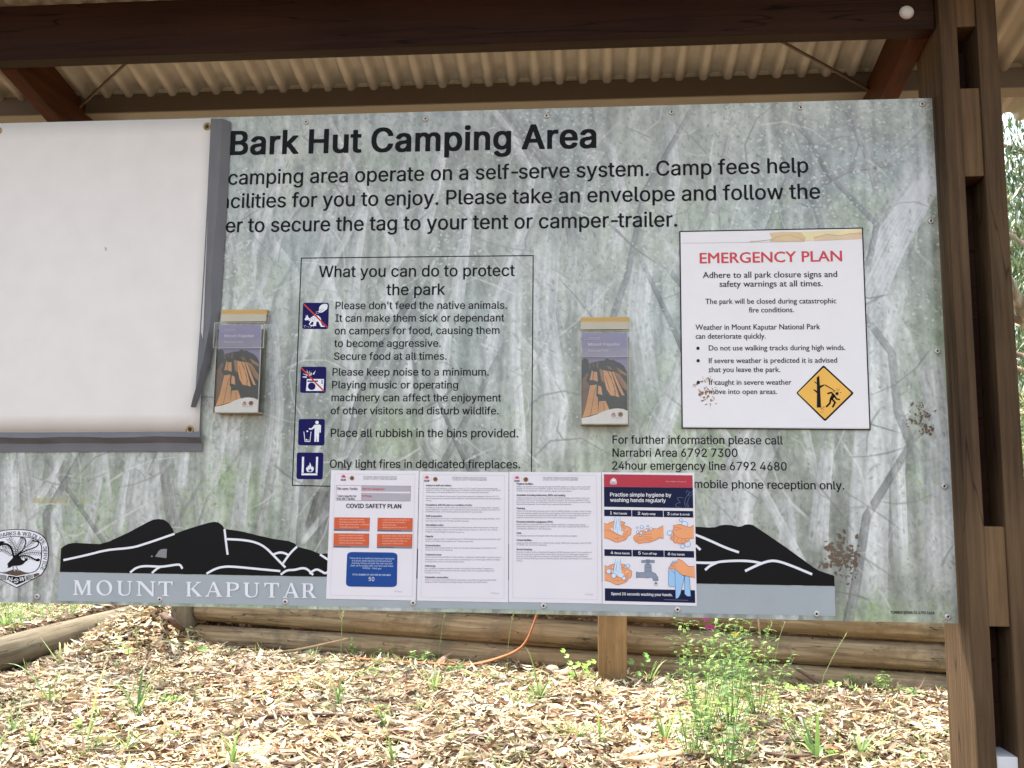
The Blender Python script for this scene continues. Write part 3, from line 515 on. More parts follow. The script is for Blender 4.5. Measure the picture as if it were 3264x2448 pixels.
# ------------------------------------------------------------------ the faded forest picture printed on the board
SX0, SX1, SZ0, SZ1 = -1.530, 0.7990, 1.1832, 2.3842      # the board: 2.33 m x 1.20 m
def forest_print():
    st = .0015
    nx = int((SX1 - SX0)/st) + 1; nz = int((SZ1 - SZ0)/st) + 1
    H, Wd = nz, nx
    g = np.random.default_rng(11)
    def noise(sx, sy, seed):
        q = np.random.default_rng(seed); gx, gy = max(2, int(Wd/sx)+2), max(2, int(H/sy)+2)
        a = q.random((gy, gx)); ys = np.linspace(0, gy-1.001, H); xs = np.linspace(0, gx-1.001, Wd)
        yi, xi = ys.astype(int), xs.astype(int); fy, fx = (ys-yi)[:, None], (xs-xi)[None, :]
        fy = fy*fy*(3-2*fy); fx = fx*fx*(3-2*fx)
        return (a[yi][:, xi]*(1-fy)*(1-fx) + a[yi][:, xi+1]*(1-fy)*fx + a[yi+1][:, xi]*fy*(1-fx) + a[yi+1][:, xi+1]*fy*fx)
    yy = np.linspace(0, 1, H)[:, None]      # 0 = top
    big = noise(220, 160, 1)*.6 + noise(90, 80, 2)*.4
    mid = noise(34, 30, 3)*.5 + noise(14, 16, 4)*.5
    fine = noise(5, 7, 5)*.6 + noise(2.6, 3.2, 6)*.4
    vert = noise(9, 130, 7)
    base = np.array([.630, .650, .625])[None, None, :]*np.ones((H, Wd, 1))
    lum = (big-.5)*.16 + (mid-.5)*.15 + (fine-.5)*.10 + (vert-.5)*.14
    img = base + lum[:, :, None]
    green = np.clip((noise(120, 90, 8)-.45)*2.2, 0, 1)*(.3 + .9*yy)
    img += green[:, :, None]*np.array([-.010, .016, -.045])
    cool = np.clip((noise(150, 130, 9)-.5)*2, 0, 1)
    img += cool[:, :, None]*np.array([.01, .02, .045])
    def px(k, x, y):
        u, z = S(k, x, y); return ((u-SX0)/st, (SZ1-z)/st)
    def blend(y0, y1, x0, x1, a, c):
        y0c, y1c, x0c, x1c = max(y0, 0), min(y1, H), max(x0, 0), min(x1, Wd)
        if y0c >= y1c or x0c >= x1c: return
        aa = a[y0c-y0:y1c-y0, x0c-x0:x1c-x0]
        if aa.ndim == 2: aa = aa[:, :, None]
        cc = c if c.ndim == 1 else c[y0c-y0:y1c-y0, x0c-x0:x1c-x0]
        img[y0c:y1c, x0c:x1c] = img[y0c:y1c, x0c:x1c]*(1-aa) + cc*aa
    def limb(pts, w0, w1, c, al, streak=.10, side=.10):
        P = np.array(pts, float); n = len(P)
        pad = max(w0, w1) + 3
        x0, x1 = int(P[:, 0].min()-pad), int(P[:, 0].max()+pad)+1
        y0, y1 = int(P[:, 1].min()-pad), int(P[:, 1].max()+pad)+1
        x0, x1, y0, y1 = max(x0, -5), min(x1, Wd+5), max(y0, -5), min(y1, H+5)
        if x1 <= x0 or y1 <= y0: return
        X, Y = np.meshgrid(np.arange(x0, x1), np.arange(y0, y1))
        A = np.zeros(X.shape); SD = np.zeros(X.shape); best = np.full(X.shape, 1e9)
        for i in range(n-1):
            a, b = P[i], P[i+1]; d = b-a; L2 = d@d + 1e-9
            t = np.clip(((X-a[0])*d[0] + (Y-a[1])*d[1])/L2, 0, 1)
            dx, dy = X-(a[0]+t*d[0]), Y-(a[1]+t*d[1])
            w = (w0 + (w1-w0)*(i+t)/(n-1))*.5; T_ = (i+t)/(n-1)
            dist = np.hypot(dx, dy); sgn = (dx*-d[1] + dy*d[0])/math.sqrt(L2)
            al_ = np.clip(w - dist + .7, 0, 1)*np.clip(np.minimum(T_, 1-T_)*7, 0, 1)**.7; sd = sgn/np.maximum(w, .5)
            m = (dist/np.maximum(w, .3)) < best
            best = np.where(m, dist/np.maximum(w, .3), best); SD = np.where(m, sd, SD); A = np.maximum(A, al_)
        pat = np.sin(SD*7 + Y*.012 + P[0,0]) * .5 + np.sin(SD*17 + Y*.02)*.5
        yc, xc = np.clip(Y, 0, H-1), np.clip(X, 0, Wd-1)
        sh = pat*streak*.35 + (fine[yc, xc]-.5)*streak*1.1 + (vert[yc, xc]-.5)*streak*1.2 - SD*side*.5 - (np.abs(SD)**3)*side*.5
        c_ = np.array(c)[None, None, :] + sh[:, :, None]
        blend(y0, y1, x0, x1, A*al, c_)
    # pale sky dapples through the crowns near the top
    def stamp(rx, ry, ang):
        n = int(max(rx, ry)+2); q = np.arange(-n, n+1); X, Y = np.meshgrid(q, q)
        ca, sa = math.cos(ang), math.sin(ang); u = (X*ca + Y*sa)/rx; v = (-X*sa + Y*ca)/ry
        return np.clip((1 - (np.abs(u)**1.3 + v*v))*2.2, 0, 1), n
    st_leaf = [stamp(g.uniform(2, 7), g.uniform(1.0, 2.8), math.pi/2 + g.normal(0, .7)) for _ in range(60)]
    st_spot = [stamp(g.uniform(1, 4), g.uniform(1, 3), g.uniform(0, 3)) for _ in range(30)]
    # far thin trunks
    for _ in range(150):
        x = g.uniform(0, Wd); y = g.uniform(.0, .75)*H; l = g.uniform(.12, .5)*H; dx = g.normal(0, .12)*l
        w = g.uniform(2, 12); c = .56 + g.uniform(0, .24)
        limb([(x, y), (x+dx*.5+g.normal(0, 4), y+l/2), (x+dx, y+l)], w, w*1.3, (c, c+.015, c+.01), g.uniform(.25, .6), .12, .06)
    def leaves(n, xr, yr, pal, amin=.25, amax=.6):
        for _ in range(n):
            a, m = st_leaf[g.integers(len(st_leaf))]; x, y = int(g.uniform(*xr)*Wd), int(g.uniform(*yr)*H)
            c = np.array(pal[g.integers(len(pal))]) + g.normal(0, .02)
            blend(y-m, y+m+1, x-m, x+m+1, a*g.uniform(amin, amax), c)
    G0 = [(.46,.50,.45), (.54,.58,.53), (.63,.66,.63), (.72,.74,.72), (.50,.54,.50), (.59,.635,.54)]
    leaves(17000, (0, 1), (0, 1), G0, .15, .42)
    # middle trunks, traced from the print (full-picture pixels)
    tr = [([(1560,1180),(1590,980),(1660,760),(1720,600)],60,26,.72),([(1010,800),(1090,1000),(1120,1250),(1100,1500)],16,50,.74),
      ([(1160,640),(1130,840),(1120,1100)],34,40,.73),([(1500,560),(1480,760),(1450,1000)],30,44,.74),([(1480,700),(1530,620),(1520,560)],20,14,.73),
      ([(800,880),(870,1060),(880,1300),(850,1600)],22,60,.72),([(1290,480),(1270,640),(1290,800)],18,26,.7),([(1750,760),(1730,1000),(1770,1300),(1750,1480)],70,80,.74),
      ([(2050,820),(2030,1000),(2070,1300)],60,70,.75),([(2250,980),(2180,1180),(2060,1480)],70,60,.74),([(1900,900),(1880,1100)],50,60,.70),
      ([(2430,1360),(2330,1600),(2330,1700)],120,120,.76),([(2640,1400),(2620,1560),(2600,1760)],30,60,.74),([(2500,1560),(2510,1700),(2500,1800)],36,60,.72),
      ([(2980,480),(2900,640),(2820,800),(2740,960),(2690,1080)],120,80,.74),([(2850,880),(2800,1060),(2790,1300),(2770,1560),(2760,1950)],90,110,.77),
      ([(2960,1100),(2990,1400),(2995,1900)],60,80,.74),([(2880,1250),(2860,1500),(2870,1800)],34,44,.79),([(2700,360),(2760,480),(2800,620)],16,26,.62),
      ([(2490,560),(2500,700),(2470,800)],30,40,.60),([(2580,600),(2700,540),(2860,520)],30,14,.58),
      ([(30,1440),(30,1700),(20,1950)],60,70,.75),([(120,1450),(90,1700),(80,1960)],46,40,.72),([(170,1450),(180,1680),(130,1960)],30,46,.73),
      ([(330,1440),(280,1700),(230,1960)],26,30,.70),([(420,1440),(370,1700)],30,40,.74),([(470,1440),(450,1600),(470,1720)],90,110,.70),
      ([(520,1440),(540,1580),(560,1700)],36,46,.62),([(590,1430),(575,1560)],30,30,.73),([(790,1430),(770,1560),(755,1700)],30,50,.74),
      ([(880,1420),(850,1600),(820,1720)],24,30,.62),([(1040,1560),(1000,1690)],60,60,.50),([(1050,1620),(960,1730)],22,18,.78),
      ([(640,420),(700,620),(760,900)],30,40,.66),([(900,420),(880,600),(800,820)],24,34,.72),([(1110,420),(1090,600),(1150,760)],26,40,.66),
      ([(1690,460),(1800,600),(1830,800)],22,34,.56),([(1620,360),(1700,480),(1790,560)],20,24,.55),([(1420,420),(1380,600),(1340,760)],40,50,.74),
      ([(2130,360),(2150,560),(2120,760)],30,40,.72),([(2330,420),(2300,560),(2250,700)],24,30,.66),([(1930,420),(1990,640),(1960,820)],26,36,.72),
      ([(700,980),(760,1200),(740,1480)],24,34,.76),([(620,1500),(640,1700)],22,30,.7),([(1200,900),(1290,1050),(1300,1300)],24,40,.75),
      ([(1380,860),(1420,1080),(1380,1480)],26,44,.73),([(1650,860),(1640,1150),(1660,1490)],30,40,.76)]
    for i, (pts, w0, w1, c) in enumerate(tr):
        q = [px('S', *p) for p in pts]; sc = .00073/st
        limb(q, w0*sc*1.1, w1*sc*1.1, (c+.015, c+.028, c+.028) if c > .69 else (c, c+.01, c), .84, .12, .09)
        if i % 2 == 0: leaves(60, (max(0, q[0][0]/Wd-.05), min(1, q[-1][0]/Wd+.05)), (max(0, q[0][1]/H-.1), min(1, q[0][1]/H+.2)), G0)
    # the fluted leaning trunk has bright ridges
    for k in range(9):
        o = k*13-50
        limb([px('S', 2985+o*.5, 520+k*3), px('S', 2860+o, 720), px('S', 2730+o, 960+k*8)], 4, 3, (.80,.81,.83), .7, .05, .0)
    # larger leaning boughs
    for _ in range(64):
        x, y = g.uniform(0, Wd), g.uniform(-.1, .8)*H; s_ = g.choice([-1, 1]); l = g.uniform(120, 420); w = g.uniform(5, 17); c = g.choice([.50, .54, .72, .76, .79])
        pts = [(x, y), (x + s_*l*.22 + g.normal(0, 14), y + l*.38), (x + s_*l*.34 + g.normal(0, 18), y + l*.7), (x + s_*l*.38, y + l)]
        limb(pts, w*.6, w, (c, c+.012, c+.012), g.uniform(.45, .8), .10, .10)
    # branches and twigs
    for _ in range(330):
        x, y = g.uniform(0, Wd), g.uniform(0, H); a = g.choice([-1, 1])*g.uniform(.3, 1.3) + (math.pi if g.random() < .5 else 0)
        l = g.uniform(22, 150); b = g.normal(0, .5); pts = []
        for t in (0, .33, .66, 1): pts.append((x + math.cos(a + b*t)*l*t, y - math.sin(a + b*t)*l*t))
        c = g.choice([.50, .56, .62, .78, .80]); limb(pts, g.uniform(1.5, 5), 1.0, (c+.0, c+.01, c+.0), g.uniform(.35, .75), .06, .04)
    leaves(6000, (0, 1), (0, 1), G0, .15, .4)
    pale = [(.80,.815,.80), (.77,.80,.785), (.83,.83,.82)]
    for _ in range(6500):
        a, m = st_spot[g.integers(len(st_spot))]; x = int(g.uniform(0, Wd)); y = int(abs(g.normal(0, .38))*H)
        if y >= H or noise_pick[0](x, y): continue
        blend(y-m, y+m+1, x-m, x+m+1, a*g.uniform(.25, .75), np.array(pale[g.integers(3)]))
    bright = [(.60,.70,.50), (.66,.73,.55), (.52,.62,.46)]
    for k, x, y, n, s in (('L1',1440,240,60,60),('L1',1260,390,60,50),('L1',500,520,90,110),('L1',250,420,60,90),('R4',1880,950,40,50),('R4',230,1300,60,60),
                        ('R3',760,1200,40,50),('R3',700,1370,40,40),('R6',600,1550,50,60),('L6',1250,640,60,60),('L6',1700,640,50,50),('R4',1100,900,50,60),('R5',720,1500,50,60)):
        cx, cy = px(k, x, y)
        for _ in range(n):
            a, m = st_leaf[g.integers(len(st_leaf))]; X, Y = int(cx + g.normal(0, s*.3)), int(cy + g.normal(0, s*.3))
            blend(Y-m, Y+m+1, X-m, X+m+1, a*g.uniform(.2, .5), np.array(bright[g.integers(3)]))
    # scuffs: an ochre scrape and yellowing
    for (x0, y0, x1, y1, c, al) in ((215,378,440,410,(.66,.62,.42),.55),(525,385,590,410,(.66,.64,.46),.4)):
        a0, b0 = px('L1', x0, y0); a1, b1 = px('L1', x1, y1); h_, w_ = int(b1-b0)+1, int(a1-a0)+1
        blend(int(b0), int(b0)+h_, int(a0), int(a0)+w_, al*np.clip(fine[:h_, :w_]*1.6, 0, 1), np.array(c))
    img = (img - .64)*1.18 + .622
    img = img*.95 + np.array([.69, .70, .705])*.05
    img = np.clip(img*np.array([1.0, .998, .982]), .02, .95)
    L = np.where(img <= .04045, img/12.92, ((img + .055)/1.055)**2.4)*PRINT_GAIN
    xs = np.linspace(SX0, SX1, Wd); zs = np.linspace(SZ1, SZ0, H)
    X, Z = np.meshgrid(xs, zs)
    V = np.stack([X.ravel(), np.full(X.size, D), Z.ravel()], 1)
    i = np.arange(H*Wd).reshape(H, Wd)
    F = np.stack([i[:-1, :-1].ravel(), i[1:, :-1].ravel(), i[1:, 1:].ravel(), i[:-1, 1:].ravel()], 1)
    return V, F, L.reshape(-1, 3)
PRINT_GAIN = 1.0
_np = np.random.default_rng(5).random((8, 14))
noise_pick = [lambda x, y: _np[min(7, int(y/90)), min(13, int(x/95))] < .45]
V, F, L = forest_print()

sign = thing('information_sign', 'large camping area information board with faded gum forest print under the shelter roof', 'sign', ((SX0+SX1)/2, D, SZ0))
PRINTMAT = vcol_mat('forest_print', rough=.16, spec=.6)
mesh_np('picture_print', V, F, [PRINTMAT], sign, cols=L)
MB().box(SX0, SX1, D+.0006, D+.004, SZ0, SZ1).build('backing_board', paint((190,190,188), .5), sign)

def lettering(name, lines, m, parent=sign, off=.0006):
    a = Art(off)
    for l in lines:
        kw = dict(l[8])
        kw.setdefault('bold', .018); a.text(l[0], l[1], l[2], l[3], l[4], l[5], l[6], kw.pop('m', m), **kw)
    return a.build(name, parent)
def T(k, body, x0, y0, x1, y1, cap, **kw): return (k, body, x0, y0, x1, y1, cap, None, kw)
lettering('heading_lettering', [T('S', 'Bark Hut Camping Area', 733, 493, 1901, 470, 73, font='heavy', space=-.02, bold=0)], INK)
lettering('paragraph_lettering', [
    T('S', 'camping area operate on a self-serve system. Camp fees help', 728, 589, 2576, 550, 45, bold=.020),
    T('S', 'acilities for you to enjoy. Please take an envelope and follow the', 702, 664, 2614, 633, 45, bold=.020),
    T('S', 'er to secure the tag to your tent or camper-trailer.', 720, 741, 2158, 722, 45, bold=.020)], INK)
lettering('park_care_lettering', [
    T('R4', 'What you can do to protect', 768, 154, 1918, 147, 66, bold=.018), T('R4', 'the park', 1165, 260, 1508, 257, 66, bold=.018),
    T('R4', "Please don't feed the native animals.", 866, 342, 1872, 340, 43, bold=.018), T('R4', 'It can make them sick or dependant', 864, 416, 1857, 414, 43, bold=.018),
    T('R4', 'on campers for food, causing them', 861, 490, 1828, 487, 43, bold=.018), T('R4', 'to become aggressive.', 858, 564, 1483, 563, 43, bold=.018),
    T('R4', 'Secure food at all times.', 857, 640, 1518, 639, 43, bold=.018), T('R4', 'Please keep noise to a minimum.', 848, 732, 1766, 732, 43, bold=.018),
    T('R4', 'Playing music or operating', 846, 807, 1585, 808, 43, bold=.018), T('R4', 'machinery can affect the enjoyment', 842, 882, 1838, 884, 43, bold=.018),
    T('R4', 'of other visitors and disturb wildlife.', 838, 959, 1823, 960, 43, bold=.018), T('R4', 'Place all rubbish in the bins provided.', 838, 1092, 1938, 1095, 48, bold=.018),
    T('R4', 'Only light fires in dedicated fireplaces.', 832, 1274, 1950, 1277, 48, bold=.018)], INK)
lettering('contact_lettering', [
    T('R5', 'For further information please call', 466, 1316, 1465, 1321, 48, bold=.018), T('R5', 'Narrabri Area 6792 7300', 466, 1393, 1199, 1394, 48, bold=.018),
    T('R5', '24hour emergency line 6792 4680', 464, 1468, 1488, 1474, 48, bold=.018), T('R5', 'mobile phone reception only.', 946, 1577, 1827, 1586, 48, bold=.018)], INK)
lettering('maker_lettering', [T('L6', 'TURNER SIGNS 02 6792 1428', 1405, 676, 1668, 680, 16, bold=.03)], INK)
a = Art(.0006); a.stroke('R4', [(665,42),(2027,27),(2016,1410),(612,1377)], 5.5, INK, closed=True); a.build('notice_frame', sign)

# pictograms in blue squares
def pic(c):
    a = Art(.0006); a.rrect('R4', c, .09, NAVY); a.lift(3); return a
a = pic([(675,304),(827,305),(823,459),(670,458)])   # no feeding
a.poly('P', [(325,72),(345,55),(375,50),(392,55),(395,75),(388,98),(368,112),(350,125),(330,128),(318,126),(312,118),(322,100),(318,92)], LOGOWHITE, 1)
a.lift()
for x, y in ((325,108),(335,100),(345,108),(330,118),(345,95),(356,100),(338,114)): a.disc('P', x, y, 3, NAVY, n=8)
a.lift(-1)
for x, y in ((300,135),(295,122),(312,132),(306,118),(288,142),(200,238),(215,248),(195,252),(230,252),(255,248),(245,255),(190,242),(270,250)): a.disc('P', x, y, 3, LOGOWHITE, n=8)
a.poly('P', [(205,145),(212,160),(220,146),(226,168),(240,178),(262,160),(285,150),(310,152),(330,168),(338,190),(336,215),(350,240),(368,243),(368,250),(335,250),(322,225),(315,205),(298,205),(292,235),(296,243),(240,243),(240,235),(268,233),(272,208),(258,205),(238,232),(230,228),(244,205),(226,192),(200,194),(194,182),(206,168)], LOGOWHITE)
a.lift()
for x, y in ((232,186),(250,178),(266,172),(282,164),(262,190),(282,182),(300,176),(276,198),(246,192)): a.disc('P', x, y, 3.4, NAVY, n=8)
a.lift(); a.stroke('P', [(190,56),(392,256)], 13, SLASH); a.build('pictogram', sign)
a = pic([(662,680),(812,680),(808,835),(657,833)])   # no loud music
a.poly('P', [(214,703),(362,703),(358,806),(206,806)], LOGOWHITE)
for p in ([(170,684),(214,676),(208,684),(216,694)],[(172,655),(212,664),(210,672)],[(206,630),(222,664),(212,668)],[(212,618),(232,660),(222,662)],[(240,630),(240,664),(230,662)],[(254,640),(246,668),(240,662)],[(292,626),(276,664),(262,662)],[(176,690),(200,684),(206,694)],[(206,650),(258,650),(252,672),(210,676)]):
    a.poly('P', p, LOGOWHITE)
a.lift(); a.disc('P', 256, 766, 33, NAVY); a.poly('P', [(220,716),(310,716),(310,728),(219,728)], NAVY); a.disc('P', 346, 720, 7, NAVY, n=10); a.disc('P', 346, 738, 7, NAVY, n=10)
a.lift(); a.stroke('P', [(166,608),(364,810)], 13, SLASH); a.build('pictogram', sign)
a = pic([(650,987),(803,987),(800,1143),(645,1141)])  # use the bin
a.disc('P', 302, 1080, 15, LOGOWHITE)
a.poly('P', [(280,1100),(325,1098),(337,1106),(334,1168),(322,1168),(321,1124),(317,1248),(301,1248),(299,1190),(295,1248),(279,1248),(281,1126),(262,1142),(232,1142),(230,1130),(256,1130)], LOGOWHITE)
a.stroke('P', [(188,1160),(198,1245),(240,1245),(250,1160)], 6, LOGOWHITE); a.disc('P', 218, 1156, 8, LOGOWHITE, n=10)
a.poly('P', [(203,1236),(204,1226),(212,1222),(218,1232),(226,1226),(230,1236)], LOGOWHITE); a.build('pictogram', sign)
a = pic([(638,1184),(795,1185),(790,1342),(636,1340)])  # fireplace
a.poly('P', [(172,1378),(190,1378),(186,1516),(168,1520)], LOGOWHITE); a.poly('P', [(294,1378),(312,1378),(306,1520),(290,1516)], LOGOWHITE)
a.poly('P', [(166,1522),(305,1522),(305,1538),(166,1538)], LOGOWHITE)
a.poly('P', [(212,1500),(206,1480),(216,1462),(218,1476),(226,1450),(234,1462),(240,1424),(252,1456),(256,1470),(266,1456),(266,1474),(276,1470),(270,1496),(258,1510),(222,1510)], LOGOWHITE)
a.lift(); a.poly('P', [(228,1504),(226,1486),(236,1494),(242,1470),(248,1490),(256,1486),(252,1506)], NAVY); a.build('pictogram', sign)

# mountain emblem and name
a = Art(.0006)
def mix(*l): return l
L6to = lambda p: ((p[0]*.5262 + 2100)/1, (p[1]*.5262 + 1600)/1)
L1to = lambda p: (p[0]*.4973, p[1]*.4973 + 1400)
top = [(385,850),(392,700),(415,682),(440,670),(475,664),(560,668),(640,672),(700,655),(820,600),(950,530),(985,515),(1020,511),(1050,515),(1080,535),(1105,570),(1120,606),(1190,580),(1280,552),(1340,535),(1375,529),(1400,533),(1425,552),(1440,575),(1500,583),(1560,593),(1660,618),(1760,640),(1850,652),(1890,668),(1905,688),(1930,695),(1990,710),(2050,735)]
right = [(0,210),(120,175),(230,150),(310,155),(345,152),(370,142),(400,138),(440,140),(480,150),(500,148),(520,138),(545,135),(570,140),(640,186),(760,268),(880,355),(940,398),(975,418),(1062,447),(1065,509)]
a.poly('S', [L1to(p) for p in top] + [L6to(p) for p in right], BLACK)
a.poly('S', [L1to((380,853)), L6to((1065,512)), L6to((1070,692)), (1700,1944), (1000,1932), L1to((370,1035))], BLOCK)
a.lift(3)
for l in ([(408,775),(560,742),(690,708),(840,697),(920,675),(1120,606)],[(835,855),(870,825),(920,812),(990,815),(1040,818),(1140,802),(1158,806),(1170,830)],[(975,858),(1005,830),(1030,818)],[(1440,575),(1452,680),(1460,740)],[(1455,640),(1560,645),(1640,660),(1700,690),(1760,750),(1830,822)],[(1755,738),(1790,725),(1820,728),(1850,742)],[(1905,688),(1860,730),(1815,795)],[(1325,862),(1380,830),(1440,815),(1520,818),(1660,832),(1798,845)],[(1800,868),(1840,838),(1890,838),(1935,825),(1970,830),(2008,870)],[(1985,862),(2005,845),(2030,832),(2060,845),(2085,862),(2110,845)],[(2052,738),(2110,776)]):
    a.stroke('L1', l, 14, LOGOWHITE, smooth=2); a.lift(.2)
for l in ([(200,190),(290,225),(410,280),(485,305)],[(222,262),(252,290)],[(200,366),(330,370),(380,360),(470,355),(560,358),(625,372)],[(280,412),(310,385),(350,368)],[(522,418),(600,380),(660,358),(710,355),(790,380),(928,438)]):
    a.stroke('L6', l, 14, LOGOWHITE, smooth=2); a.lift(.2)
a.poly('L1', [(995,752),(1020,715),(1032,706),(1050,703),(1072,703),(1068,762)], CHIP); a.disc('L1', 975, 750, 6, CHIP, n=7)
a.build('mountain_emblem', sign)
# the name in spaced serif capitals: stems, slab feet and bowls drawn letter by letter
a = Art(.0006); a.k = 4
def serif(ch, x0, x1):
    n = x1 - x0
    def at(px_): return 997 + (px_-470)*(1018-997)/(2025-470)
    def bl(x, y): X = x0 + x*n; return (X, at(X) - y*94)
    def P_(*pts): a.poly('L1', [bl(*p) for p in pts], LOGOWHITE); a.lift(.15)
    def foot(x, y, hw): P_((x-hw, y-.0), (x+hw, y), (x+hw*.92, y+.045), (x+.08, y+.085), (x-.08, y+.085), (x-hw*.92, y+.045)) if y < .5 else P_((x-hw, y), (x+hw, y), (x+hw*.92, y-.045), (x+.08, y-.085), (x-.08, y-.085), (x-hw*.92, y-.045))
    def stem(x, w, y0=0, y1=1): P_((x-w, y0), (x+w, y0), (x+w, y1), (x-w, y1))
    if ch == 'M':
        foot(.13,0,.13); foot(.86,0,.15); foot(.17,1,.13); foot(.83,1,.14); stem(.14,.04); stem(.85,.075); P_((.10,1),(.28,1),(.53,.2),(.50,0),(.44,0)); P_((.50,0),(.56,.16),(.86,1),(.76,1),(.46,.1))
    if ch == 'O':
        o = [(.5+.5*math.cos(t), .5+.53*math.sin(t)) for t in [i*2*math.pi/28 for i in range(28)]]
        ii = [(.5+.32*math.cos(t+.15), .5+.45*math.sin(t)) for t in [i*2*math.pi/28 for i in range(28)]]
        for i in range(28): P_(o[i], o[(i+1) % 28], ii[(i+1) % 28], ii[i])
    if ch == 'U':
        foot(.2,1,.2); foot(.83,1,.17); stem(.2,.095,.3,1); stem(.83,.045,.3,1)
        o = [(.105,.34),(.11,.18),(.2,.05),(.35,-.02),(.52,-.02),(.7,.02),(.82,.12),(.875,.34)]; ii = [(.295,.34),(.3,.2),(.37,.1),(.47,.06),(.56,.06),(.68,.1),(.76,.19),(.785,.34)]
        for i in range(7): P_(o[i], o[i+1], ii[i+1], ii[i])
    if ch == 'N':
        foot(.15,0,.14); foot(.14,1,.14); foot(.84,1,.15); stem(.15,.045); stem(.84,.045); P_((.05,1),(.26,1),(.88,.15),(.88,-.03),(.80,-.03))
    if ch == 'T':
        foot(.5,0,.24); stem(.5,.11); P_((0,1.0),(1,1.0),(1,.72),(.95,.72),(.86,.91),(.14,.91),(.05,.72),(0,.72))
    if ch == 'K':
        foot(.17,0,.17); foot(.17,1,.17); stem(.17,.09); P_((.24,.45),(.72,.96),(.82,.96),(.36,.47)); foot(.76,1,.16); P_((.30,.50),(.46,.58),(.93,.05),(.70,.04)); P_((.62,0),(1.0,0),(1.0,.05),(.66,.06))
    if ch == 'A':
        P_((.10,.05),(.18,.05),(.50,.92),(.47,1.03),(.44,1.0)); P_((.42,1.0),(.55,1.03),(.93,.05),(.70,.05)); P_((.28,.30),(.70,.30),(.68,.39),(.30,.39)); foot(.12,0,.13); foot(.82,0,.19)
    if ch in 'PR':
        foot(.2,0,.2); stem(.2,.1); P_((0,1),(.5,1),(.5,.92),(0,.95)); w = .95 if ch == 'P' else .82
        o = [(.45,1),(.7,.985),(w-.05,.9),(w,.73),(w-.06,.56),(.68,.46),(.42,.43)]; ii = [(.45,.92),(.6,.90),(w-.23,.84),(w-.2,.72),(w-.25,.6),(.58,.53),(.42,.51)]
        for i in range(6): P_(o[i], o[i+1], ii[i+1], ii[i])
        P_((.28,.43),(.45,.43),(.45,.51),(.28,.51))
        if ch == 'R': P_((.42,.46),(.62,.47),(.95,.06),(.72,.05)); P_((.66,0),(1.02,0),(1.02,.05),(.70,.07))
for ch, x0, x1 in (('M',470,590),('O',620,722),('U',750,852),('N',876,1002),('T',1018,1110),('K',1195,1300),('A',1318,1428),('P',1450,1540),('U',1562,1667),('T',1697,1792),('A',1818,1922),('R',1935,2030)): serif(ch, x0, x1)
a.build('name_lettering', sign)

# park service crest: shield with a displaying lyrebird
a = Art(.0006)
half = [(315,275),(450,281),(560,293),(690,326),(800,385),(870,458),(910,550),(928,660),(928,760),(912,880),(878,1000),(830,1090),(790,1140),(700,1190),(520,1285),(315,1388)]
sh = half + [(630-x, y) for x, y in half[::-1]]
def scaled(f, c=(315,800)): return [(c[0]+(x-c[0])*f, c[1]+(y-c[1])*f) for x, y in sh]
a.poly('L7', sh, BLACK); a.lift(2); a.poly('L7', scaled(.972), LOGOWHITE); a.lift(2)
inn = [(315,410),(430,414),(540,424),(640,446),(720,484),(772,530),(800,600),(802,700),(794,820),(776,930),(745,1010),(690,1070),(600,1105),(315,1160)]
im = inn + [(630-x, y) for x, y in inn[::-1]]
a.poly('L7', im, BLACK); a.lift(2); a.poly('L7', [(315+(x-315)*.965, 770+(y-770)*.965) for x, y in im], LOGOWHITE); a.lift(2)
# ground mound, boomerang band, initials
a.poly('L7', [(40,1085),(130,1080),(200,1055),(250,1040),(330,1040),(400,1060),(480,1090),(600,1100),(330,1158)], BADGEDARK); a.lift()
a.poly('L7', [(168,1150),(330,1178),(478,1150),(488,1258),(322,1328),(140,1230)], BLACK); a.lift()
a.text('L7', 'N', 172, 1262, 238, 1262, 78, LOGOWHITE, bold=.035); a.text('L7', 'S', 272, 1290, 350, 1290, 78, LOGOWHITE, bold=.035); a.text('L7', 'W', 376, 1258, 470, 1250, 76, LOGOWHITE, bold=.035)
a.disc('L7', 262, 1240, 8, LOGOWHITE, n=8); a.disc('L7', 366, 1240, 8, LOGOWHITE, n=8)
for sx in (1, -1):
    f = lambda x: x if sx > 0 else 630-x
    for x in (504, 520, 616): a.stroke('L7', [(f(x),1150-(x-504)*.2),(f(x+8),1250-(x-504)*.4)], 9, BLACK)
    a.poly('L7', [(f(640),1125),(f(735),1100),(f(750),1118),(f(745),1140),(f(650),1188)], BADGEDARK)
    for y in range(5): a.stroke('L7', [(f(532),1150+y*20),(f(565),1140+y*20),(f(608),1150+y*18)], 9, BLACK, smooth=1)
# tail feathers
def feather(stem, w, n, ln, lw, sides=(1, -1)):
    a.stroke('L7', stem, w, BLACK, smooth=2); P = [np.array(p, float) for p in stem]
    for i in range(n):
        t = (i+.5)/n*(len(P)-1); j = int(t); q = P[j] + (P[j+1]-P[j])*(t-j); d = (P[j+1]-P[j]); d /= np.linalg.norm(d)
        for s_ in sides:
            nn = np.array((-d[1], d[0]))*s_; e = q + nn*ln*.8 + d*ln*.6; m_ = q + nn*ln*.5 + d*ln*.22
            a.stroke('L7', [tuple(q), tuple(m_), tuple(e)], lw, BLACK, smooth=1)
feather([(300,760),(300,640),(255,540),(180,450)], 9, 10, 70, 7)
feather([(310,760),(350,640),(395,540),(440,460)], 9, 10, 62, 7)
feather([(340,740),(470,640),(580,545),(650,480)], 9, 11, 62, 7)
feather([(380,770),(520,725),(650,718),(790,730)], 9, 11, 62, 7)
feather([(240,780),(150,700),(60,660),(-40,670)], 9, 10, 58, 7)
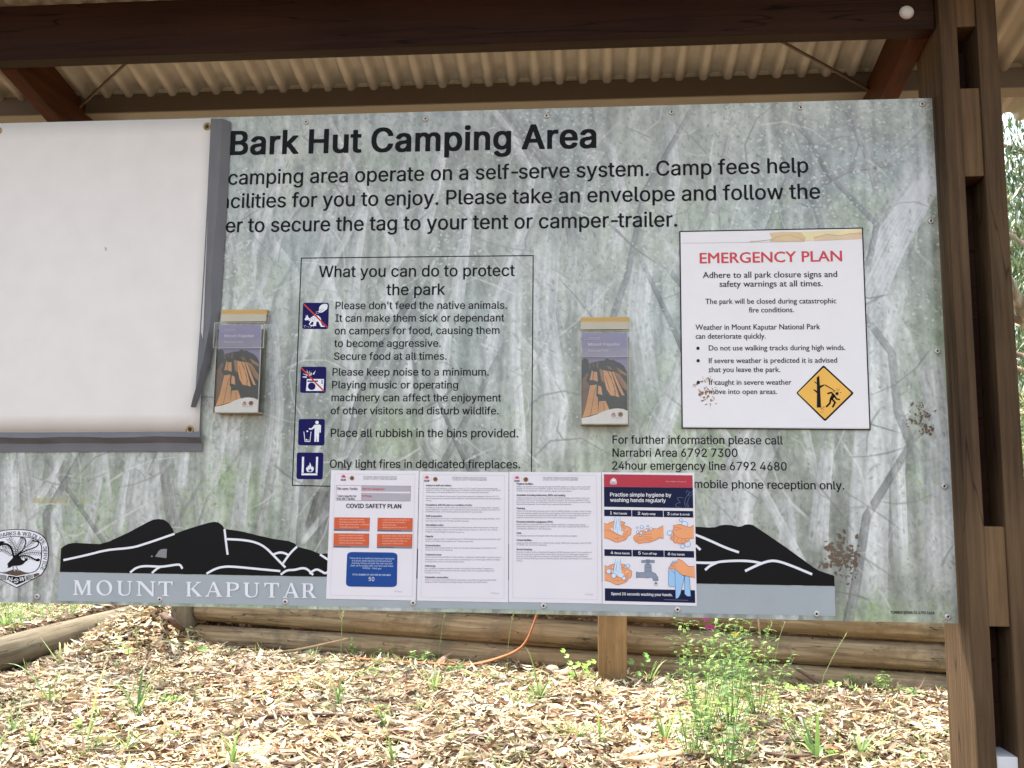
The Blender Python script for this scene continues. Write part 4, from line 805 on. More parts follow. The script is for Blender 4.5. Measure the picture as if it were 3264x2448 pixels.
a.stroke('L7', [(330,760),(440,680),(490,560),(495,480),(470,442),(390,440)], 22, BLACK, smooth=2)
a.stroke('L7', [(340,760),(520,670),(680,620),(740,560),(730,510),(620,490)], 22, BLACK, smooth=2)
a.stroke('L7', [(270,800),(240,680),(205,600),(130,555),(30,560)], 40, BLACK, smooth=2)
a.poly('L7', [(-30,520),(40,498),(110,515),(60,545),(20,600),(-40,590)], BLACK, 1)
for i in range(7): a.stroke('L7', [(30+i*28,570+i*6),(22+i*28,604+i*9)], 13, BLACK)
a.stroke('L7', [(330,810),(440,775),(540,780),(620,820),(680,855),(750,850)], 26, BLACK, smooth=2)
for i in range(10): a.stroke('L7', [(410+i*32,790+(max(0,i-3))*9),(400+i*32,828+max(0,i-3)*8)], 13, BLACK)
a.poly('L7', [(690,840),(735,825),(768,850),(750,885),(700,885),(670,870)], BLACK, 1)
a.poly('L7', [(140,940),(190,880),(250,820),(270,770),(300,760),(400,730),(360,790),(390,810),(440,870),(480,860),(470,835),(500,822),(525,835),(548,848),(520,856),(530,884),(505,872),(440,945),(370,965),(300,968),(240,970),(200,1005),(140,1005),(165,975)], BLACK, 1)
a.stroke('L7', [(255,960),(258,1050),(248,1075)], 12, BLACK); a.stroke('L7', [(310,975),(345,1040),(370,1070)], 12, BLACK); a.stroke('L7', [(345,1040),(350,1072)], 9, LOGOWHITE); a.stroke('L7', [(258,1045),(300,1070)], 9, LOGOWHITE)
a.lift()
a.glyph_run('L7', 'PARKS & WILDLIFE SERVICE', [(0,440),(120,405),(250,390),(400,390),(520,402),(620,428),(700,462),(768,510),(808,560),(826,630),(832,730),(826,850),(804,950),(768,1035)], 72, BLACK, bold=.05, gap=.10)
a.build('park_service_crest', sign)

# screws along the edges
SCREW = metal('screw_steel', (196,192,186), .4, .35); HOLE = paint((40,32,28), .7)
def screw(k, x, y):
    p = onY(k, x, y)
    s_ = MB().lathe((p.x, D-.0004, p.z), (0,-1,0), [(.0068,0),(.0068,.0012),(.0062,.0022),(.0040,.0028),(.0026,.0028),(.0026,.0012)], 18).build('screw', SCREW, sign)
    MB().lathe((p.x, D-.0012, p.z), (0,-1,0), [(.0026,0),(.0026,.0005)], 10).build('recess', HOLE, s_)
for q in (('R1',1963,783),('R2',717,763),('R2',1493,743),('R3',77,680),('R3',858,653),('R3',1595,632),('R3',1648,1340),('R6',715,773),('R6',755,1567),('L6',1750,695),('L6',955,678),('L6',113,652),('L5',437,85),('L5',1272,103),('L1',240,1008),('L1',1025,1028),('L1',1830,1042)): screw(*q)

# places where the print has been chewed or peeled away
def peel(k, blobs, parent=sign, off=.0007, seed=1, m=None):
    q = random.Random(seed); a = Art(off)
    for x, y, r, n in blobs:
        for _ in range(n):
            cx, cy = x + q.gauss(0, r*.5), y + q.gauss(0, r*.5); ang = q.uniform(0, math.pi); l = q.uniform(.08, .26)*r; w = l*q.uniform(.2, .7)
            pts = []
            for i in range(7):
                t = i*2*math.pi/7; e = q.uniform(.6, 1.2); u, v = math.cos(t)*l*e, math.sin(t)*w*e
                pts.append((cx + u*math.cos(ang)-v*math.sin(ang), cy + u*math.sin(ang)+v*math.cos(ang)))
            a.poly(k, pts, m or PEEL); a.lift(.05)
    a.build('peeled_patch', parent)
peel('R6', [(612,1112,50,12),(528,1188,36,9),(602,1176,56,14),(682,1180,54,14),(650,1240,64,12),(605,1085,22,5),(640,1205,50,10),(560,1125,30,6)], seed=3)
peel('L6', [(1062,335,90,26),(1120,270,90,26),(1150,350,84,26),(1180,415,50,14),(1125,462,54,9),(1040,285,54,10),(1120,330,90,16)], seed=4)
peel('L1', [(1780,520,10,3),(1040,790,8,2)], seed=6)

# ------------------------------------------------------------------ emergency plan panel
e0 = onY('R5', 872, 1228)
plan = thing('emergency_plan_panel', 'white emergency plan panel with red heading and amber falling tree diamond', 'sign', (e0.x, D-.002, e0.z))
cs = [onY('R5', *q) for q in ((858,70),(1932,50),(1978,1237),(872,1228))]
Vp = [(p.x, D-.0012, p.z) for p in cs] + [(p.x, D-.0042, p.z) for p in cs]
Fp = [(4,5,6,7),(0,3,2,1),(0,1,5,4),(1,2,6,5),(2,3,7,6),(3,0,4,7)]
mesh_np('panel', Vp, Fp, [paint((230,228,228), .35, .02)], plan)
a = Art(.0046); a.stroke('R5', [(860,73),(1930,53),(1975,1234),(874,1225)], 6.5, BLACK, closed=True); a.build('border', plan)
a = Art(.0046)
for l in (T('R5','EMERGENCY PLAN',978,260,1810,247,60,font='gill',bold=.03,m=RED),T('R5','Adhere to all park closure signs and',995,346,1782,340,35,font='gill'),T('R5','safety warnings at all times.',1093,398,1697,394,35,font='gill'),
          T('R5','The park will be closed during catastrophic',1010,498,1777,494,30,font='gill'),T('R5','fire conditions.',1265,548,1528,546,30,font='gill'),
          T('R5','Weather in Mount Kaputar National Park',952,650,1682,646,31,font='gill'),T('R5','can deteriorate quickly.',953,702,1363,701,31,font='gill'),
          T('R5','Do not use walking tracks during high winds.',1030,771,1830,768,30,font='gill'),T('R5','If severe weather is predicted it is advised',1030,845,1782,842,30,font='gill'),
          T('R5','that you leave the park.',1030,897,1448,897,30,font='gill'),T('R5','If caught in severe weather',1032,972,1514,971,30,font='gill'),T('R5','move into open areas.',1033,1026,1430,1026,30,font='gill')):
    kw = dict(l[8]); m_ = kw.pop('m', PLANINK); kw.setdefault('bold', .020); a.text(l[0], l[1], l[2], l[3], l[4], l[5], l[6], m_, **kw)
for x, y in ((966,758),(967,831),(968,958)): a.disc('R5', x, y, 10, PLANINK)
a.build('lettering', plan)
a = Art(.0046)
a.rrect('D', [(628,335),(1360,1010),(665,1690),(-30,1005)], .045, BLACK); a.lift(3)
a.rrect('D', [(630,392),(1300,1008),(664,1632),(8,1005)], .035, AMBER); a.lift(3)
a.poly('D', [(465,632),(524,590),(540,830),(640,800),(645,826),(545,895),(568,1355),(465,1355),(470,1010),(380,930),(392,912),(470,960),(466,790),(402,745),(408,728),(464,762)], BLACK)
a.poly('D', [(650,802),(670,802),(912,950),(905,965),(655,824)], BLACK)
a.disc('D', 950, 1022, 38, BLACK)
a.stroke('D', [(735,1016),(812,995),(880,1060)], 38, BLACK, round_=True); a.stroke('D', [(890,1075),(935,1148),(1002,1162)], 36, BLACK, round_=True)
a.poly('D', [(830,1030),(915,1070),(890,1110),(850,1150),(800,1190),(775,1150),(800,1090)], BLACK)
a.stroke('D', [(800,1140),(780,1250),(700,1330)], 42, BLACK, round_=True); a.stroke('D', [(830,1150),(905,1235),(850,1335)], 42, BLACK, round_=True)
for l in ([(965,955),(1012,918)],[(980,985),(1003,990)],[(875,975),(905,984)],[(940,968),(955,955)]): a.stroke('D', l, 9, BLACK)
for x, y in ((950,912),(860,975),(1038,995)): a.disc('D', x, y, 12, BLACK, n=8)
a.build('warning_diamond', plan)
TAN = paint((214,190,148), .6, .12); YEL = paint((232,220,172), .6, .1); GLUE = paint((186,158,110), .6, .15)
a = Art(.0047)
a.poly('R5', [(1390,84),(1925,58),(1926,100),(1640,126),(1590,128),(1400,120)], YEL); a.lift()
a.poly('R5', [(1385,82),(1470,74),(1570,78),(1600,112),(1590,130),(1388,134),(1400,112)], TAN)
a.poly('R5', [(1640,104),(1720,92),(1800,100),(1924,72),(1928,116),(1648,128)], paint((224,198,164), .6, .1)); a.lift()
for l in ([(1390,130),(1430,104),(1500,92),(1560,112),(1590,128)],[(1270,132),(1340,128),(1400,120)],[(1645,112),(1720,90),(1790,98),(1860,86),(1925,88)]): a.stroke('R5', l, 3, GLUE)
a.stroke('R5', [(865,142),(1300,136),(1590,132)], 1.6, LINEGREY); a.stroke('R5', [(880,1218),(1970,1226)], 1.6, LINEGREY)
a.build('tape_residue', plan)
peel('R5', [(1045,945,40,12),(1000,950,30,7),(958,975,34,7),(985,1010,46,14),(1042,1012,44,14),(1026,1062,44,16)], plan, .0048, 9, paint((134,96,64), .7, .2))
peel('R5', [(1700,1105,22,8),(1690,1130,16,5),(1680,1150,10,3)], plan, .0054, 10, paint((110,76,40), .7, .2))
peel('R5', [(1650,1170,5,2),(1650,1200,6,3),(1750,1172,6,2)], plan, .0048, 12, paint((120,80,80), .7, .2))

# ------------------------------------------------------------------ the four laminated notices
def waratah(a, k, x, y, s, m):
    """state flower emblem, about s wide, centred on x, y"""
    for ang, l, w in ((-78,.50,.15),(-52,.52,.17),(-26,.54,.18),(0,.56,.19),(26,.54,.18),(52,.52,.17),(78,.50,.15)):
        t = math.radians(ang); dx, dy = math.sin(t), -math.cos(t)
        pts = [(x - dy*-w*s*.2, y)]
        pts = [(x, y), (x + dx*l*s*.5 - dy*w*s*.5, y + dy*l*s*.5 + dx*w*s*.5), (x + dx*l*s, y + dy*l*s), (x + dx*l*s*.5 + dy*w*s*.5, y + dy*l*s*.5 - dx*w*s*.5)]
        a.poly(k, pts, m); a.lift(.02)
    for ang in (-40, 0, 40):
        t = math.radians(ang); a.disc(k, x + math.sin(t)*s*.22, y - math.cos(t)*s*.14 + s*.02, s*.12, m, n=10); a.lift(.02)
def page(corners, label, build):
    p = [onY(*c) for c in corners]
    t = thing('notice_page', label, 'notice', (p[3].x, D-.001, p[3].z), 'laminated notices taped along the bottom of the board')
    Vp = [(q.x, D-.0011, q.z) for q in p] + [(q.x, D-.0017, q.z) for q in p]
    mesh_np('sheet', Vp, Fp, [PAPER], t)
    build(t)
def header(a, k, x, y, s=1.0):
    waratah(a, k, x, y, 62*s, RED); a.text(k, 'NSW', x-28*s, y+38*s, x+28*s, y+38*s, 24*s, paint((40,40,90), .5), bold=.035)
def head2(a, k, xs, y):
    a.disc(k, xs[1], y+18, 26, BADGE, n=12); a.lift(); a.disc(k, xs[1], y+16, 15, BADGEDARK, n=10); a.stroke(k, [(xs[0], y-12),(xs[0], y+38)], 2, LINEGREY)
def frame(a, k, c): a.stroke(k, c, 2.5, LINEGREY, closed=True)
def p1(t):
    a = Art(.0021); k = 'L2'
    frame(a, k, [(240,105),(1118,112),(1088,1455),(186,1440)])
    header(a, k, 330, 145); head2(a, k, (381,424), 135); 
    a.text(k, 'NATIONAL PARKS & WILDLIFE SERVICE', 550, 147, 918, 149, 18, GREYINK); a.text(k, 'COVID-19 SAFETY PLAN FOR CAMPING', 550, 170, 918, 172, 18, GREYINK)
    a.poly(k, [(527,232),(1070,240),(1068,296),(525,292)], CELL); a.poly(k, [(525,313),(1067,320),(1064,404),(523,398)], CELL); a.lift()
    a.stroke(k, [(253,230),(1071,240),(1064,405),(248,396)], 3, paint((150,110,110), .5), closed=True)
    a.stroke(k, [(525,294),(1068,297)], 3, paint((170,110,110), .5))
    a.text(k, 'Site name / facility', 262, 280, 486, 283, 26, HEADINK, bold=.02); a.text(k, 'Bark Hut Campground', 538, 280, 780, 282, 22, RED, bold=.03)
    a.text(k, 'Total capacity for', 260, 360, 472, 362, 25, HEADINK, bold=.02); a.text(k, 'this site / facility', 258, 390, 456, 393, 25, HEADINK, bold=.02); a.text(k, '50 People', 536, 358, 640, 360, 22, RED, bold=.03)
    a.text(k, 'COVID SAFETY PLAN', 362, 480, 964, 484, 46, INK, bold=.045)
    for q, b in (([(230,583),(622,587),(617,716),(226,710)],['Stay home if unwell & get tested','Bookings are a condition of entry','Check travel restrictions - vulnerable','communities may be nearby']),([(708,588),(1094,592),(1090,722),(703,717)],['4 sqm limit of 4 sqm per person in','communal areas and facilities','Remain 1.5m apart','Gatherings are not to exceed 10']),
                 ([(224,758),(614,762),(611,898),(219,894)],['Visitors to bring own sanitation','supplies & practise good hygiene','Running water may not be available','Visitors to bring own cleaning']),([(702,764),(1090,768),(1086,906),(698,900)],['Records of visitors and staff will be','recorded for the purposes of contact','tracing. Reservation holders are','responsible to keep records'])):
        a.poly(k, q, ORANGE); h = 22; (x3, y3), (x2, y2) = q[3], q[2]
        a.poly(k, [(x3, y3+1), (x2, y2+1), (x2-1, y2+h), (x3-1, y3+h)], BAR); a.lift()
        for i, s_ in enumerate(b): a.text(k, s_, q[0][0]+55, q[0][1]+30+i*28, q[0][0]+55+len(s_)*8.6, q[0][1]+31+i*28, 15, paint((240,196,172), .5))
        a.text(k, 'Wellbeing of staff & visitors' if y3 < 800 else 'Hygiene & cleaning', x3+6, y3+18, x3+(260 if y3 < 800 else 180), y3+20, 14, HEADINK, bold=.03); a.lift(-1)
    a.rrect(k, [(372,964),(925,972),(918,1352),(356,1345)], .11, BLUE); a.lift()
    pw = paint((196,210,232), .5)
    for i, (s_, x0, x1) in enumerate((('There will be no additional cleaning of barbecues',398,892),('and picnic tables beyond normal scheduled',424,862),('cleaning. Please consider the next user and',420,868),('clean up thoroughly after you have used these',406,878),('facilities - thank you',540,746))):
        a.text(k, s_, x0, 1042+i*27, x1, 1048+i*27, 19, pw)
    a.text(k, 'TOTAL NUMBER OF VISITORS IN THIS AREA', 428, 1222, 852, 1228, 18, pw, bold=.03); a.text(k, '50', 608, 1284, 670, 1285, 44, WHITE)
    a.text(k, '1 | P a g e', 888, 1406, 974, 1408, 15, GREYINK); a.build('printing', t)
def body(a, k, x, w, rows):
    for kind, y, s_, wd in rows:
        if kind == 'h': a.text(k, s_, x, y, x+wd, y+2, 19, HEADINK, bold=.04)
        else: a.text(k, s_, x-2, y, x+wd, y+3, 14, BODYINK, bold=.01)
def p2(t):
    a = Art(.0021); k = 'L2'
    frame(a, k, [(1212,114),(2104,122),(2098,1476),(1182,1462)])
    header(a, k, 1248, 155); head2(a, k, (1299,1342), 147)
    a.text(k, 'NATIONAL PARKS & WILDLIFE SERVICE', 1530, 155, 1906, 159, 18, GREYINK); a.text(k, 'COVID-19 SAFETY PLAN FOR CAMPING', 1530, 178, 1906, 182, 18, GREYINK)
    body(a, k, 1240, 820, [('h',241,'Advice to staff and visitors',278),('b',271,'NPWS staff with respiratory symptoms or fever (>37.5 C) even if mild will immediately get',784),('b',291,'tested for COVID-19 and place themselves in isolation until the results are known. Staff will be',822),('b',314,'made aware of the leave entitlements if they are sick or require self-quarantine',686),
      ('b',358,'Visitors must not attend national parks if they have respiratory symptoms or fever (>37.5 C)',800),('b',382,'even if symptoms are mild and will be advised to seek testing immediately and self-quarantine',822),('b',405,'off-site.',60)])
    body(a, k, 1236, 820, [('h',456,'Compliance with this plan is a condition of entry',510),('b',482,'All camping areas and caravan parks are required to have a Covid-19 Safety Plan. This plan',806),('b',505,'will be displayed in camping areas, buildings and communal areas. It will also be available on',814),('b',528,'the NPWS website, online booking platforms and linked to social media.',622),
      ('h',577,'Staff preparation',178),('b',604,'NPWS staff follow the COVID-19 Operational Guidelines series and job safety briefings. Staff',814),('b',628,'must stay away from work if flu like symptoms develop.',476),
      ('h',676,'Cancellation policy',196),('b',700,'The cancellation policy can be found on the NPWS website www.nationalparks.nsw.gov.au',794),('b',726,'For more information, visitors can call the NPWS Contact Centre on 1300 072 757 (13000',786),('b',750,'PARKS) or email info@environment.nsw.gov.au',422)])
    body(a, k, 1231, 820, [('h',800,'Capacity',88),('b',828,'Campsite capacity will be managed through the NPWS booking system and monitored by staff',828),('b',852,'Visitors must follow the one person per 4 square metre rules.',530),
      ('h',901,'Communication',166),('b',926,'NPWS will communicate COVID-19 safe rules through onsite signage, information on the',780),('b',948,'website and at the time of booking',298),
      ('h',1002,'Communal areas',178),('b',1027,'Communal areas include BBQ or kitchen facilities, seating and toilet facilities. Capacity limits of',836),('b',1054,'one person per 4 square metres and physical distancing of 1.5 metres apply. Where crowding',820),('b',1077,'is evident these areas and facilities will be closed.',428)])
    body(a, k, 1226, 820, [('h',1126,'Gatherings',116),('b',1152,'Each campsite is limited to specific numbers and advised when booked. Campers are',754),('b',1176,'permitted to have visitors however must not exceed a total of 10 people including those',766),('b',1199,'camping on the site.',174),
      ('h',1252,'Vulnerable communities',258),('b',1278,'Visitors must check travel restrictions to vulnerable communities through the NSW health',784),('b',1302,'website or NSW Police before travelling. Further information from NSW Health.',690)])
    a.text(k, '2 | P a g e', 1952, 1424, 2044, 1426, 15, GREYINK); a.build('printing', t)
def p3(t):
    a = Art(.0021); k = 'L3'
    frame(a, k, [(116,108),(980,114),(994,1402),(112,1384)])
    header(a, k, 157, 148, .94); head2(a, k, (206,248), 140)
    a.text(k, 'NATIONAL PARKS & WILDLIFE SERVICE', 428, 148, 788, 149, 17, GREYINK); a.text(k, 'COVID-19 SAFETY PLAN FOR CAMPING', 428, 169, 788, 170, 17, GREYINK)
    body(a, k, 153, 780, [('h',210,'Hygiene facilities',170),('b',238,'Visitors are advised when booking, through the NPWS website or contact centre and onsite',762),('b',258,'signage, to bring their own sanitation supplies and to practise good hygiene. Hand hygiene',758),('b',281,'facilities will be available to staff in vehicles, depots and work centres.',570),
      ('h',328,'Amenities including bathrooms, BBQs and seating',502),('b',354,'Visitors are advised when booking and through the NPWS website and contact centre that',756),('b',375,'sanitation products and running water may not be available and they are required to bring',748),('b',397,'hand soap, hand wipes and toilet paper with them. Posters with instructions on how to wash',768),('b',419,'hands will be displayed. Social distancing is required at all amenities.',570),
      ('h',464,'Cleaning',86),('b',490,'Visitors are advised when booking and through the NPWS website or contact centre to bring',772),('b',513,'their own cleaning supplies and practise good hygiene. While normal cleaning practices will',764),('b',535,'continue in camping areas and associated facilities, visitors are responsible for their own',744),('b',557,'hygiene. Posters with instructions on how to wash hands will be displayed.',618),
      ('h',604,'Personal protective equipment (PPE)',372),('b',630,'NPWS staff are issued with PPE to safely maintain facilities in camping areas. Social',712),('b',651,'distancing is required when engaging with visitors. Field work is guided by the COVID-19',744),('b',673,'Operational Guidelines for Field Operations.',362),
      ('h',719,'Cash',46),('b',746,'All camping is booked and prepaid online. No cash payments are accepted.',628),
      ('h',793,'Closed facilities',156),('b',820,'Camping areas affected by fire or flood remain closed. NPWS will close areas where COVID-',780),('b',840,'19 health rules cannot be maintained.',312),
      ('h',889,'Record keeping',158),('b',916,'Records of visitors will be maintained through the NPWS booking system. It is a condition of',776),('b',938,'entry the names and contact details of all visitors are kept by the reservation holder for a',744),('b',960,'minimum of 28 days. Records of workers, contractors and volunteers will be maintained',736),('b',982,'through existing rostering and procurement systems. Records must be kept for a minimum of',782),('b',1005,'28 days.',64)])
    a.text(k, '3 | P a g e', 858, 1354, 942, 1356, 14, GREYINK); a.build('printing', t)
def p4(t):
    a = Art(.0021); k = 'L3'; h = 'H3'
    a.poly(k, [(1057,103),(1974,114),(1978,241),(1057,233)], PRED); a.poly(k, [(1057,234),(1978,242),(1982,455),(1059,440)], PBLUE)
    for q in ([(1059,469),(1341,473),(1343,541),(1060,537)],[(1348,474),(1668,479),(1670,547),(1349,542)],[(1675,480),(1981,484),(1983,552),(1677,547)],[(1061,880),(1345,885),(1347,955),(1062,949)],[(1353,886),(1676,891),(1678,962),(1354,955)],[(1682,892),(1990,899),(1992,968),(1684,962)]): a.poly(k, q, PBLUE)
    a.poly(k, [(1066,1284),(2000,1304),(2003,1436),(1067,1414)], PBLUE); a.lift(2)
    waratah(a, k, 1156, 176, 72, LOGOWHITE); a.text(k, 'NSW', 1122, 200, 1192, 201, 27, LOGOWHITE, bold=.03); a.stroke(k, [(1122,205),(1190,206)], 3, LOGOWHITE)
    a.text(k, 'www.health.nsw.gov.au', 1696, 184, 1908, 187, 14, paint((214,160,172), .5))
    a.text(k, 'Practise simple hygiene by', 1122, 332, 1754, 337, 38, WHITE, bold=.03); a.text(k, 'washing hands regularly', 1122, 388, 1697, 393, 38, WHITE, bold=.03)
    pl = paint((110,120,156), .5)
    for l in ([(1905,450),(1890,400),(1905,340),(1950,290),(1978,280)],[(1940,452),(1920,400),(1940,340),(1976,300)],[(1908,300),(1915,270),(1946,290),(1930,330)],[(1850,400),(1812,350),(1840,342),(1880,350)],[(1850,446),(1800,440),(1800,410),(1850,395)],[(1925,452),(1905,400)]): a.stroke(k, l, 3, pl, smooth=1)
    for n_, s_, x, x1, y in (('1','Wet hands',1122,1296,518),('2','Apply soap',1408,1590,522),('3','Lather & scrub',1712,1944,527),('4','Rinse hands',1128,1323,930),('5','Turn off tap',1413,1604,934),('6','Dry hands',1719,1894,942)):
        a.text(k, n_, x, y, x+(16 if n_ == '1' else 24), y, 30, WHITE, bold=.035); a.text(k, s_, x+(34 if n_ == '1' else 40), y, x1, y+3, 21, WHITE, bold=.03)
    a.text(k, 'Spend 20 seconds washing your hands.', 1132, 1354, 1766, 1366, 28, WHITE, bold=.03); a.stroke(k, [(1678,1402),(1930,1409)], 4, pl)
    # drawings
    hand = [(150,155),(212,182),(250,150),(330,125),(430,130),(485,130),(530,143),(530,165),(500,188),(470,195),(540,205),(600,225),(645,255),(655,285),(640,318),(650,345),(630,380),(600,388),(545,465),(500,482),(400,515),(350,505),(240,452),(150,430)]
    wat = [(355,38),(440,38),(460,200),(492,390),(440,376),(330,310),(318,272)]
    for dx, dy in ((0,0),(8,787)):
        m_ = lambda P: [(x+dx, y+dy) for x, y in P]
        a.k = 4; a.poly(h, m_(hand), SKIN); a.lift(); a.stroke(h, m_(hand), 7, SKINLINE); a.stroke(h, m_([(150,290),(230,295),(290,320),(390,375),(480,395),(530,410)]), 5, SKINLINE)
        for l in ([(470,205),(490,240),(560,262)],[(500,380),(560,330),(600,300)],[(540,395),(590,340)],[(300,435),(400,440),(480,425)],[(395,415),(395,470)],[(500,425),(545,440),(540,465)]): a.stroke(h, m_(l), 4, SKINLINE, smooth=1)
        a.lift(); a.poly(h, m_(wat), WATER); a.stroke(h, m_([(355,38),(318,272)]), 4, BUBLINE); a.stroke(h, m_([(440,38),(470,320)]), 4, BUBLINE); a.lift()
        for l in ([(385,80),(365,280)],[(415,80),(440,300)],[(398,230),(400,360)],[(380,120),(345,270)]): a.stroke(h, m_(l), 4, BUBLINE)
        for p in ([(262,248),(290,245),(318,285),(310,300)],[(448,345),(480,310),(512,315),(500,345)],[(545,270),(580,258),(575,280),(550,286)]): a.poly(h, m_(p), WATER, 1)
    def bub(L_):
        a.lift()
        for x, y, r in L_: a.disc(h, x, y, r, WATER, n=16); a.lift(.3); a.ring(h, x, y, r, 6, BUBLINE, 18)
    a.k = 12; bub([(588,950,34),(305,985,18),(234,1052,44),(326,1132,46),(516,1178,34)])
    a.k = 4; q = [(695,410),(722,385),(790,350),(860,345),(950,310),(1060,255),(1130,268),(1245,202),(1250,445),(1180,430),(1110,470),(1000,512),(900,520),(800,538),(770,520),(720,490),(698,450)]
    a.poly(h, [(805,285),(890,285),(890,320),(820,320)], SKIN); a.poly(h, [(915,250),(990,252),(980,290),(920,280)], SKIN); a.poly(h, q, SKIN); a.lift(); a.stroke(h, q[8:] + q[:8], 7, SKINLINE)
    for l in ([(865,365),(950,370),(1030,358)],[(868,400),(950,412),(1040,420)],[(880,435),(960,448),(1040,445)],[(905,465),(980,480),(1040,474)],[(718,440),(790,410),(860,398)],[(730,470),(800,455),(870,440)],[(740,500),(820,485),(900,470)]): a.stroke(h, l, 5, SKINLINE, smooth=1)
    bub([(762,240,17),(847,232,30),(960,210,17),(770,320,24),(835,340,26),(930,292,28),(1018,268,25),(985,292,13),(818,385,15)])
    a.k = 3; bub([(1640,180,55),(1695,545,55)])
    a.k = 6; q = [(1808,440),(1740,440),(1705,500),(1620,535),(1540,546),(1510,520),(1460,530),(1430,480),(1385,455),(1380,415),(1400,392),(1438,395),(1420,300),(1440,250),(1435,200),(1540,180),(1640,205),(1740,238),(1805,195)]
    a.poly(h, q, SKIN); a.lift(); a.stroke(h, q, 7, SKINLINE)
    for l in ([(1440,235),(1500,240),(1550,250),(1580,270)],[(1445,280),(1500,292),(1550,265)],[(1440,340),(1470,400),(1560,440),(1640,450),(1720,440)],[(1440,400),(1450,440),(1435,480)],[(1520,440),(1490,490),(1512,520)],[(1590,450),(1570,500),(1610,535)],[(1640,440),(1640,490),(1690,480)],[(1390,430),(1420,420),(1450,440)]): a.stroke(h, l, 5, SKINLINE, smooth=1)
    bub([(1570,100,28),(1362,338,44),(1600,588,33)])
    a.k = 4; q = [(905,925),(1018,925),(1028,1060),(1098,1090),(1145,1160),(1150,1225),(1062,1225),(1050,1180),(1020,1160),(960,1175),(880,1166),(792,1164),(745,1172),(745,1060),(792,1074),(900,1070)]
    a.poly(h, q, TAP); a.rrect(h, [(838,842),(1088,846),(1086,894),(838,890)], .2, TAP); a.poly(h, [(925,832),(998,834),(995,925),(925,925)], TAP); a.lift()
    a.stroke(h, q, 6, TAPLINE, closed=True); a.rrect(h, [(922,830),(998,832),(994,895),(926,893)], .15, paint((120,130,148), .5)); a.ring(h, 1110, 1290, 27, 6, TAPLINE); a.poly(h, [(1110,1240),(1132,1282),(1088,1282)], TAPLINE); a.stroke(h, [(838,846),(1086,846)], 5, TAPLINE); a.stroke(h, [(838,892),(1086,894)], 5, TAPLINE)
    for l in ([(915,985),(1020,985)],[(905,1050),(1026,1050)],[(795,1075),(795,1165)],[(1064,1195),(1148,1195)]): a.stroke(h, l, 5, TAPLINE)
    a.k = 4; a.poly(h, [(1345,1030),(1395,905),(1430,855),(1520,848),(1545,880),(1470,1010),(1468,1340),(1370,1336),(1340,1310)], TOWEL); a.lift()
    q = [(1460,1005),(1600,1095),(1638,1160),(1560,1480),(1525,1545),(1475,1560)]; a.poly(h, q, TOWEL); a.stroke(h, q, 6, TAPLINE, closed=True)
    q = [(1640,1140),(1725,1140),(1755,1513),(1700,1518),(1670,1500),(1640,1470)]; a.poly(h, q, TOWEL); a.stroke(h, q, 6, TAPLINE, closed=True)
    a.stroke(h, [(1430,855),(1395,905),(1345,1030),(1340,1310),(1370,1336),(1465,1340)], 6, TAPLINE); a.lift()
    q = [(1340,990),(1380,958),(1440,890),(1520,870),(1500,830),(1522,820),(1600,858),(1710,960),(1822,960),(1832,1170),(1700,1142),(1605,1128),(1540,1080),(1460,1010),(1400,1000),(1362,1015)]
    a.poly(h, q, SKIN); a.lift(); a.stroke(h, q[10:13], 7, SKINLINE); a.stroke(h, [(1822,960)] + [(1710,960),(1600,858),(1522,820)], 7, SKINLINE); a.stroke(h, [(1832,1170),(1700,1142),(1605,1128),(1540,1080),(1460,1010),(1400,1000),(1340,992),(1440,890),(1520,872)], 6, SKINLINE)
    for l in ([(1400,950),(1440,940),(1490,960)],[(1380,965),(1430,970),(1480,1000)],[(1430,920),(1500,890)],[(1380,1020),(1430,1060),(1460,1105)]): a.stroke(h, l, 5, SKINLINE, smooth=1)
    a.build('printing', t)
page([('L2',195,65),('L2',1160,72),('L2',1125,1500),('L2',138,1480)], 'first white page headed COVID SAFETY PLAN with four orange boxes and a blue box', p1)
page([('L2',1168,78),('L2',2148,86),('L2',2142,1520),('L2',1140,1500)], 'page of dense small grey text directly right of the page with the blue box', p2)
page([('L3',76,78),('L3',1028,84),('L3',1036,1444),('L3',72,1426)], 'page of small grey text on hygiene facilities with an empty lower half', p3)
page([('L3',1037,82),('L3',1993,88),('L3',2020,1467),('L3',1042,1447)], 'red and navy hand washing poster with six drawings of hands, tap and towel', p4)

# ------------------------------------------------------------------ white sheet covering the left part of the board
cover = thing('cover_sheet', 'blank white vinyl sheet with brass eyelets hung over the left end of the board', 'banner', (-1.2, D-.006, 1.6))
def cp(k, x, y, o): p = onY(k, x, y, D); return (p.x, D-o, p.z)
tl = onY('R1', 0, 800); tr_ = onY('R1', 1365, 768); br = onY('C', 295, 1390); bl_ = onY('S', 0, 1380)
xl = -1.62
Vs = []; nu, nv = 24, 18
for j in range(nv+1):
    for i in range(nu+1):
        u, v = i/nu, j/nv
        xr = tr_.x + (br.x-tr_.x)*v; x = xl + (xr-xl)*u
        zt = tl.z + (tr_.z-tl.z)*((x+1.509)/(tr_.x+1.509)); zb = bl_.z + (br.z-bl_.z)*((x+1.44)/(br.x+1.44))
        w = .0004*math.sin(x*11+v*3) + .0005*math.sin(v*7+x*4)
        Vs.append((x, D-.0075-w*(1-abs(2*u-1)**4), zt + (zb-zt)*v))
Fs = [(j*(nu+1)+i, (j+1)*(nu+1)+i, (j+1)*(nu+1)+i+1, j*(nu+1)+i+1) for j in range(nv) for i in range(nu)]
sh_ = mesh_np('sheet', Vs, Fs, [paint((220,216,210), .45, .03)], cover, smooth=True)
md_ = sh_.modifiers.new('thick', 'SOLIDIFY'); md_.thickness = .0015; md_.offset = 1
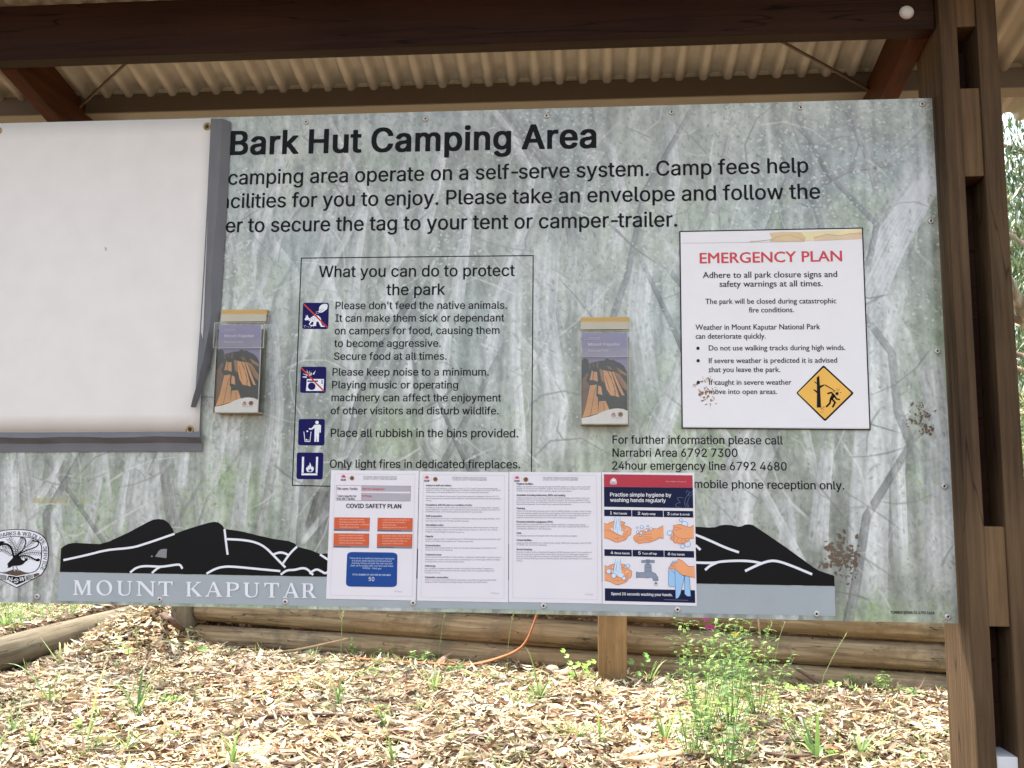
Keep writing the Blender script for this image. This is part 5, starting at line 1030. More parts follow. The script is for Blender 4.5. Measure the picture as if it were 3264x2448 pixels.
BRASS = metal('aged_brass', (150,128,84), .45, .8, .25)
for q in (('R1',1338,820),('R1',5,848),('C',187,1365)):
    p = onY(*q)
    e_ = MB().lathe((p.x, D-.0088, p.z), (0,-1,0), [(.0102,0),(.0102,.0010),(.0086,.0020),(.0058,.0018),(.0048,.0005)], 22).build('eyelet', BRASS, cover)
    MB().lathe((p.x, D-.0088, p.z), (0,-1,0), [(.0048,0),(.0048,.0008)], 16).build('opening', HOLE, e_)
GREYTAPE = paint((108,109,112), .55, .08, .25); 
# side tape: three facets, peeling away and twisting at its lower end
rows = [(('R1',1362,768),('R1',1392,770),('R1',1440,776),('R1',1483,785)),(('R1',1352,1000),('R1',1384,1000),('R1',1430,1000),('R1',1474,1000)),(('R1',1338,1300),('R1',1372,1300),('R1',1412,1300),('R1',1458,1300)),
        (('C',345,-480),('C',392,-480),('C',450,-480),('C',560,-480)),(('C',330,-240),('C',375,-240),('C',450,-240),('C',545,-240)),(('C',315,0),('C',362,0),('C',450,0),('C',528,0)),(('C',302,220),('C',350,220),('C',420,220),('C',500,200)),(('C',288,420),('C',345,420),('C',395,420),('C',455,400)),
        (('C',275,620),('C',330,620),('C',360,640),('C',425,590)),(('C',264,830),('C',300,830),('C',330,830),('C',372,810)),(('C',254,980),('C',275,985),('C',295,985),('C',330,985)),(('C',245,1085),('C',260,1110),('C',275,1118),('C',292,1112))]
Vt = []; offs = [.0095, .0078, .0165, .0035]
for i, r_ in enumerate(rows):
    tw = max(0, (i-6)/5)
    for j, q in enumerate(r_):
        o = offs[j] + tw*(.004, .010, .030, .022)[j]
        p = onY(*q); Vt.append((p.x, D-o, p.z))
Ft = [(i*4+j, (i+1)*4+j, (i+1)*4+j+1, i*4+j+1) for i in range(len(rows)-1) for j in range(3)]
t_ = mesh_np('side_tape', Vt, Ft, [GREYTAPE], cover); m2 = t_.modifiers.new('thick', 'SOLIDIFY'); m2.thickness = .0008
# folded hem along the bottom
Vh = []; hx = [xl + (onY('C',322,1500).x - xl)*i/12 for i in range(13)]
for i, x in enumerate(hx):
    f = (x+1.44)/(br.x+1.44); z0 = bl_.z + (br.z-bl_.z)*f; w = .0018*math.sin(i*1.7)
    mpx = .000745
    for dz, o in ((0,.0098),(.0125+w,.0185+w),(.0265+w*.5,.0045),(.047,.0030)): Vh.append((x - (.004 if (i == 12 and dz == 0) else 0), D-o, z0-dz))
Fh = [(i*4+j, i*4+j+1, (i+1)*4+j+1, (i+1)*4+j) for i in range(12) for j in range(3)]
t_ = mesh_np('bottom_hem', Vh, Fh, [GREYTAPE], cover); m2 = t_.modifiers.new('thick', 'SOLIDIFY'); m2.thickness = .0008
a = Art(.0098)
a.poly('R1', [(683,1592),(692,1590),(698,1604),(692,1616),(685,1604)], paint((190,170,150), .6)); a.build('mark', cover)

# ------------------------------------------------------------------ brochure holders and brochures
def acrylic():
    m, nt, b = newmat('clear_acrylic'); nt.nodes.remove(b)
    tr = nd(nt, 'ShaderNodeBsdfTransparent'); tr.inputs[0].default_value = (.99, .988, .975, 1)
    gl = nd(nt, 'ShaderNodeBsdfGlossy'); gl.inputs['Roughness'].default_value = .12
    fr = nd(nt, 'ShaderNodeFresnel'); fr.inputs[0].default_value = 1.33
    mx = nd(nt, 'ShaderNodeMixShader'); nt.links.new(fr.outputs[0], mx.inputs[0]); nt.links.new(tr.outputs[0], mx.inputs[1]); nt.links.new(gl.outputs[0], mx.inputs[2])
    df = nd(nt, 'ShaderNodeBsdfDiffuse'); df.inputs[0].default_value = (.5, .46, .36, 1)
    n = nd(nt, 'ShaderNodeTexNoise', i_Scale=9.0, i_Detail=6.0); r = ramp(nt, n.outputs['Fac'], [(.45, (.0,)*3), (.8, (.03,)*3)])
    m2 = nd(nt, 'ShaderNodeMixShader'); nt.links.new(r.outputs[0], m2.inputs[0]); nt.links.new(mx.outputs[0], m2.inputs[1]); nt.links.new(df.outputs[0], m2.inputs[2])
    nt.links.new(m2.outputs[0], nt.nodes['Material Output'].inputs[0]); return m
ACR = acrylic(); ACREDGE = paint((176,168,146), .3, .1); STRIPW = wood('weathered_batten', (150,118,66), (206,172,110), 'X', .6, 1.0)
YF = D-.036                      # front of the holder
p0 = onY('B', 130, 1545, YF); p1_ = onY('B', 768, 335, YF)
hx0, hx1, hz0, hz1 = p0.x, p1_.x, p0.z, p1_.z
s0 = onY('B', 130, 275, D-.010); s1 = onY('B', 770, 128, D-.010)
bp0 = onY('B', 142, 1540, D-.031); bp1 = onY('B', 746, 336, D-.031)
def holder(label):
    t = thing('brochure_holder', label, 'brochure holder', ((hx0+hx1)/2, D, hz0), 'clear brochure holders on the board')
    st_ = MB().box(s0.x, s1.x, D-.014, D-.001, s0.z+.012, s1.z, .0012); st_.build('timber_batten', STRIPW, t)
    b_ = MB(); b_.box(s0.x, s1.x, D-.016, D-.0142, s0.z-.004, s0.z+.014)
    b_.build('hinge_lip', ACREDGE, t)
    b_ = MB(); b_.box(hx0, hx1, YF, YF+.002, hz0, hz1-.035); b_.build('front_pane', ACR, t)
    b_ = MB(); b_.box(hx0, hx1, D-.0035, D-.0015, hz0, s0.z+.01); b_.build('back_pane', ACR, t)
    b_ = MB(); b_.box(hx0, hx0+.002, YF+.0022, D-.0037, hz0+.0022, hz1-.01); b_.build('side_pane', ACR, t)
    b_ = MB(); b_.box(hx1-.002, hx1, YF+.0022, D-.0037, hz0+.0022, hz1-.01); b_.build('side_pane', ACR, t)
    b_ = MB(); b_.box(hx0, hx1, YF+.0022, D-.0037, hz0, hz0+.002); b_.build('base_pane', ACREDGE, t)
    b_ = MB()
    b_.box(hx0-.007, hx0-.0055, YF-.003, YF-.0012, hz1-.055, hz1+.004); b_.box(hx1+.0055, hx1+.007, YF-.003, YF-.0012, hz1-.055, hz1+.004)
    for z in (hz1-.0565, hz1+.004): b_.box(hx0-.007, hx1+.007, YF-.003, YF-.0012, z, z+.0014)
    for x in (hx0-.0004, hx1-.0008): b_.box(x, x+.0012, YF-.0008, YF-.0002, hz0, hz1-.058)
    b_.build('rims', ACREDGE, t)
    b_ = MB(); b_.box(hx0-.0055, hx1+.0055, YF-.0026, YF-.0014, hz1-.055, hz1+.004); b_.build('splash_flap', ACR, t)
    return t
def brochure(label):
    t = thing('brochure', label, 'brochure', ((bp0.x+bp1.x)/2, D-.02, bp0.z), 'visitor guide brochures in the clear holders')
    MB().box(bp0.x, bp1.x, D-.030, D-.020, bp0.z, bp1.z).build('pages', paint((228,226,226), .5), t)
    YB = D-.0303; a = Art(.0002, YB); k = 'B'
    dk = paint((32,26,22), .35, .3); oc = paint((214,156,100), .4, .18); ob = paint((112,80,56), .4, .25); od = paint((158,114,76), .4, .2)
    a.poly(k, [(145,338),(742,338),(750,1540),(140,1540)], paint((136,126,168), .3)); a.lift(2)
    a.poly(k, [(140,700),(180,668),(225,690),(240,740),(300,722),(380,705),(450,700),(455,682),(480,676),(520,695),(552,690),(600,715),(640,730),(690,765),(722,810),(743,870),(746,1380),(140,1480)], dk); a.lift(2)
    for P, m in (([(250,1030),(340,1020),(335,1170),(355,1190),(360,1400),(150,1455),(200,1300)],oc),([(150,950),(215,860),(235,880),(200,960),(240,1030),(200,1300),(148,1440)],ob),([(275,830),(295,850),(285,960),(248,960)],oc),([(302,850),(345,850),(355,980),(292,960)],oc),([(360,1030),(400,1050),(415,1160),(355,1140)],oc),([(370,1240),(460,1235),(505,1350),(360,1405)],oc),([(375,810),(420,830),(440,1000),(400,960)],od),([(425,830),(480,840),(570,1040),(580,1170),(520,1160),(470,1080),(440,960)],oc),([(490,840),(530,850),(640,1185),(590,1175),(575,1040)],oc),([(540,850),(562,850),(710,1165),(672,1160),(620,1050)],oc),([(562,845),(640,880),(740,1020),(740,1110),(680,1050)],od),([(600,790),(742,880),(732,908),(640,860)],od),([(242,740),(262,730),(258,810),(240,800)],ob),([(288,730),(310,725),(306,790),(290,780)],ob),([(330,720),(370,716),(366,800),(335,795)],ob),([(470,770),(520,780),(560,830),(500,820)],ob)):
        a.poly(k, P, m); a.lift(.1)
    a.lift(1)
    for l in ([(300,1180),(260,1420)],[(430,1260),(440,1370)],[(455,900),(510,1090)],[(520,900),(590,1120)],[(330,1060),(300,1170)],[(600,900),(700,1040)]): a.stroke(k, l, 7, ob)
    a.lift(1); a.poly(k, [(140,1462),(250,1442),(350,1410),(430,1372),(500,1350),(560,1338),(620,1334),(690,1342),(750,1368),(750,1540),(140,1540)], WHITE); a.lift(2)
    a.text(k, 'Visitor Guide', 226, 408, 382, 408, 15, WHITE); a.stroke(k, [(170,424),(382,420)], 2.5, WHITE)
    a.text(k, 'Mount Kaputar', 226, 506, 650, 506, 36, WHITE, bold=.03); a.text(k, 'National Park', 226, 584, 498, 584, 28, paint((206,198,206), .4), bold=.04)
    waratah(a, k, 562, 1418, 62, RED); a.text(k, 'NSW', 532, 1444, 592, 1444, 22, paint((40,40,90), .5), bold=.03); a.disc(k, 654, 1414, 34, BADGE, n=16); a.lift(); a.disc(k, 654, 1412, 18, BADGEDARK, n=12); a.stroke(k, [(534,1460),(690,1462)], 4, GREYINK)
    a.build('cover_picture', t)
    return t
hR = holder('clear brochure holder with timber batten left of the emergency plan panel')
bR = brochure('park visitor guide brochure with rock columns on its cover, held near the emergency plan')
cL = onY('C', 733, 645, D-.031); cR = onY('B', 444, 938, D-.031); dv = cL - cR
hL = copy_tree(hR); hL.location += dv; hL['label'] = 'clear brochure holder with timber batten beside the edge of the blank white sheet'
bL = copy_tree(bR); bL.location += dv; bL['label'] = 'park visitor guide brochure with rock columns on its cover, held beside the blank white sheet'

# ------------------------------------------------------------------ the shelter
shelter = thing('picnic_shelter', 'dark timber shelter with cream corrugated roof carrying the information board', 'shelter', (-.36, 2.08, 0))
DARKW = wood('dark_beam_timber', (32,19,13), (60,37,26), 'X', .5, .8, bump=.3, crack=.9)
RAFTW = wood('rafter_timber', (44,26,17), (98,58,39), 'Y', .5, .8, bump=.2)
POSTW = wood('weathered_post_timber', (40,29,21), (106,85,62), 'Z', .7, 1.3, bump=.8, crack=.7)
BLOCKW = wood('spacer_timber', (70,53,37), (126,101,72), 'Z', .7, 1.3, bump=.4)
PX = (.802, .841, .885, .929); YP0, YP1 = 2.014, 2.163
def roofz(y): return 2.623 + .03 - .2401*(y - 2.243)
zb = lambda k, x, y: onY(k, x, y, 2.02).z
blk = [(zb('G',1000,470), 2.62), (zb('R3',1910,1068), zb('G',1050,1555)), (zb('L6',2070,756), zb('L6',2035,150)), (1.16-.30, .9), ]
zst = onY('S', 3212, 2412, 2.02).z
GALV = metal('galvanised_steel', (170,170,168), .45, .8)
WHITEST = paint((206,206,208), .45, .06)
def bolt(m, x, y, z, ax, r, parent, name='bolt'):
    return MB().lathe((x, y, z), ax, [(r,0),(r*.98,r*.15),(r*.8,r*.42),(r*.45,r*.6),(0,r*.66)], 20).build(name, m, parent)
for mir in (False, True):
    X = [(-.80 - x) for x in PX][::-1] if mir else PX
    bx0, bx1 = X[1], X[2]
    post = MB(); post.box(X[0], X[1], YP0, YP1, -.05, roofz(2.163)-.012, .0035); pa = post.build('post', POSTW, shelter)
    post = MB(); post.box(X[2], X[3], YP0, YP1, -.05, roofz(2.163)-.012, .0035); post.build('post', POSTW, shelter)
    for z0, z1 in blk[:3]:
        MB().box(bx0+.0004, bx1-.0004, YP0+.006, YP0+.072, z0, z1, .002).build('spacer_block', BLOCKW, shelter)
    MB().box(bx0+.0004, bx1-.0004, YP0+.075, YP1-.003, zst+.002, blk[0][0]-.03, .002).build('packing_timber', DARKW, shelter) if True else None
    b_ = MB(); b_.box(bx0+.001, bx1-.001, YP0+.004, YP1-.004, -.05, zst, .001)
    b_.build('steel_stirrup', WHITEST, shelter)
    for z in (blk[0][0]-.016,): MB().lathe((bx0+.0005, YP0+.06, z), (1,0,0), [(.013,0),(.013,.003),(.008,.003),(.008,.012),(0,.012)], 14).build('bolt', GALV, shelter)
BZ0, BZ1 = 2.535, 2.681
beam = MB().box(-1.601, .7985, 2.030, 2.075, BZ0, BZ1, .003).build('beam', DARKW, shelter)
pb = onY('R3', 1500, 77, 2.03); bolt(paint((206,204,200), .4, .06), pb.x, 2.0298, pb.z, (0,-1,0), .0165, beam)
bolt(paint((206,204,200), .4, .06), -1.560, 2.0298, pb.z, (0,-1,0), .0165, beam)
def rafter(x0, x1, y0, y1):
    V = []; 
    for y in (y0, y1):
        zl = 2.535 - .2401*(y - 2.08)
        for z in (zl, zl + .127):
            for x in (x0, x1): V.append((x, y, z))
    F = [(0,1,3,2),(4,6,7,5),(0,4,5,1),(2,3,7,6),(0,2,6,4),(1,5,7,3)]
    o = mesh_np('rafter', V, F, [RAFTW], shelter); b = o.modifiers.new('b', 'BEVEL'); b.width = .003; b.segments = 2
for x0, x1 in ((.7575,.8015),(-1.5305,-1.4865)):
    rafter(x0, x1, 2.0765, 2.60)
STEEL = metal('purlin_steel', (104,92,76), .55, .1, .05)
pu = MB(); pu.box(-2.25, 2.05, 2.400, 2.402, 2.558, roofz(2.40)-.002); pu_ = pu.build('purlin', STEEL, shelter)
FLM = paint((140,130,112), .5, .06)
fl_ = MB(); fl_.box(-2.25, 2.05, 2.4022, 2.460, 2.556, 2.558); fl_.box(-2.25, 2.05, 2.458, 2.460, 2.5582, 2.565); fl_.build('flange', FLM, pu_)
pu = MB(); pu.box(-2.25, 2.05, 1.60, 1.602, roofz(1.6)-.07, roofz(1.6)-.011); pu.box(-2.25, 2.05, 1.542, 1.5998, roofz(1.6)-.07, roofz(1.6)-.068); pu.build('purlin', STEEL, shelter)
# corrugated sheet
ROOFM, nt, b = newmat('cream_roof_steel')
tc = nd(nt, 'ShaderNodeTexCoord'); mp = nd(nt, 'ShaderNodeMapping'); mp.inputs['Scale'].default_value = (14, 3, 3); nt.links.new(tc.outputs['Object'], mp.inputs[0])
n = nd(nt, 'ShaderNodeTexNoise', i_Scale=1.0, i_Detail=6.0); nt.links.new(mp.outputs[0], n.inputs['Vector'])
r = ramp(nt, n.outputs['Fac'], [(.3, lin((184,178,161))), (.6, lin((198,192,174))), (.8, lin((204,198,182)))])
# noisy darker brown band where the sheet meets the purlin
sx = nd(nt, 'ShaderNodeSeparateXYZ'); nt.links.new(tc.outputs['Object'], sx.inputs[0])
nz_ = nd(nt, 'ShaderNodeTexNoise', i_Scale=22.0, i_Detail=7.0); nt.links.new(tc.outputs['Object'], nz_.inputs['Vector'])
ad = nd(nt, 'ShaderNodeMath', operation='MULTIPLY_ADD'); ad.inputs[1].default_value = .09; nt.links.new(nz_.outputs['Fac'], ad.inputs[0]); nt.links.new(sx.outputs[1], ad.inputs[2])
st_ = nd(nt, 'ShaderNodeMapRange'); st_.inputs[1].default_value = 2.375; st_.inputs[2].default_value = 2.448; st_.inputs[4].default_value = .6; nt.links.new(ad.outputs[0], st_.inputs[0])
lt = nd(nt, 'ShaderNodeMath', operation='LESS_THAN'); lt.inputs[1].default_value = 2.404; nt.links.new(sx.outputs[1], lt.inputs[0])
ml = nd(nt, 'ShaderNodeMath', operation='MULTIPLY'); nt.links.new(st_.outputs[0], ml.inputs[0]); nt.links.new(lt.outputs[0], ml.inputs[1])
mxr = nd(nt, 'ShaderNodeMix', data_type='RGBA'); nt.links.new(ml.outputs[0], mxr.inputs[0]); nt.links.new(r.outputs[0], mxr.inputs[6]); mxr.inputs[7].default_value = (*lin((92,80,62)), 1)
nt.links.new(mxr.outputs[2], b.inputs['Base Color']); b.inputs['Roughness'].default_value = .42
pit = .0668; ns = 16
xs = np.arange(-2.3, 2.1, pit/ns); ys = np.array([1.45, 1.6, 1.8, 1.95, 2.1, 2.3, 2.45, 2.55, 2.612])
ph = 2*np.pi*(xs + .720)/pit
prof = .0132*np.tanh(2.2*(np.cos(ph)+.2))/np.tanh(2.2)
X, Y = np.meshgrid(xs, ys); Z = 2.653 - .2401*(Y - 2.243) + prof[None, :]
V = np.stack([X.ravel(), Y.ravel(), Z.ravel()], 1); i = np.arange(X.size).reshape(X.shape)
F = np.stack([i[:-1,:-1].ravel(), i[:-1,1:].ravel(), i[1:,1:].ravel(), i[1:,:-1].ravel()], 1)
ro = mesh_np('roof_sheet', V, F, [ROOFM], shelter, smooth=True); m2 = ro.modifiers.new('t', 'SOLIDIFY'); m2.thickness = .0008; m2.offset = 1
RODM = metal('brace_rod_steel', (122,108,90), .6, .3)
pA, pB = Vector((-1.4885, 2.372, 2.5645)), Vector((-1.269, 2.2316, 2.6257)); d_ = pB - pA
MB().tube([pA - d_*.05, pA + d_*1.0, pA + d_*1.30], .0042, 8).build('brace_rod', RODM, shelter)
pA, pB = Vector((.7595, 2.3886, 2.5558)), Vector((.4983, 2.2396, 2.6238)); d_ = pB - pA
MB().tube([pA - d_*.02, pA + d_*1.0, pA + d_*1.25], .0042, 8).build('brace_rod', RODM, shelter)

# ------------------------------------------------------------------ ground
WX0, WY0, WX1, WY1 = 2.66, 7.20, -2.14, 7.92          # line along the face of the log wall
def wall_y(x): return WY0 + (WY1-WY0)*(x-WX0)/(WX1-WX0)
def sst(a, b, x): t = np.clip((x-a)/(b-a), 0, 1); return t*t*(3-2*t)
def gz(x, y):
    x = np.asarray(x, float); y = np.asarray(y, float)
    z = .05*np.exp(-((x+2.0)/1.8)**2 - ((y-7.9)/1.2)**2)
    z = z + .33*np.exp(-((x+4.15)/.50)**2 - ((y-8.50)/.62)**2)
    z = z + .018*np.sin(x*1.7+y*.6)*np.sin(y*1.3-x*.4)
    ter = sst(-4.72, -4.90, x)*sst(5.2, 5.6, y)        # terrace held by the short log
    z = np.where(ter > 0, z*(1-ter) + ter*(.20 + .03*np.clip(y-6, 0, 4) + .02*np.sin(y*2.1)), z)
    back = sst(.22, .42, y - wall_y(x))*sst(-4.0, -3.75, x)
    lb = sst(9.3, 10.4, y)*(1 - sst(-4.0, -3.75, x))
    up = .62 + .05*np.clip(y-9, 0, 60) + .08*np.sin(x*.5)*np.sin(y*.4)
    k = np.maximum(back, lb); z = z*(1-k) + up*k
    z = z + .06*np.clip(np.abs(x)-30, 0, 400) + .10*np.clip(y-45, 0, 400)
    return z
def gridmesh(name, xs, ys, m):
    X, Y = np.meshgrid(xs, ys); Z = gz(X, Y)
    V = np.stack([X.ravel(), Y.ravel(), Z.ravel()], 1); i = np.arange(X.size).reshape(X.shape)
    F = np.stack([i[:-1,:-1].ravel(), i[:-1,1:].ravel(), i[1:,1:].ravel(), i[1:,:-1].ravel()], 1)
    o = mesh_np(name, V, F, [m], smooth=True); return o
SOIL, nt, b = newmat('leaf_soil')
tc = nd(nt, 'ShaderNodeTexCoord'); n = nd(nt, 'ShaderNodeTexNoise', i_Scale=45.0, i_Detail=8.0, i_Roughness=.75); nt.links.new(tc.outputs['Object'], n.inputs['Vector'])
r = ramp(nt, n.outputs['Fac'], [(.32, lin((36,27,20))), (.5, lin((70,53,40))), (.62, lin((110,86,64))), (.74, lin((160,134,104)))])
# away from the shelter the earth carries dry and green grass
sp = nd(nt, 'ShaderNodeSeparateXYZ'); nt.links.new(tc.outputs['Object'], sp.inputs[0])
gn = nd(nt, 'ShaderNodeTexNoise', i_Scale=.9, i_Detail=9.0, i_Roughness=.7); nt.links.new(tc.outputs['Object'], gn.inputs['Vector'])
gm = nd(nt, 'ShaderNodeMapRange'); gm.inputs[1].default_value = .42; gm.inputs[2].default_value = .56; nt.links.new(gn.outputs['Fac'], gm.inputs[0])
gy_ = nd(nt, 'ShaderNodeMapRange'); gy_.inputs[1].default_value = 9.0; gy_.inputs[2].default_value = 14.0; nt.links.new(sp.outputs[1], gy_.inputs[0])
gp = nd(nt, 'ShaderNodeMath', operation='MULTIPLY'); nt.links.new(gm.outputs[0], gp.inputs[0]); nt.links.new(gy_.outputs[0], gp.inputs[1])
gc = ramp(nt, n.outputs['Fac'], [(.35, lin((70,84,46))), (.55, lin((118,124,74))), (.7, lin((160,150,100)))])
gx_ = nd(nt, 'ShaderNodeMix', data_type='RGBA'); nt.links.new(gp.outputs[0], gx_.inputs[0]); nt.links.new(r.outputs[0], gx_.inputs[6]); nt.links.new(gc.outputs[0], gx_.inputs[7])
nt.links.new(gx_.outputs[2], b.inputs['Base Color']); b.inputs['Roughness'].default_value = .9; b.inputs['Specular IOR Level'].default_value = .1
bp = nd(nt, 'ShaderNodeBump', i_Strength=.7, i_Distance=.02); nt.links.new(n.outputs['Fac'], bp.inputs['Height']); nt.links.new(bp.outputs[0], b.inputs['Normal'])
def nonuni(a, b, c, d, fine, n0, n1):
    return np.unique(np.concatenate([-np.geomspace(-b, -a, n0)[::-1] if b < 0 else np.linspace(a, b, n0), np.arange(b, c, fine), np.geomspace(c, d, n1)]))
gx = nonuni(-260, -7, 5, 260, .12, 26, 26); gy = np.unique(np.concatenate([np.linspace(-160, -8, 16), np.linspace(-7, 4, 14), np.arange(4.2, 11, .08), np.geomspace(11, 420, 34)]))
tag(gridmesh('ground', gx, gy, SOIL), kind='structure')

# ------------------------------------------------------------------ log retaining wall
def log_material(blot=(84,76,62), warm=(142,112,78), name='treated_pine_log', base=((82,68,51),(126,108,82),(150,132,104),(176,158,130))):
    m, nt, b = newmat(name)
    tc = nd(nt, 'ShaderNodeTexCoord'); mp = nd(nt, 'ShaderNodeMapping'); mp.inputs['Scale'].default_value = (1.6, 22, 30); nt.links.new(tc.outputs['Object'], mp.inputs[0])
    n1 = nd(nt, 'ShaderNodeTexNoise', i_Scale=1.0, i_Detail=8.0, i_Roughness=.65); nt.links.new(mp.outputs[0], n1.inputs['Vector'])
    r1 = ramp(nt, n1.outputs['Fac'], [(p_, lin(c_)) for p_, c_ in zip((.28, .46, .62, .8), base)])
    n2 = nd(nt, 'ShaderNodeTexNoise', i_Scale=3.2, i_Detail=9.0, i_Roughness=.72); nt.links.new(tc.outputs['Object'], n2.inputs['Vector'])
    f2 = ramp(nt, n2.outputs['Fac'], [(.50, (0,0,0)), (.60, (.55,.55,.55)), (.72, (.9,.9,.9))])
    mx = nd(nt, 'ShaderNodeMix', data_type='RGBA'); nt.links.new(f2.outputs[0], mx.inputs[0]); nt.links.new(r1.outputs[0], mx.inputs[6]); mx.inputs[7].default_value = (*lin(blot), 1)
    n4 = nd(nt, 'ShaderNodeTexNoise', i_Scale=1.3, i_Detail=4.0); nt.links.new(tc.outputs['Object'], n4.inputs['Vector'])
    f4 = ramp(nt, n4.outputs['Fac'], [(.45, (0,0,0)), (.7, (.5,.5,.5))])
    mx4 = nd(nt, 'ShaderNodeMix', data_type='RGBA'); nt.links.new(f4.outputs[0], mx4.inputs[0]); nt.links.new(mx.outputs[2], mx4.inputs[6]); mx4.inputs[7].default_value = (*lin(warm), 1)
    # drying cracks along the log
    mp3 = nd(nt, 'ShaderNodeMapping'); mp3.inputs['Scale'].default_value = (.9, 9, 11); nt.links.new(tc.outputs['Object'], mp3.inputs[0])
    n3 = nd(nt, 'ShaderNodeTexNoise', i_Scale=1.0, i_Detail=2.0); nt.links.new(mp3.outputs[0], n3.inputs['Vector'])
    sb = nd(nt, 'ShaderNodeMath', operation='SUBTRACT'); sb.inputs[1].default_value = .5; nt.links.new(n3.outputs['Fac'], sb.inputs[0])
    ab = nd(nt, 'ShaderNodeMath', operation='ABSOLUTE'); nt.links.new(sb.outputs[0], ab.inputs[0])
    cr = ramp(nt, ab.outputs[0], [(.000, (.8,.8,.8)), (.0035, (0,0,0))])
    mx3 = nd(nt, 'ShaderNodeMix', data_type='RGBA'); nt.links.new(cr.outputs[0], mx3.inputs[0]); nt.links.new(mx4.outputs[2], mx3.inputs[6]); mx3.inputs[7].default_value = (*lin((58,42,28)), 1)
    nt.links.new(mx3.outputs[2], b.inputs['Base Color'])
    bp = nd(nt, 'ShaderNodeBump', i_Strength=.5, i_Distance=.012); nt.links.new(n1.outputs['Fac'], bp.inputs['Height'])
    bp2 = nd(nt, 'ShaderNodeBump', i_Strength=.8, i_Distance=.02, invert=True); nt.links.new(cr.outputs[0], bp2.inputs['Height']); nt.links.new(bp.outputs[0], bp2.inputs['Normal'])
    nt.links.new(bp2.outputs[0], b.inputs['Normal']); b.inputs['Roughness'].default_value = .85; b.inputs['Specular IOR Level'].default_value = .15
    return m
LOGM = log_material(); LOGM2 = log_material((112,100,80), (128,116,96), 'weathered_grey_log', ((58,52,42),(94,85,68),(114,104,85),(140,128,106))); ENDM = wood('log_end_grain', (90,70,50), (150,122,90), 'Y', .9, .6)
def log(name, p, q, r0, r1, parent=None, seed=0, seg=26, n=44):
    """a round log, origin at its middle, local X along its length"""
    p, q = Vector(p), Vector(q); d = q - p; L = d.length
    g = np.random.default_rng(seed); ph = g.uniform(0, 6, 6)
    V = []; F = []
    for i in range(n+1):
        t = i/n; x = (t-.5)*L; rr = r0 + (r1-r0)*t
        bx, bz = .010*math.sin(t*5+ph[0]), .010*math.sin(t*4+ph[1])
        for k in range(seg):
            a = 2*math.pi*k/seg
            w = rr*(1 + .03*math.sin(2*a+ph[2]+t*2) + .02*math.sin(3*a+ph[3]-t*5) + .012*math.sin(9*t+ph[4]+a) + g.normal(0, .004))
            V.append((x, bx + math.cos(a)*w, bz + math.sin(a)*w))
    for i in range(n):
        for k in range(seg): F.append((i*seg+k, i*seg+(k+1) % seg, (i+1)*seg+(k+1) % seg, (i+1)*seg+k))
    F.append(tuple(range(seg))[::-1]); F.append(tuple(n*seg+k for k in range(seg)))
    me = bpy.data.meshes.new(name); me.from_pydata(V, [], F)
    mi = [0]*(len(F)-2) + [1, 1]; me.materials.append(LOGM); me.materials.append(ENDM); me.polygons.foreach_set('material_index', mi)
    me.polygons.foreach_set('use_smooth', [True]*(len(F)-2) + [False]*2)
    o = bpy.data.objects.new(name, me); COL.objects.link(o); o.rotation_mode = 'QUATERNION'
    o.rotation_quaternion = d.to_track_quat('X', 'Z'); o.location = (p+q)/2
    if parent is not None: o.parent = parent; o.location = (p+q)/2 - parent.location
    return o
wall = thing('log_retaining_wall', 'low retaining wall of stacked round logs with a square post behind the board', 'retaining wall', (-.3, 7.75, 0))
wl = Vector((WX1-WX0, WY1-WY0, 0)).normalized(); wnrm = Vector((-wl.y, wl.x, 0)); 
if wnrm.y < 0: wnrm = -wnrm
def wpt(x, z, back): return Vector((x, wall_y(x), z)) + wnrm*back
AL = lambda x: .213 + (x+2.15)*(.177-.213)/(2.214); BLf = lambda x: .468 + (x+.968)*(.421-.468)/(1.032)
AR = lambda x: .156 + (x-.554)*(.138-.156)/2.105; BR = lambda x: .391 + (x-.556)*(.362-.391)/2.107
def course(x0, x1, lo, hi, back, seed):
    r0, r1 = (hi(x0)-lo(x0))/2, (hi(x1)-lo(x1))/2
    log('log', wpt(x0, (hi(x0)+lo(x0))/2, back+r0), wpt(x1, (hi(x1)+lo(x1))/2, back+r1), r0*.955, r1*.955, wall, seed)
course(-3.66, .235, lambda x: AL(x)-.225, AL, .00, 1); course(.245, 4.2, lambda x: AR(x)-.215, AR, .0, 2)
course(-3.66, .235, AL, lambda x: min(BLf(x), AL(x)+.265), .012, 3); course(.245, 4.2, AR, BR, .015, 4)
course(-3.66, .235, lambda x: min(BLf(x), AL(x)+.265), lambda x: min(BLf(x), AL(x)+.265)+.22, .03, 5); course(.245, 4.2, BR, lambda x: BR(x)+.235, .03, 6)
q0, q1 = onY('L5', 1622, 590, 7.24), onY('L5', 1808, 590, 7.24)
SQW = wood('square_post_timber', (86,66,44), (150,120,84), 'Z', .85, .6, crack=.8, stain=((96,84,68), 4.0, .58), bump=.5)
MB().box(q0.x, q1.x, 7.24, 7.44, -.1, .70, .012).build('post', SQW, wall)
pc = onZ('S', 573, 1990, .20)
cpost = log('post', (-3.79, 8.27, -.1), (-3.79, 8.27, .80), .122, .118, wall, 9); cpost.data.materials[0] = LOGM2
ll = log('fallen_log', (-4.75, 5.4, .10), (-4.80, 9.25, .13), .152, .132, None, 12); ll.data.materials[0] = LOGM2
tag(ll, 'weathered round log with a long crack edging the grassy terrace at the left', 'log')

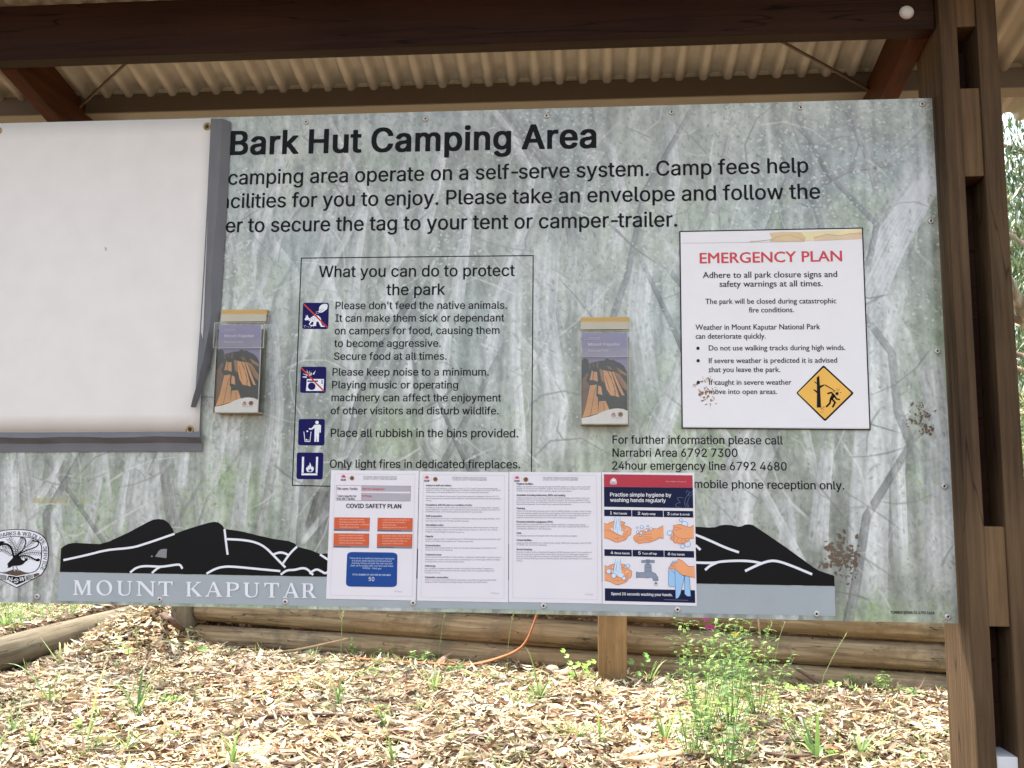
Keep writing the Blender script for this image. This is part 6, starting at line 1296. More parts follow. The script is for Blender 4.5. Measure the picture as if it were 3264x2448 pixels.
# ------------------------------------------------------------------ leaf litter
LEAFM = vcol_mat('dry_leaf', rough=.55, spec=.3, transl=.18, noise=.18)
def scatter_leaves(name, px_, py_, label, seed, lmin=.04, lmax=.18, lift=.035, pal=None, zf=gz):
    g = np.random.default_rng(seed); n = len(px_); m = 5
    L = lmin + (lmax-lmin)*g.random(n)**1.6; Wd = L*g.uniform(.08, .19, n)
    frag = g.random(n) < .2; L = np.where(frag, L*.45, L); Wd = np.where(frag, Wd*.8, Wd)
    if lmin > .15: Wd = np.minimum(Wd*.35, .022)
    wide = g.random(n) < .08; Wd = np.where(wide, Wd*1.6, Wd)
    yaw = g.normal(0, 1.0, n) + np.where(g.random(n) < .5, 0, math.pi); pit_ = g.normal(.0, .26, n); rol = g.normal(0, .6, n)
    curl = g.normal(0, 1.1, n); side = g.normal(0, .5, n)
    t = np.linspace(-.5, .5, m); wp = np.array([.10, .82, 1.0, .68, .05])
    a = t[None, :]*curl[:, None]; cl = np.where(np.abs(curl) < .05, .05, curl)
    lx = np.sin(a)/cl[:, None]; lz = (1-np.cos(a))/cl[:, None]
    ly0 = side[:, None]*.25*(t[None, :]**2*4-.5)*.5
    P = np.zeros((n, m, 2, 3))
    for s_, sg in ((0, -1), (1, 1)):
        P[:, :, s_, 0] = lx*L[:, None]
        P[:, :, s_, 1] = ly0*L[:, None] + sg*wp[None, :]*Wd[:, None]*.5
        P[:, :, s_, 2] = lz*L[:, None] + (wp[None, :]*Wd[:, None])*.10
    P = P.reshape(n, m*2, 3)
    def rot_(P, ax, ang):
        c, s_ = np.cos(ang)[:, None], np.sin(ang)[:, None]; i, j = [(1,2),(2,0),(0,1)][ax]
        Q = P.copy(); Q[:, :, i] = P[:, :, i]*c - P[:, :, j]*s_; Q[:, :, j] = P[:, :, i]*s_ + P[:, :, j]*c; return Q
    P = rot_(P, 0, rol); P = rot_(P, 1, pit_); P = rot_(P, 2, yaw)
    if name == 'leaf_litter': L_ = 0
    zz = zf(px_, py_) + g.uniform(.002, lift, n)
    P += np.stack([px_, py_, zz], 1)[:, None, :]
    q = np.arange(m-1)*2; f = np.stack([q, q+2, q+3, q+1], 1)
    F = (np.arange(n)[:, None, None]*m*2 + f[None]).reshape(-1, 4)
    pal = pal or [((238,226,190),22),((228,208,162),24),((246,238,212),12),((212,184,142),13),((206,172,134),6),((168,130,96),14),((116,84,60),14),((208,206,140),4),((176,116,80),2),((80,60,46),6)]
    pc_ = np.array([lin(c, .74) for c, _ in pal]); pw = np.array([w for _, w in pal], float); pw /= pw.sum()
    tone = 1 + .30*np.sin(px_*2.3 + 1.7*np.sin(py_*1.9))*np.sin(py_*2.9 + 1.3*np.sin(px_*1.6))
    C = pc_[g.choice(len(pal), n, p=pw)]*g.uniform(.68, 1.15, (n, 1))*tone[:, None]
    cols = np.repeat(C, m*2, 0)
    o = mesh_np(name, P.reshape(-1, 3), F, [LEAFM], cols=np.clip(cols, 0, .95))
    return tag(o, label, 'leaf litter', kind='stuff')
g = np.random.default_rng(21)
def inside_front(x, y): return (y < wall_y(x) - .02) | (x < -3.7)
# main apron of litter in front of the wall, densest where the picture looks closest
N = 52000
lx_ = g.uniform(-6.2, 4.4, int(N*2.2)); ly_ = 4.0 + (g.random(int(N*2.2))**.9)*5.6
ok = inside_front(lx_, ly_) & ~((np.abs(lx_+4.77) < .14) & (ly_ < 9.2) & (ly_ > 5.6)); ok &= (lx_ > -.95*ly_*.75 - .4) & (lx_ < .45*ly_ + .8)
ok &= g.random(int(N*2.2)) < .80 + .35*np.sin(lx_*3.1 + 2*np.sin(ly_*1.3))*np.sin(ly_*3.7 + np.sin(lx_*2.0))
ok &= ~((lx_ < -4.86) & (g.random(int(N*2.2)) < .45))
lx_, ly_ = lx_[ok][:N], ly_[ok][:N]
scatter_leaves('leaf_litter', lx_, ly_, 'thick carpet of dry cream and brown gum leaves in front of the log wall', 31)
# sparser litter elsewhere and on top of the bank
N = 9000
bx_ = np.concatenate([g.uniform(-9, 8, N), g.uniform(-6, 6, 6000), g.uniform(-9, -4.9, 3500), g.uniform(2.6, 6, 4500)]); by_ = np.concatenate([g.uniform(8.2, 14, N), g.uniform(-2, 4.4, 6000), g.uniform(3.8, 9, 3500), g.uniform(3.8, 7.4, 4500)])
ok = (by_ > wall_y(bx_) + .5) | (by_ < wall_y(bx_) - .1) | (bx_ < -4.9)
scatter_leaves('bank_litter', bx_[ok], by_[ok], 'dry leaves strewn over the bank behind the log wall', 32, .06, .15)
# long shed bark shreds among the leaves
N = 1500
sx_ = g.uniform(-5.2, 3.4, N); sy_ = g.uniform(4.2, 8.4, N); ok = inside_front(sx_, sy_ + .15) & (sx_ > -4.6)
scatter_leaves('bark_shreds', sx_[ok], sy_[ok], 'long brown shreds of bark and twigs mixed through the leaves', 36, .18, .42, .05, [((150,118,96),4),((186,150,124),4),((110,84,68),4),((206,176,150),2),((160,104,74),2)])
# heap of bark and leaves against the corner post
q = g.normal(0, 1, (2600, 2))*np.array([.36, .42]) + np.array([-4.12, 8.30])
q = q[(q[:, 0] > -4.6)]
scatter_leaves('leaf_heap', q[:, 0], q[:, 1], 'heap of long curled leaves and bark banked against the corner post', 33, .10, .24, .07)

# ------------------------------------------------------------------ sticks and bark strips
BARK = [wood('bark_strip_%s' % n, a_, b_, 'X', .85, .8, bump=.6) for n, a_, b_ in (('grey',(96,76,62),(164,140,118)),('orange',(118,72,46),(176,116,80)),('dark',(60,46,40),(112,90,76)),('tan',(150,116,86),(206,176,140)))]
def strip(name, pts, r, mat, label, cat, taper=.4, flat=.45):
    P = [Vector(p) for p in pts]
    for _ in range(2):
        Q = [P[0]]
        for i in range(len(P)-1): Q += [P[i]*.75 + P[i+1]*.25, P[i]*.25 + P[i+1]*.75]
        Q.append(P[-1]); P = Q
    n = len(P); rad = [r*(taper + (1-taper)*math.sin(math.pi*min(1, max(0, (i+.4)/(n))))) for i in range(n)]
    o = MB().tube(P, rad, 8, flat=flat).build(name, mat); 
    return tag(o, label, cat, 'sticks and bark strips on the ground')
def G(k, x, y, h=.02):
    z = 0.0
    for _ in range(6):
        p = onZ(k, x, y, z + h); z = float(gz(p.x, p.y))
    return onZ(k, x, y, z + h)
def gs(k, pts, h=.025): return [G(k, x, y, h) for x, y in pts]
def wf(k, x, y, off):   # a point a little in front of the wall face
    d = ray(k, x, y); P0 = Vector((WX0, WY0, EYE)) - wnrm*off - Vector((0, 0, EYE)); n = wnrm
    t = (Vector((WX0, WY0, 0)) - wnrm*off).dot(n)/d.dot(n); return Vector((d.x*t, d.y*t, d.z*t + EYE))
strip('bark_strip', gs('L4', [(-60,790),(160,745),(330,722),(620,718),(900,690)]), .030, BARK[0], 'long greyish pink bark strip lying across the litter below the left log', 'bark')
strip('bark_strip', gs('L4', [(1390,762),(1480,808),(1700,815),(2000,800),(2212,802),(2420,840)]), .013, BARK[2], 'thin dark stick lying flat, left of centre in the litter', 'stick', .6, 1)
strip('bark_strip', gs('L4', [(1535,698),(1640,655),(1760,612),(1880,575)]), .018, BARK[1], 'short orange brown bark strip on the litter left of centre', 'bark')
strip('bark_strip', gs('L4', [(640,905),(780,868),(900,850)]), .022, BARK[2], 'short dark bark piece among grass near the left front', 'bark')
strip('bark_strip', gs('L4', [(1180,945),(1300,925),(1450,905),(1660,892)]), .040, BARK[0], 'broad weathered grey bark slab at the front left', 'bark', .5, .3)
strip('bark_strip', gs('L4', [(1320,1070),(1500,1040),(1700,1018),(1900,1035)]), .036, BARK[3], 'broad tan bark slab near the bottom edge of the ground', 'bark', .5, .3)
strip('bark_strip', gs('L5', [(1780,1085),(1900,1088),(2020,1068),(2200,1042),(2280,1045)], .035), .040, BARK[3], 'rolled tan bark slab in front of the flowering weeds', 'bark', .35, .5)
strip('bark_strip', gs('L4', [(1430,440),(1600,425),(1760,400)]) + [G('L4',1870,392,.03), wf('L4',2060,352,.10), wf('L4',2230,312,.06)], .011, BARK[3], 'slender pale stick leaning up against the bottom log left of the orange bark', 'stick', .5, 1)
strip('bark_strip', [G('L6',1010,1125,.01), wf('L6',940,1078,.10), wf('L6',880,1040,.05), wf('L6',828,1008,.02)], .013, BARK[2], 'dark forked twig leaning on the bottom log at the right', 'stick', .6, 1)
strip('bark_strip', [wf('L5',1236,120,.14), wf('L5',1228,160,.14), wf('L5',1205,230,.14), wf('L5',1175,310,.15), wf('L5',1130,372,.16), wf('L5',1060,412,.18), G('L5',930,456,.05), G('L5',800,484,.03), G('L5',600,474,.03), G('L5',300,458,.03), G('L5',20,436,.03)], .036, BARK[1], 'long orange bark ribbon hanging down the log wall and trailing along its foot', 'bark', .5, .3)
strip('bark_strip', [G('L4',880,92,.10), G('L4',930,150,.08), G('L4',965,200,.06)], .018, BARK[0], 'thin grey bark curl upper left on the heap by the corner post', 'bark')
strip('bark_strip', [G('L4',1015,120,.14), G('L4',1060,170,.12), G('L4',1120,215,.10), G('L4',1195,275,.04)], .032, BARK[2], 'thick dark bark piece leaning from the heap beside the corner post', 'bark', .6, .7)
strip('bark_strip', [G('L4',695,105,.05), G('L4',730,160,.05), G('L4',762,225,.05)], .016, BARK[0], 'grey stick lying over the far end of the left log', 'stick')
strip('bark_strip', [G('L4',960,100,.10), G('L4',985,160,.12), G('L4',930,240,.08)], .020, BARK[3], 'pale bark strip hanging down the leaf heap', 'bark')
strip('bark_strip', gs('L4', [(1060,505),(1180,530),(1300,520),(1400,545)]), .022, BARK[0], 'grey curled bark in the middle of the left litter', 'bark')
strip('bark_strip', gs('L4', [(1090,432),(1160,428),(1260,455)]), .018, BARK[3], 'small tan bark curl below the leaf heap', 'bark')
strip('bark_strip', gs('L5', [(0,800),(150,822),(300,862),(420,890)]), .015, BARK[2], 'dark stick slanting through the litter under the blue box page', 'stick', .5, .8)
strip('bark_strip', gs('L5', [(220,925),(360,955),(500,990)]), .020, BARK[0], 'grey bark strip at the front below the second page', 'bark')
strip('bark_strip', gs('L5', [(1600,838),(1800,825),(2000,822),(2180,832)]), .012, BARK[1], 'thin reddish stick in front of the square post', 'stick', .6, 1)
strip('bark_strip', gs('L5', [(640,950),(800,985),(1000,1002),(1200,1005)]), .010, BARK[2], 'thin dark twig at the front centre of the litter', 'stick', .6, 1)
strip('bark_strip', gs('L6', [(640,1520),(800,1545),(960,1535)]), .014, BARK[2], 'dark twig at the foot of the flowering weeds', 'stick', .6, 1)
strip('bark_strip', gs('L6', [(1300,1205),(1420,1200),(1560,1225),(1700,1262)]), .014, BARK[2], 'dark twig on the litter before the right end of the wall', 'stick', .6, .8)
strip('bark_strip', [wf('L6',458,690,.05), wf('L6',470,760,.05), wf('L6',486,900,.05), wf('L6',496,1010,.05)], .022, BARK[2], 'dark bark strip hanging over the logs behind the flowering weeds', 'bark', .5, .4)
strip('bark_strip', [wf('L6',602,690,.04), wf('L6',608,760,.05), wf('L6',616,830,.05)], .018, BARK[0], 'short pale bark strip hanging over the upper logs', 'bark', .5, .4)
# pebble-like pale stone at the wall foot
p = G('L5', 1330, 515, .03); bm = bmesh.new(); bmesh.ops.create_icosphere(bm, subdivisions=3, radius=.05)
for v in bm.verts: v.co = Vector((v.co.x*1.1, v.co.y, v.co.z*.8))*(1 + .06*math.sin(v.co.x*90)*math.sin(v.co.z*70+v.co.y*60)) + p
for f in bm.faces: f.smooth = True
me = bpy.data.meshes.new('stone'); bm.to_mesh(me); bm.free()
tag(link('stone', me, None, [paint((196,176,140), .9, .25)]), 'round pale stone half sunk in leaves left of the square post', 'stone')

# ------------------------------------------------------------------ grass tufts and stems
GRASSM = vcol_mat('grass_blade', rough=.45, spec=.4, transl=.30)
def blade(V, F, C, base, tip, bow, w, c, n=9):
    """arched tapering blade, folded along its midrib"""
    b, t = Vector(base), Vector(tip); o = len(V); d = t - b; s = d.cross(Vector((0,0,1)))
    if s.length < 1e-4: s = Vector((1,0,0))
    s.normalize(); s = (s + Vector((.4,.2,0))*.3).normalized()
    for i in range(n+1):
        u = i/n; p = b*(1-u)**2 + (b + (t-b)*.5 + Vector((0,0,1))*bow)*2*u*(1-u) + t*u*u
        ww = w*(.55 + .9*u)*(1-u)**.75 if u > .35 else w*(.62 + .62*u)
        up = Vector((0,0,.25*ww))
        V += [tuple(p - s*ww), tuple(p - up), tuple(p + s*ww)]
        k = .85 + .3*u; C += [tuple(min(1, v*k) for v in c)]*3
    for i in range(n):
        for j in (0, 1): F.append((o+i*3+j, o+(i+1)*3+j, o+(i+1)*3+j+1, o+i*3+j+1))
GC = [lin((104,140,70)), lin((128,160,84)), lin((90,124,66)), lin((156,178,108)), lin((176,184,120))]
def tuft(base, tips, label, w=.006, seed=0, extra=7, reach=.26):
    w = w*1.5
    q = random.Random(seed); V, F, C = [], [], []
    for tp in tips: blade(V, F, C, base, tp, (Vector(tp)-Vector(base)).length*.38, w*q.uniform(.8, 1.2), q.choice(GC))
    for _ in range(extra):
        a = q.uniform(0, 6.28); r = reach*q.uniform(.4, 1); tp = Vector(base) + Vector((math.cos(a)*r, math.sin(a)*r*.7, q.uniform(.05, .9)*reach))
        blade(V, F, C, base, tp, reach*.4*q.random(), w*q.uniform(.5, .9), q.choice(GC))
    t = thing('grass_tuft', label, 'grass', base, 'grass tufts in the leaf litter')
    mesh_np('blades', V, F, [GRASSM], t, cols=np.array(C)); return t
def TB(k, bx, by, tips, label, **kw):
    b = G(k, bx, by, .0); out = []
    for i, (x, y) in enumerate(tips):
        Y = b.y + random.Random(i*7+int(bx)).uniform(-.12, .12); out.append(onY(k, x, y, Y))
    return tuft(b, out, label, seed=int(bx+by), **kw)
TB('L4', 325, 745, [(20,475),(300,580),(0,680),(520,500),(260,640)], 'spreading grass tuft below the left log with one long blade reaching left', w=.007)
TB('L4', 880, 800, [(920,490),(690,595),(1010,590),(980,640)], 'upright grass tuft at left front with a broad dark central blade', w=.009)
TB('L4', 555, 985, [(690,470),(400,955),(620,850)], 'tall single grass blade standing at the left front', w=.0075, extra=3)
TB('L4', 1870, 365, [(1695,275),(1845,130),(1990,265),(1700,250),(1950,205)], 'arching grass tuft growing against the logs near the corner post', w=.009)
TB('L4', 2168, 735, [(2060,510),(2150,620),(2190,560)], 'narrow grass tuft beneath the name lettering', w=.006)
TB('L4', 815, 1030, [(830,870),(960,970),(760,960)], 'small ragged grass tuft at the left front edge', w=.006)
TB('L4', 1490, 1135, [(1400,925),(1530,1020),(1690,1000)], 'tall thin grass tuft at the bottom edge below the mountain emblem', w=.006)
TB('L4', 385, 480, [(380,335),(400,440)], 'single grass blade in front of the left log', w=.008, extra=1)
TB('L4', 80, 920, [(20,770),(60,760),(140,800),(30,860)], 'thin grass tuft at the far left front', w=.005)
TB('L4', 210, 1010, [(350,870),(220,1130),(160,900)], 'drooping grass tuft at the far left bottom corner', w=.006)
TB('L5', 1250, 695, [(1145,360),(980,580),(1340,570),(1180,480),(1390,545)], 'bright grass tuft with a blade looping over, beside the orange bark ribbon', w=.009)
TB('L5', 575, 665, [(520,520),(610,520),(545,560),(630,740)], 'pale grass tuft in front of the wall below the third page', w=.008)
TB('L5', 1630, 985, [(1622,790),(1690,890),(1650,880)], 'thin upright grass tuft in the front centre right', w=.006)
TB('L5', 2050, 985, [(2000,870),(2040,860),(2100,900),(1980,930)], 'low bushy grass tuft left of the flowering weeds', w=.006)
TB('L5', 1955, 600, [(1910,520),(2000,455),(1985,470),(1925,560)], 'grass tuft at the right foot of the square post', w=.007)
TB('L5', 310, 1115, [(350,960),(270,1040),(330,1040)], 'grass tuft at the bottom edge below the second page', w=.006)
TB('L6', 960, 1570, [(965,1285),(1005,1490),(900,1500),(1000,1500)], 'grass tuft with one wide upright blade at the bottom right', w=.012)
TB('L6', 1218, 1545, [(1180,1440),(1250,1440),(1210,1460)], 'small grass tuft near the foot of the shelter post', w=.008)
TB('L6', 40, 1440, [(10,1340),(50,1330),(80,1380)], 'grass tuft in front of the bark slab and weeds', w=.006)
TB('K', 210, 330, [(160,100),(230,90),(120,180),(300,190),(60,200)], 'thick green grass clump on the terrace above the left log', w=.008, extra=60, reach=.34)
TB('K', 110, 190, [(60,90),(150,80)], 'grass clump on the terrace under the park crest', w=.007, extra=60, reach=.30)
TB('K', 330, 160, [(300,90),(380,80)], 'grass clump on the terrace just right of the park crest', w=.007, extra=46, reach=.28)
TB('K', 60, 420, [(20,330),(100,340)], 'low grass clump at the left edge of the terrace', w=.007, extra=50, reach=.24)
TB('K', 700, 260, [(650,130),(720,120),(760,180)], 'sparse olive grass on the terrace near the log end', w=.005, extra=34, reach=.24)
# thin low growth scattered through the litter
g = np.random.default_rng(77); V, F, C = [], [], []
for _ in range(1500):
    x, y = g.uniform(-5.4, 3.2), g.uniform(4.3, 8.2)
    if not inside_front(x, y + .1) or (abs(x + 4.82) < .2): continue
    if math.sin(x*1.9 + 1.1) * math.sin(y*1.7 + x*.6) < g.uniform(-.5, .5) and y < wall_y(x) - .5: continue
    z = float(gz(x, y)) + .005; a = g.uniform(0, 6.28); l = g.uniform(.03, .13)
    for _k in range(g.integers(2, 6)):
        a += g.uniform(.6, 2); b = Vector((x + g.normal(0, .012), y + g.normal(0, .012), z)); blade(V, F, C, b, b + Vector((math.cos(a)*l*.6, math.sin(a)*l*.6, l*g.uniform(.3, 1.0))), l*.3, g.uniform(.0016, .0042), GC[g.integers(5)], 3)
for _ in range(900):
    x, y = g.uniform(-7.2, -4.95), g.uniform(6.2, 9.6); z = float(gz(x, y)); a = 0; l = g.uniform(.06, .24)
    for _k in range(4):
        a += g.uniform(.6, 2.4); b = Vector((x + g.normal(0, .015), y + g.normal(0, .015), z)); blade(V, F, C, b, b + Vector((math.cos(a)*l*.6, math.sin(a)*l*.6, l*g.uniform(.3, 1.0))), l*.3, g.uniform(.0022, .0055), GC[g.integers(5)], 3)
tag(mesh_np('ground_cover', V, F, [GRASSM], cols=np.array(C)), 'sparse short green growth coming up through the dry leaves', 'ground cover', kind='stuff')
def gstem(k, pts, label, r=.0022):
    b = G(k, *pts[0], 0); P = [b] + [onY(k, x, y, b.y - .02*i) for i, (x, y) in enumerate(pts[1:])]
    t = thing('seeding_plant', label, 'grass', b, 'thin seed stems before the log wall')
    MB().tube(P, [r]*(len(P)-1) + [r*.6], 6).build('stalk', paint((122,142,84), .6, .1), t)
    V, F, C = [], [], []; tip = P[-1]; q = random.Random(int(pts[0][0]))
    for i in range(7):
        p = tip - (P[-1]-P[-2]).normalized()*i*.012; blade(V, F, C, p, p + Vector((q.uniform(-.03,.03), q.uniform(-.02,.02), .025)), .004, .002, lin((170,180,96)), 4)
    mesh_np('seed_head', V, F, [GRASSM], t, cols=np.array(C))
gstem('L5', [(597,470),(610,330),(628,200),(641,128)], 'thin seed stem standing left of the orange bark ribbon')
gstem('L5', [(1040,570),(1045,360),(1062,230),(1078,150)], 'thin seed stem close beside the orange bark ribbon')
gstem('L5', [(190,400),(195,310),(215,255),(236,232)], 'short bent seed stem below the blue box page')
gstem('L5', [(440,440),(462,330),(470,220),(474,140)], 'fine seed stem before the logs below the second page')
gstem('L6', [(955,1260),(1000,1050),(1075,900),(1136,800)], 'slanting seed stem right of the flowering weeds')
gstem('L6', [(660,1200),(640,950),(655,800),(690,730)], 'tall seed stem rising out of the flowering weeds')
gstem('L6', [(700,1150),(705,950),(730,820),(762,735)], 'outer tall seed stem on the right side of the flowering weeds')
gstem('L4', [(2165,660),(2185,430),(2190,250),(2195,140)], 'tall fine seed stem below the end of the name lettering')
gstem('L4', [(1505,1050),(1508,800),(1490,680),(1480,560)], 'wispy seed stem in the middle of the left litter')
gstem('L4', [(880,690),(885,520),(875,330),(878,250)], 'wispy seed stem below the leaf heap')

# ------------------------------------------------------------------ feathery weeds with pinnate leaves
WEEDM = vcol_mat('weed_leaf', rough=.5, spec=.3, transl=.30)
WSTEM = paint((96,122,66), .6, .12)
def pinnate(V, F, C, p, d, L, n, lw, c, q):
    d = Vector(d).normalized(); up = Vector((0,0,1)); s = d.cross(up); s = s.normalized() if s.length > .05 else Vector((1,0,0)); nn = s.cross(d)
    for i in range(1, n+1):
        u = i/n; b = Vector(p) + d*L*u - up*L*.35*u*u
        for sg in (-1, 1):
            e = (s*sg*.9 + d*.45 + nn*q.uniform(-.25, .25)).normalized(); l = lw*(1.15-.55*u)*q.uniform(.8, 1.2); w = l*.24
            f = e.cross(nn).normalized(); o = len(V); m = b + e*l*.5
            V += [tuple(b), tuple(m + f*w), tuple(b + e*l), tuple(m - f*w)]; F.append((o, o+1, o+2, o+3))
            k = q.uniform(.8, 1.2); C += [tuple(v*k for v in c)]*4
def vetch(base, h, n, spread, label, seed, flowers=(), name='flowering_weed', cat='weed', lw=.0115):
    q = random.Random(seed); t = thing(name, label, cat, base, 'feathery green weeds')
    st = MB(); V, F, C = [], [], []; base = Vector(base)
    pal = [lin((122,162,80)), lin((100,144,74)), lin((146,178,90)), lin((80,122,68)), lin((164,190,102))]
    for i in range(n):
        a = q.uniform(0, 6.283); lean = spread*q.uniform(.2, 1); hh = h*q.uniform(.55, 1.0)
        b = base + Vector((math.cos(a)*.05*q.random(), math.sin(a)*.05*q.random(), 0)); tp = b + Vector((math.cos(a)*lean, math.sin(a)*lean*.7, hh)); md = b + (tp-b)*.5 + Vector((q.uniform(-.04,.04), q.uniform(-.04,.04), .05*h))
        P = [b*(1-u)**2 + md*2*u*(1-u) + tp*u*u for u in [j/8 for j in range(9)]]
        st.tube(P, [.0030*(1-.7*j/8) for j in range(9)], 5)
        k = max(5, int(hh/.030))
        for j in range(k):
            u = .12 + .88*j/k; p = b*(1-u)**2 + md*2*u*(1-u) + tp*u*u; aa = j*2.4 + a; el = q.uniform(.15, .9)
            pinnate(V, F, C, p, (math.cos(aa)*math.cos(el), math.sin(aa)*math.cos(el), math.sin(el)), q.uniform(.045, .11)*(1.15-.5*u), 8, lw, q.choice(pal), q)
    st.build('stems', WSTEM, t); mesh_np('foliage', V, F, [WEEDM], t, cols=np.array(C))
    for p, c in flowers:
        f = MB(); p = Vector(p)
        for i in range(6):
            a = i*1.047; e = Vector((math.cos(a), -.4, math.sin(a)*.8))*.026
            f.quad(p, p + e*.6 + Vector((0,-.004,.006)), p + e, p + e*.6 + Vector((.004,0,-.006)))
        f.build('flower', c, t)
    return t
PINK = paint((190,48,150), .5, .1, f=1.0); YELLOW = paint((240,206,40), .5, .1)
b1, b2, b3, b4 = G('L6', 430, 1370, 0), G('L6', 270, 1420, 0), G('L6', 600, 1310, 0), G('L6', 880, 1480, 0)
fl = lambda k, x, y, Y: onY(k, x, y, Y)
vetch(b2, .80, 19, .28, 'tall feathery weed with small pink flowers near the top', 41, [(fl('L6',297,756,b2.y-.05),PINK),(fl('L6',322,762,b2.y-.05),PINK),(fl('L6',285,705,b2.y-.05),PINK)])
vetch(b1, .74, 20, .30, 'feathery weed with one yellow flower in the middle of the weed clump', 42, [(fl('L6',463,806,b1.y-.05),YELLOW),(fl('L6',455,802,b1.y-.05),YELLOW),(fl('L6',495,1595,b1.y-.35),PINK)])
vetch(b3, .64, 19, .32, 'feathery weed with a low pink flower on the right side of the clump', 43, [(fl('L6',663,1378,b3.y-.1),PINK)])
vetch(b4, .26, 8, .16, 'low dark green feathery weed right of the flowering clump', 44, name='feathery_weed')
vetch(G('L6', 180, 1560, 0), .46, 14, .26, 'feathery weed at the bottom edge under the flowering clump', 45, name='feathery_weed')
vetch(G('L6', 420, 1640, 0), .5, 15, .28, 'feathery weed rising from the bottom edge in front of the clump', 46, name='feathery_weed')
vetch(G('L6', 1210, 1130, 0), .12, 7, .10, 'tiny feathery weed at the wall foot, middle of the right logs', 47, name='feathery_weed')
vetch(G('L6', 1360, 1150, 0), .16, 7, .10, 'tiny feathery weed at the wall foot near the shelter post', 48, name='feathery_weed')
vetch(G('L6', 1500, 1185, 0), .09, 6, .10, 'lowest feathery weed at the wall foot closest to the shelter post', 49, name='feathery_weed')
vetch(G('L5', 40, 430, 0), .16, 9, .16, 'feathery weed at the wall foot below the first page', 50, name='feathery_weed')
vetch(G('L5', 240, 440, 0), .12, 8, .16, 'bluish feathery weed at the wall foot below the second page', 51, name='feathery_weed')
vetch(G('L5', 480, 480, 0), .14, 8, .15, 'feathery weed by the trailing end of the orange bark ribbon', 52, name='feathery_weed')
vetch(G('L5', 740, 540, 0), .09, 7, .14, 'small feathery weed under the orange bark ribbon', 53, name='feathery_weed')
vetch(G('L5', 1160, 740, 0), .13, 8, .14, 'feathery weed in front of the looping grass blade', 54, name='feathery_weed')
vetch(G('L5', 1640, 580, 0), .07, 6, .07, 'tiny weed at the left foot of the square post', 55, name='feathery_weed')
vetch(G('L5', 1450, 960, 0), .14, 8, .16, 'feathery weed in the front centre of the litter', 56, name='feathery_weed')
vetch(G('L5', 2140, 720, 0), .20, 8, .16, 'feathery weed on the left edge of the flowering clump', 57, name='feathery_weed')
vetch(G('L5', 300, 900, 0), .20, 6, .14, 'thin feathery weed at the front below the second page', 58, name='feathery_weed')
vetch(G('L4', 700, 300, 0), .20, 9, .12, 'feathery weed growing at the far end of the left log', 59, name='feathery_weed')
vetch(G('L4', 10, 470, 0), .16, 9, .16, 'feathery weed by the near end of the left log', 60, name='feathery_weed')
vetch(G('L4', 2170, 400, 0), .20, 8, .12, 'feathery weed at the wall foot beneath the end of the name lettering', 61, name='feathery_weed')
vetch(G('L4', 1100, 730, 0), .06, 7, .12, 'flat pale green weed on the left litter', 62, name='feathery_weed')
vetch(G('L5', 200, 560, 0), .07, 7, .22, 'flat weed in the litter below the first page', 63, name='feathery_weed')
vetch(G('L5', 920, 580, 0), .06, 6, .20, 'flat weed in the litter below the third page', 64, name='feathery_weed')

# broad-leaved weeds
def lobed(V, F, C, p, n_, r, c, q, lobes=5):
    n_ = Vector(n_).normalized(); s = n_.cross(Vector((.3,1,.2))).normalized(); u = n_.cross(s); o = len(V); m = lobes*4
    V.append(tuple(p)); C.append(tuple(c))
    for i in range(m+1):
        a = .5 + 5.3*i/m; k = r*(.72 + .28*abs(math.cos(lobes*.5*(a-.5)*1.18)))
        V.append(tuple(Vector(p) + (s*math.cos(a) + u*math.sin(a))*k + n_*r*.15*(k/r))); C.append(tuple(v*q.uniform(.85, 1.15) for v in c))
    for i in range(m): F.append((o, o+1+i, o+2+i))
def leafy(base, tips, r, label, c, seed, lobes=5, name='leafy_weed'):
    q = random.Random(seed); t = thing(name, label, 'weed', base, 'broad leaved weeds in the litter'); st = MB(); V, F, C = [], [], []
    for tp in tips:
        b, e = Vector(base), Vector(tp); md = b*.5 + e*.5 + Vector((0,0,.03)); P = [b*(1-u)**2 + md*2*u*(1-u) + e*u*u for u in (0,.25,.5,.75,1)]
        st.tube(P, .0018, 5); lobed(V, F, C, e, (q.uniform(-.4,.4), -.6+q.uniform(-.3,.3), .7), r*q.uniform(.75, 1.2), c, q, lobes)
    st.build('stems', WSTEM, t); mesh_np('leaves', V, F, [WEEDM], t, cols=np.array(C))
def LW(k, bx, by, tips, r, label, c, lobes=5):
    b = G(k, bx, by, 0); q = random.Random(int(bx)); leafy(b, [onY(k, x, y, b.y + q.uniform(-.06, .04)) for x, y in tips], r, label, c, int(bx+by), lobes)
LG = lin((150,190,84)); MG = lin((120,160,84))
LW('L5', 1500, 600, [(1395,390),(1420,425),(1440,470),(1410,520),(1460,500),(1490,480),(1530,490),(1560,470),(1590,460),(1520,590),(1450,545),(1545,520)], .030, 'bright green lobed weed left of the square post', LG)
LW('L5', 1900, 590, [(1925,420),(1900,480),(1940,450),(1850,590),(1860,610),(1830,460),(1880,540)], .028, 'lobed weed right of the square post', MG)
LW('L6', 810, 1150, [(770,1110),(800,1120),(830,1130),(860,1125),(780,1140),(890,1130),(1040,1100),(1090,1105)], .030, 'flat lobed weed at the wall foot right of the flowering clump', LG)
LW('L6', 1180, 1160, [(1170,1130),(1190,1150),(1210,1140),(1160,1160)], .024, 'small lobed weed beneath the forked twig', MG)
LW('L4', 800, 430, [(760,325),(785,370),(822,392)], .040, 'round leaved seedling with one yellow leaf below the leaf heap', LG, 1)
LW('L4', 1310, 420, [(1308,385),(1285,380),(1312,432)], .034, 'round leaved seedling on the litter in front of the corner post', MG, 1)
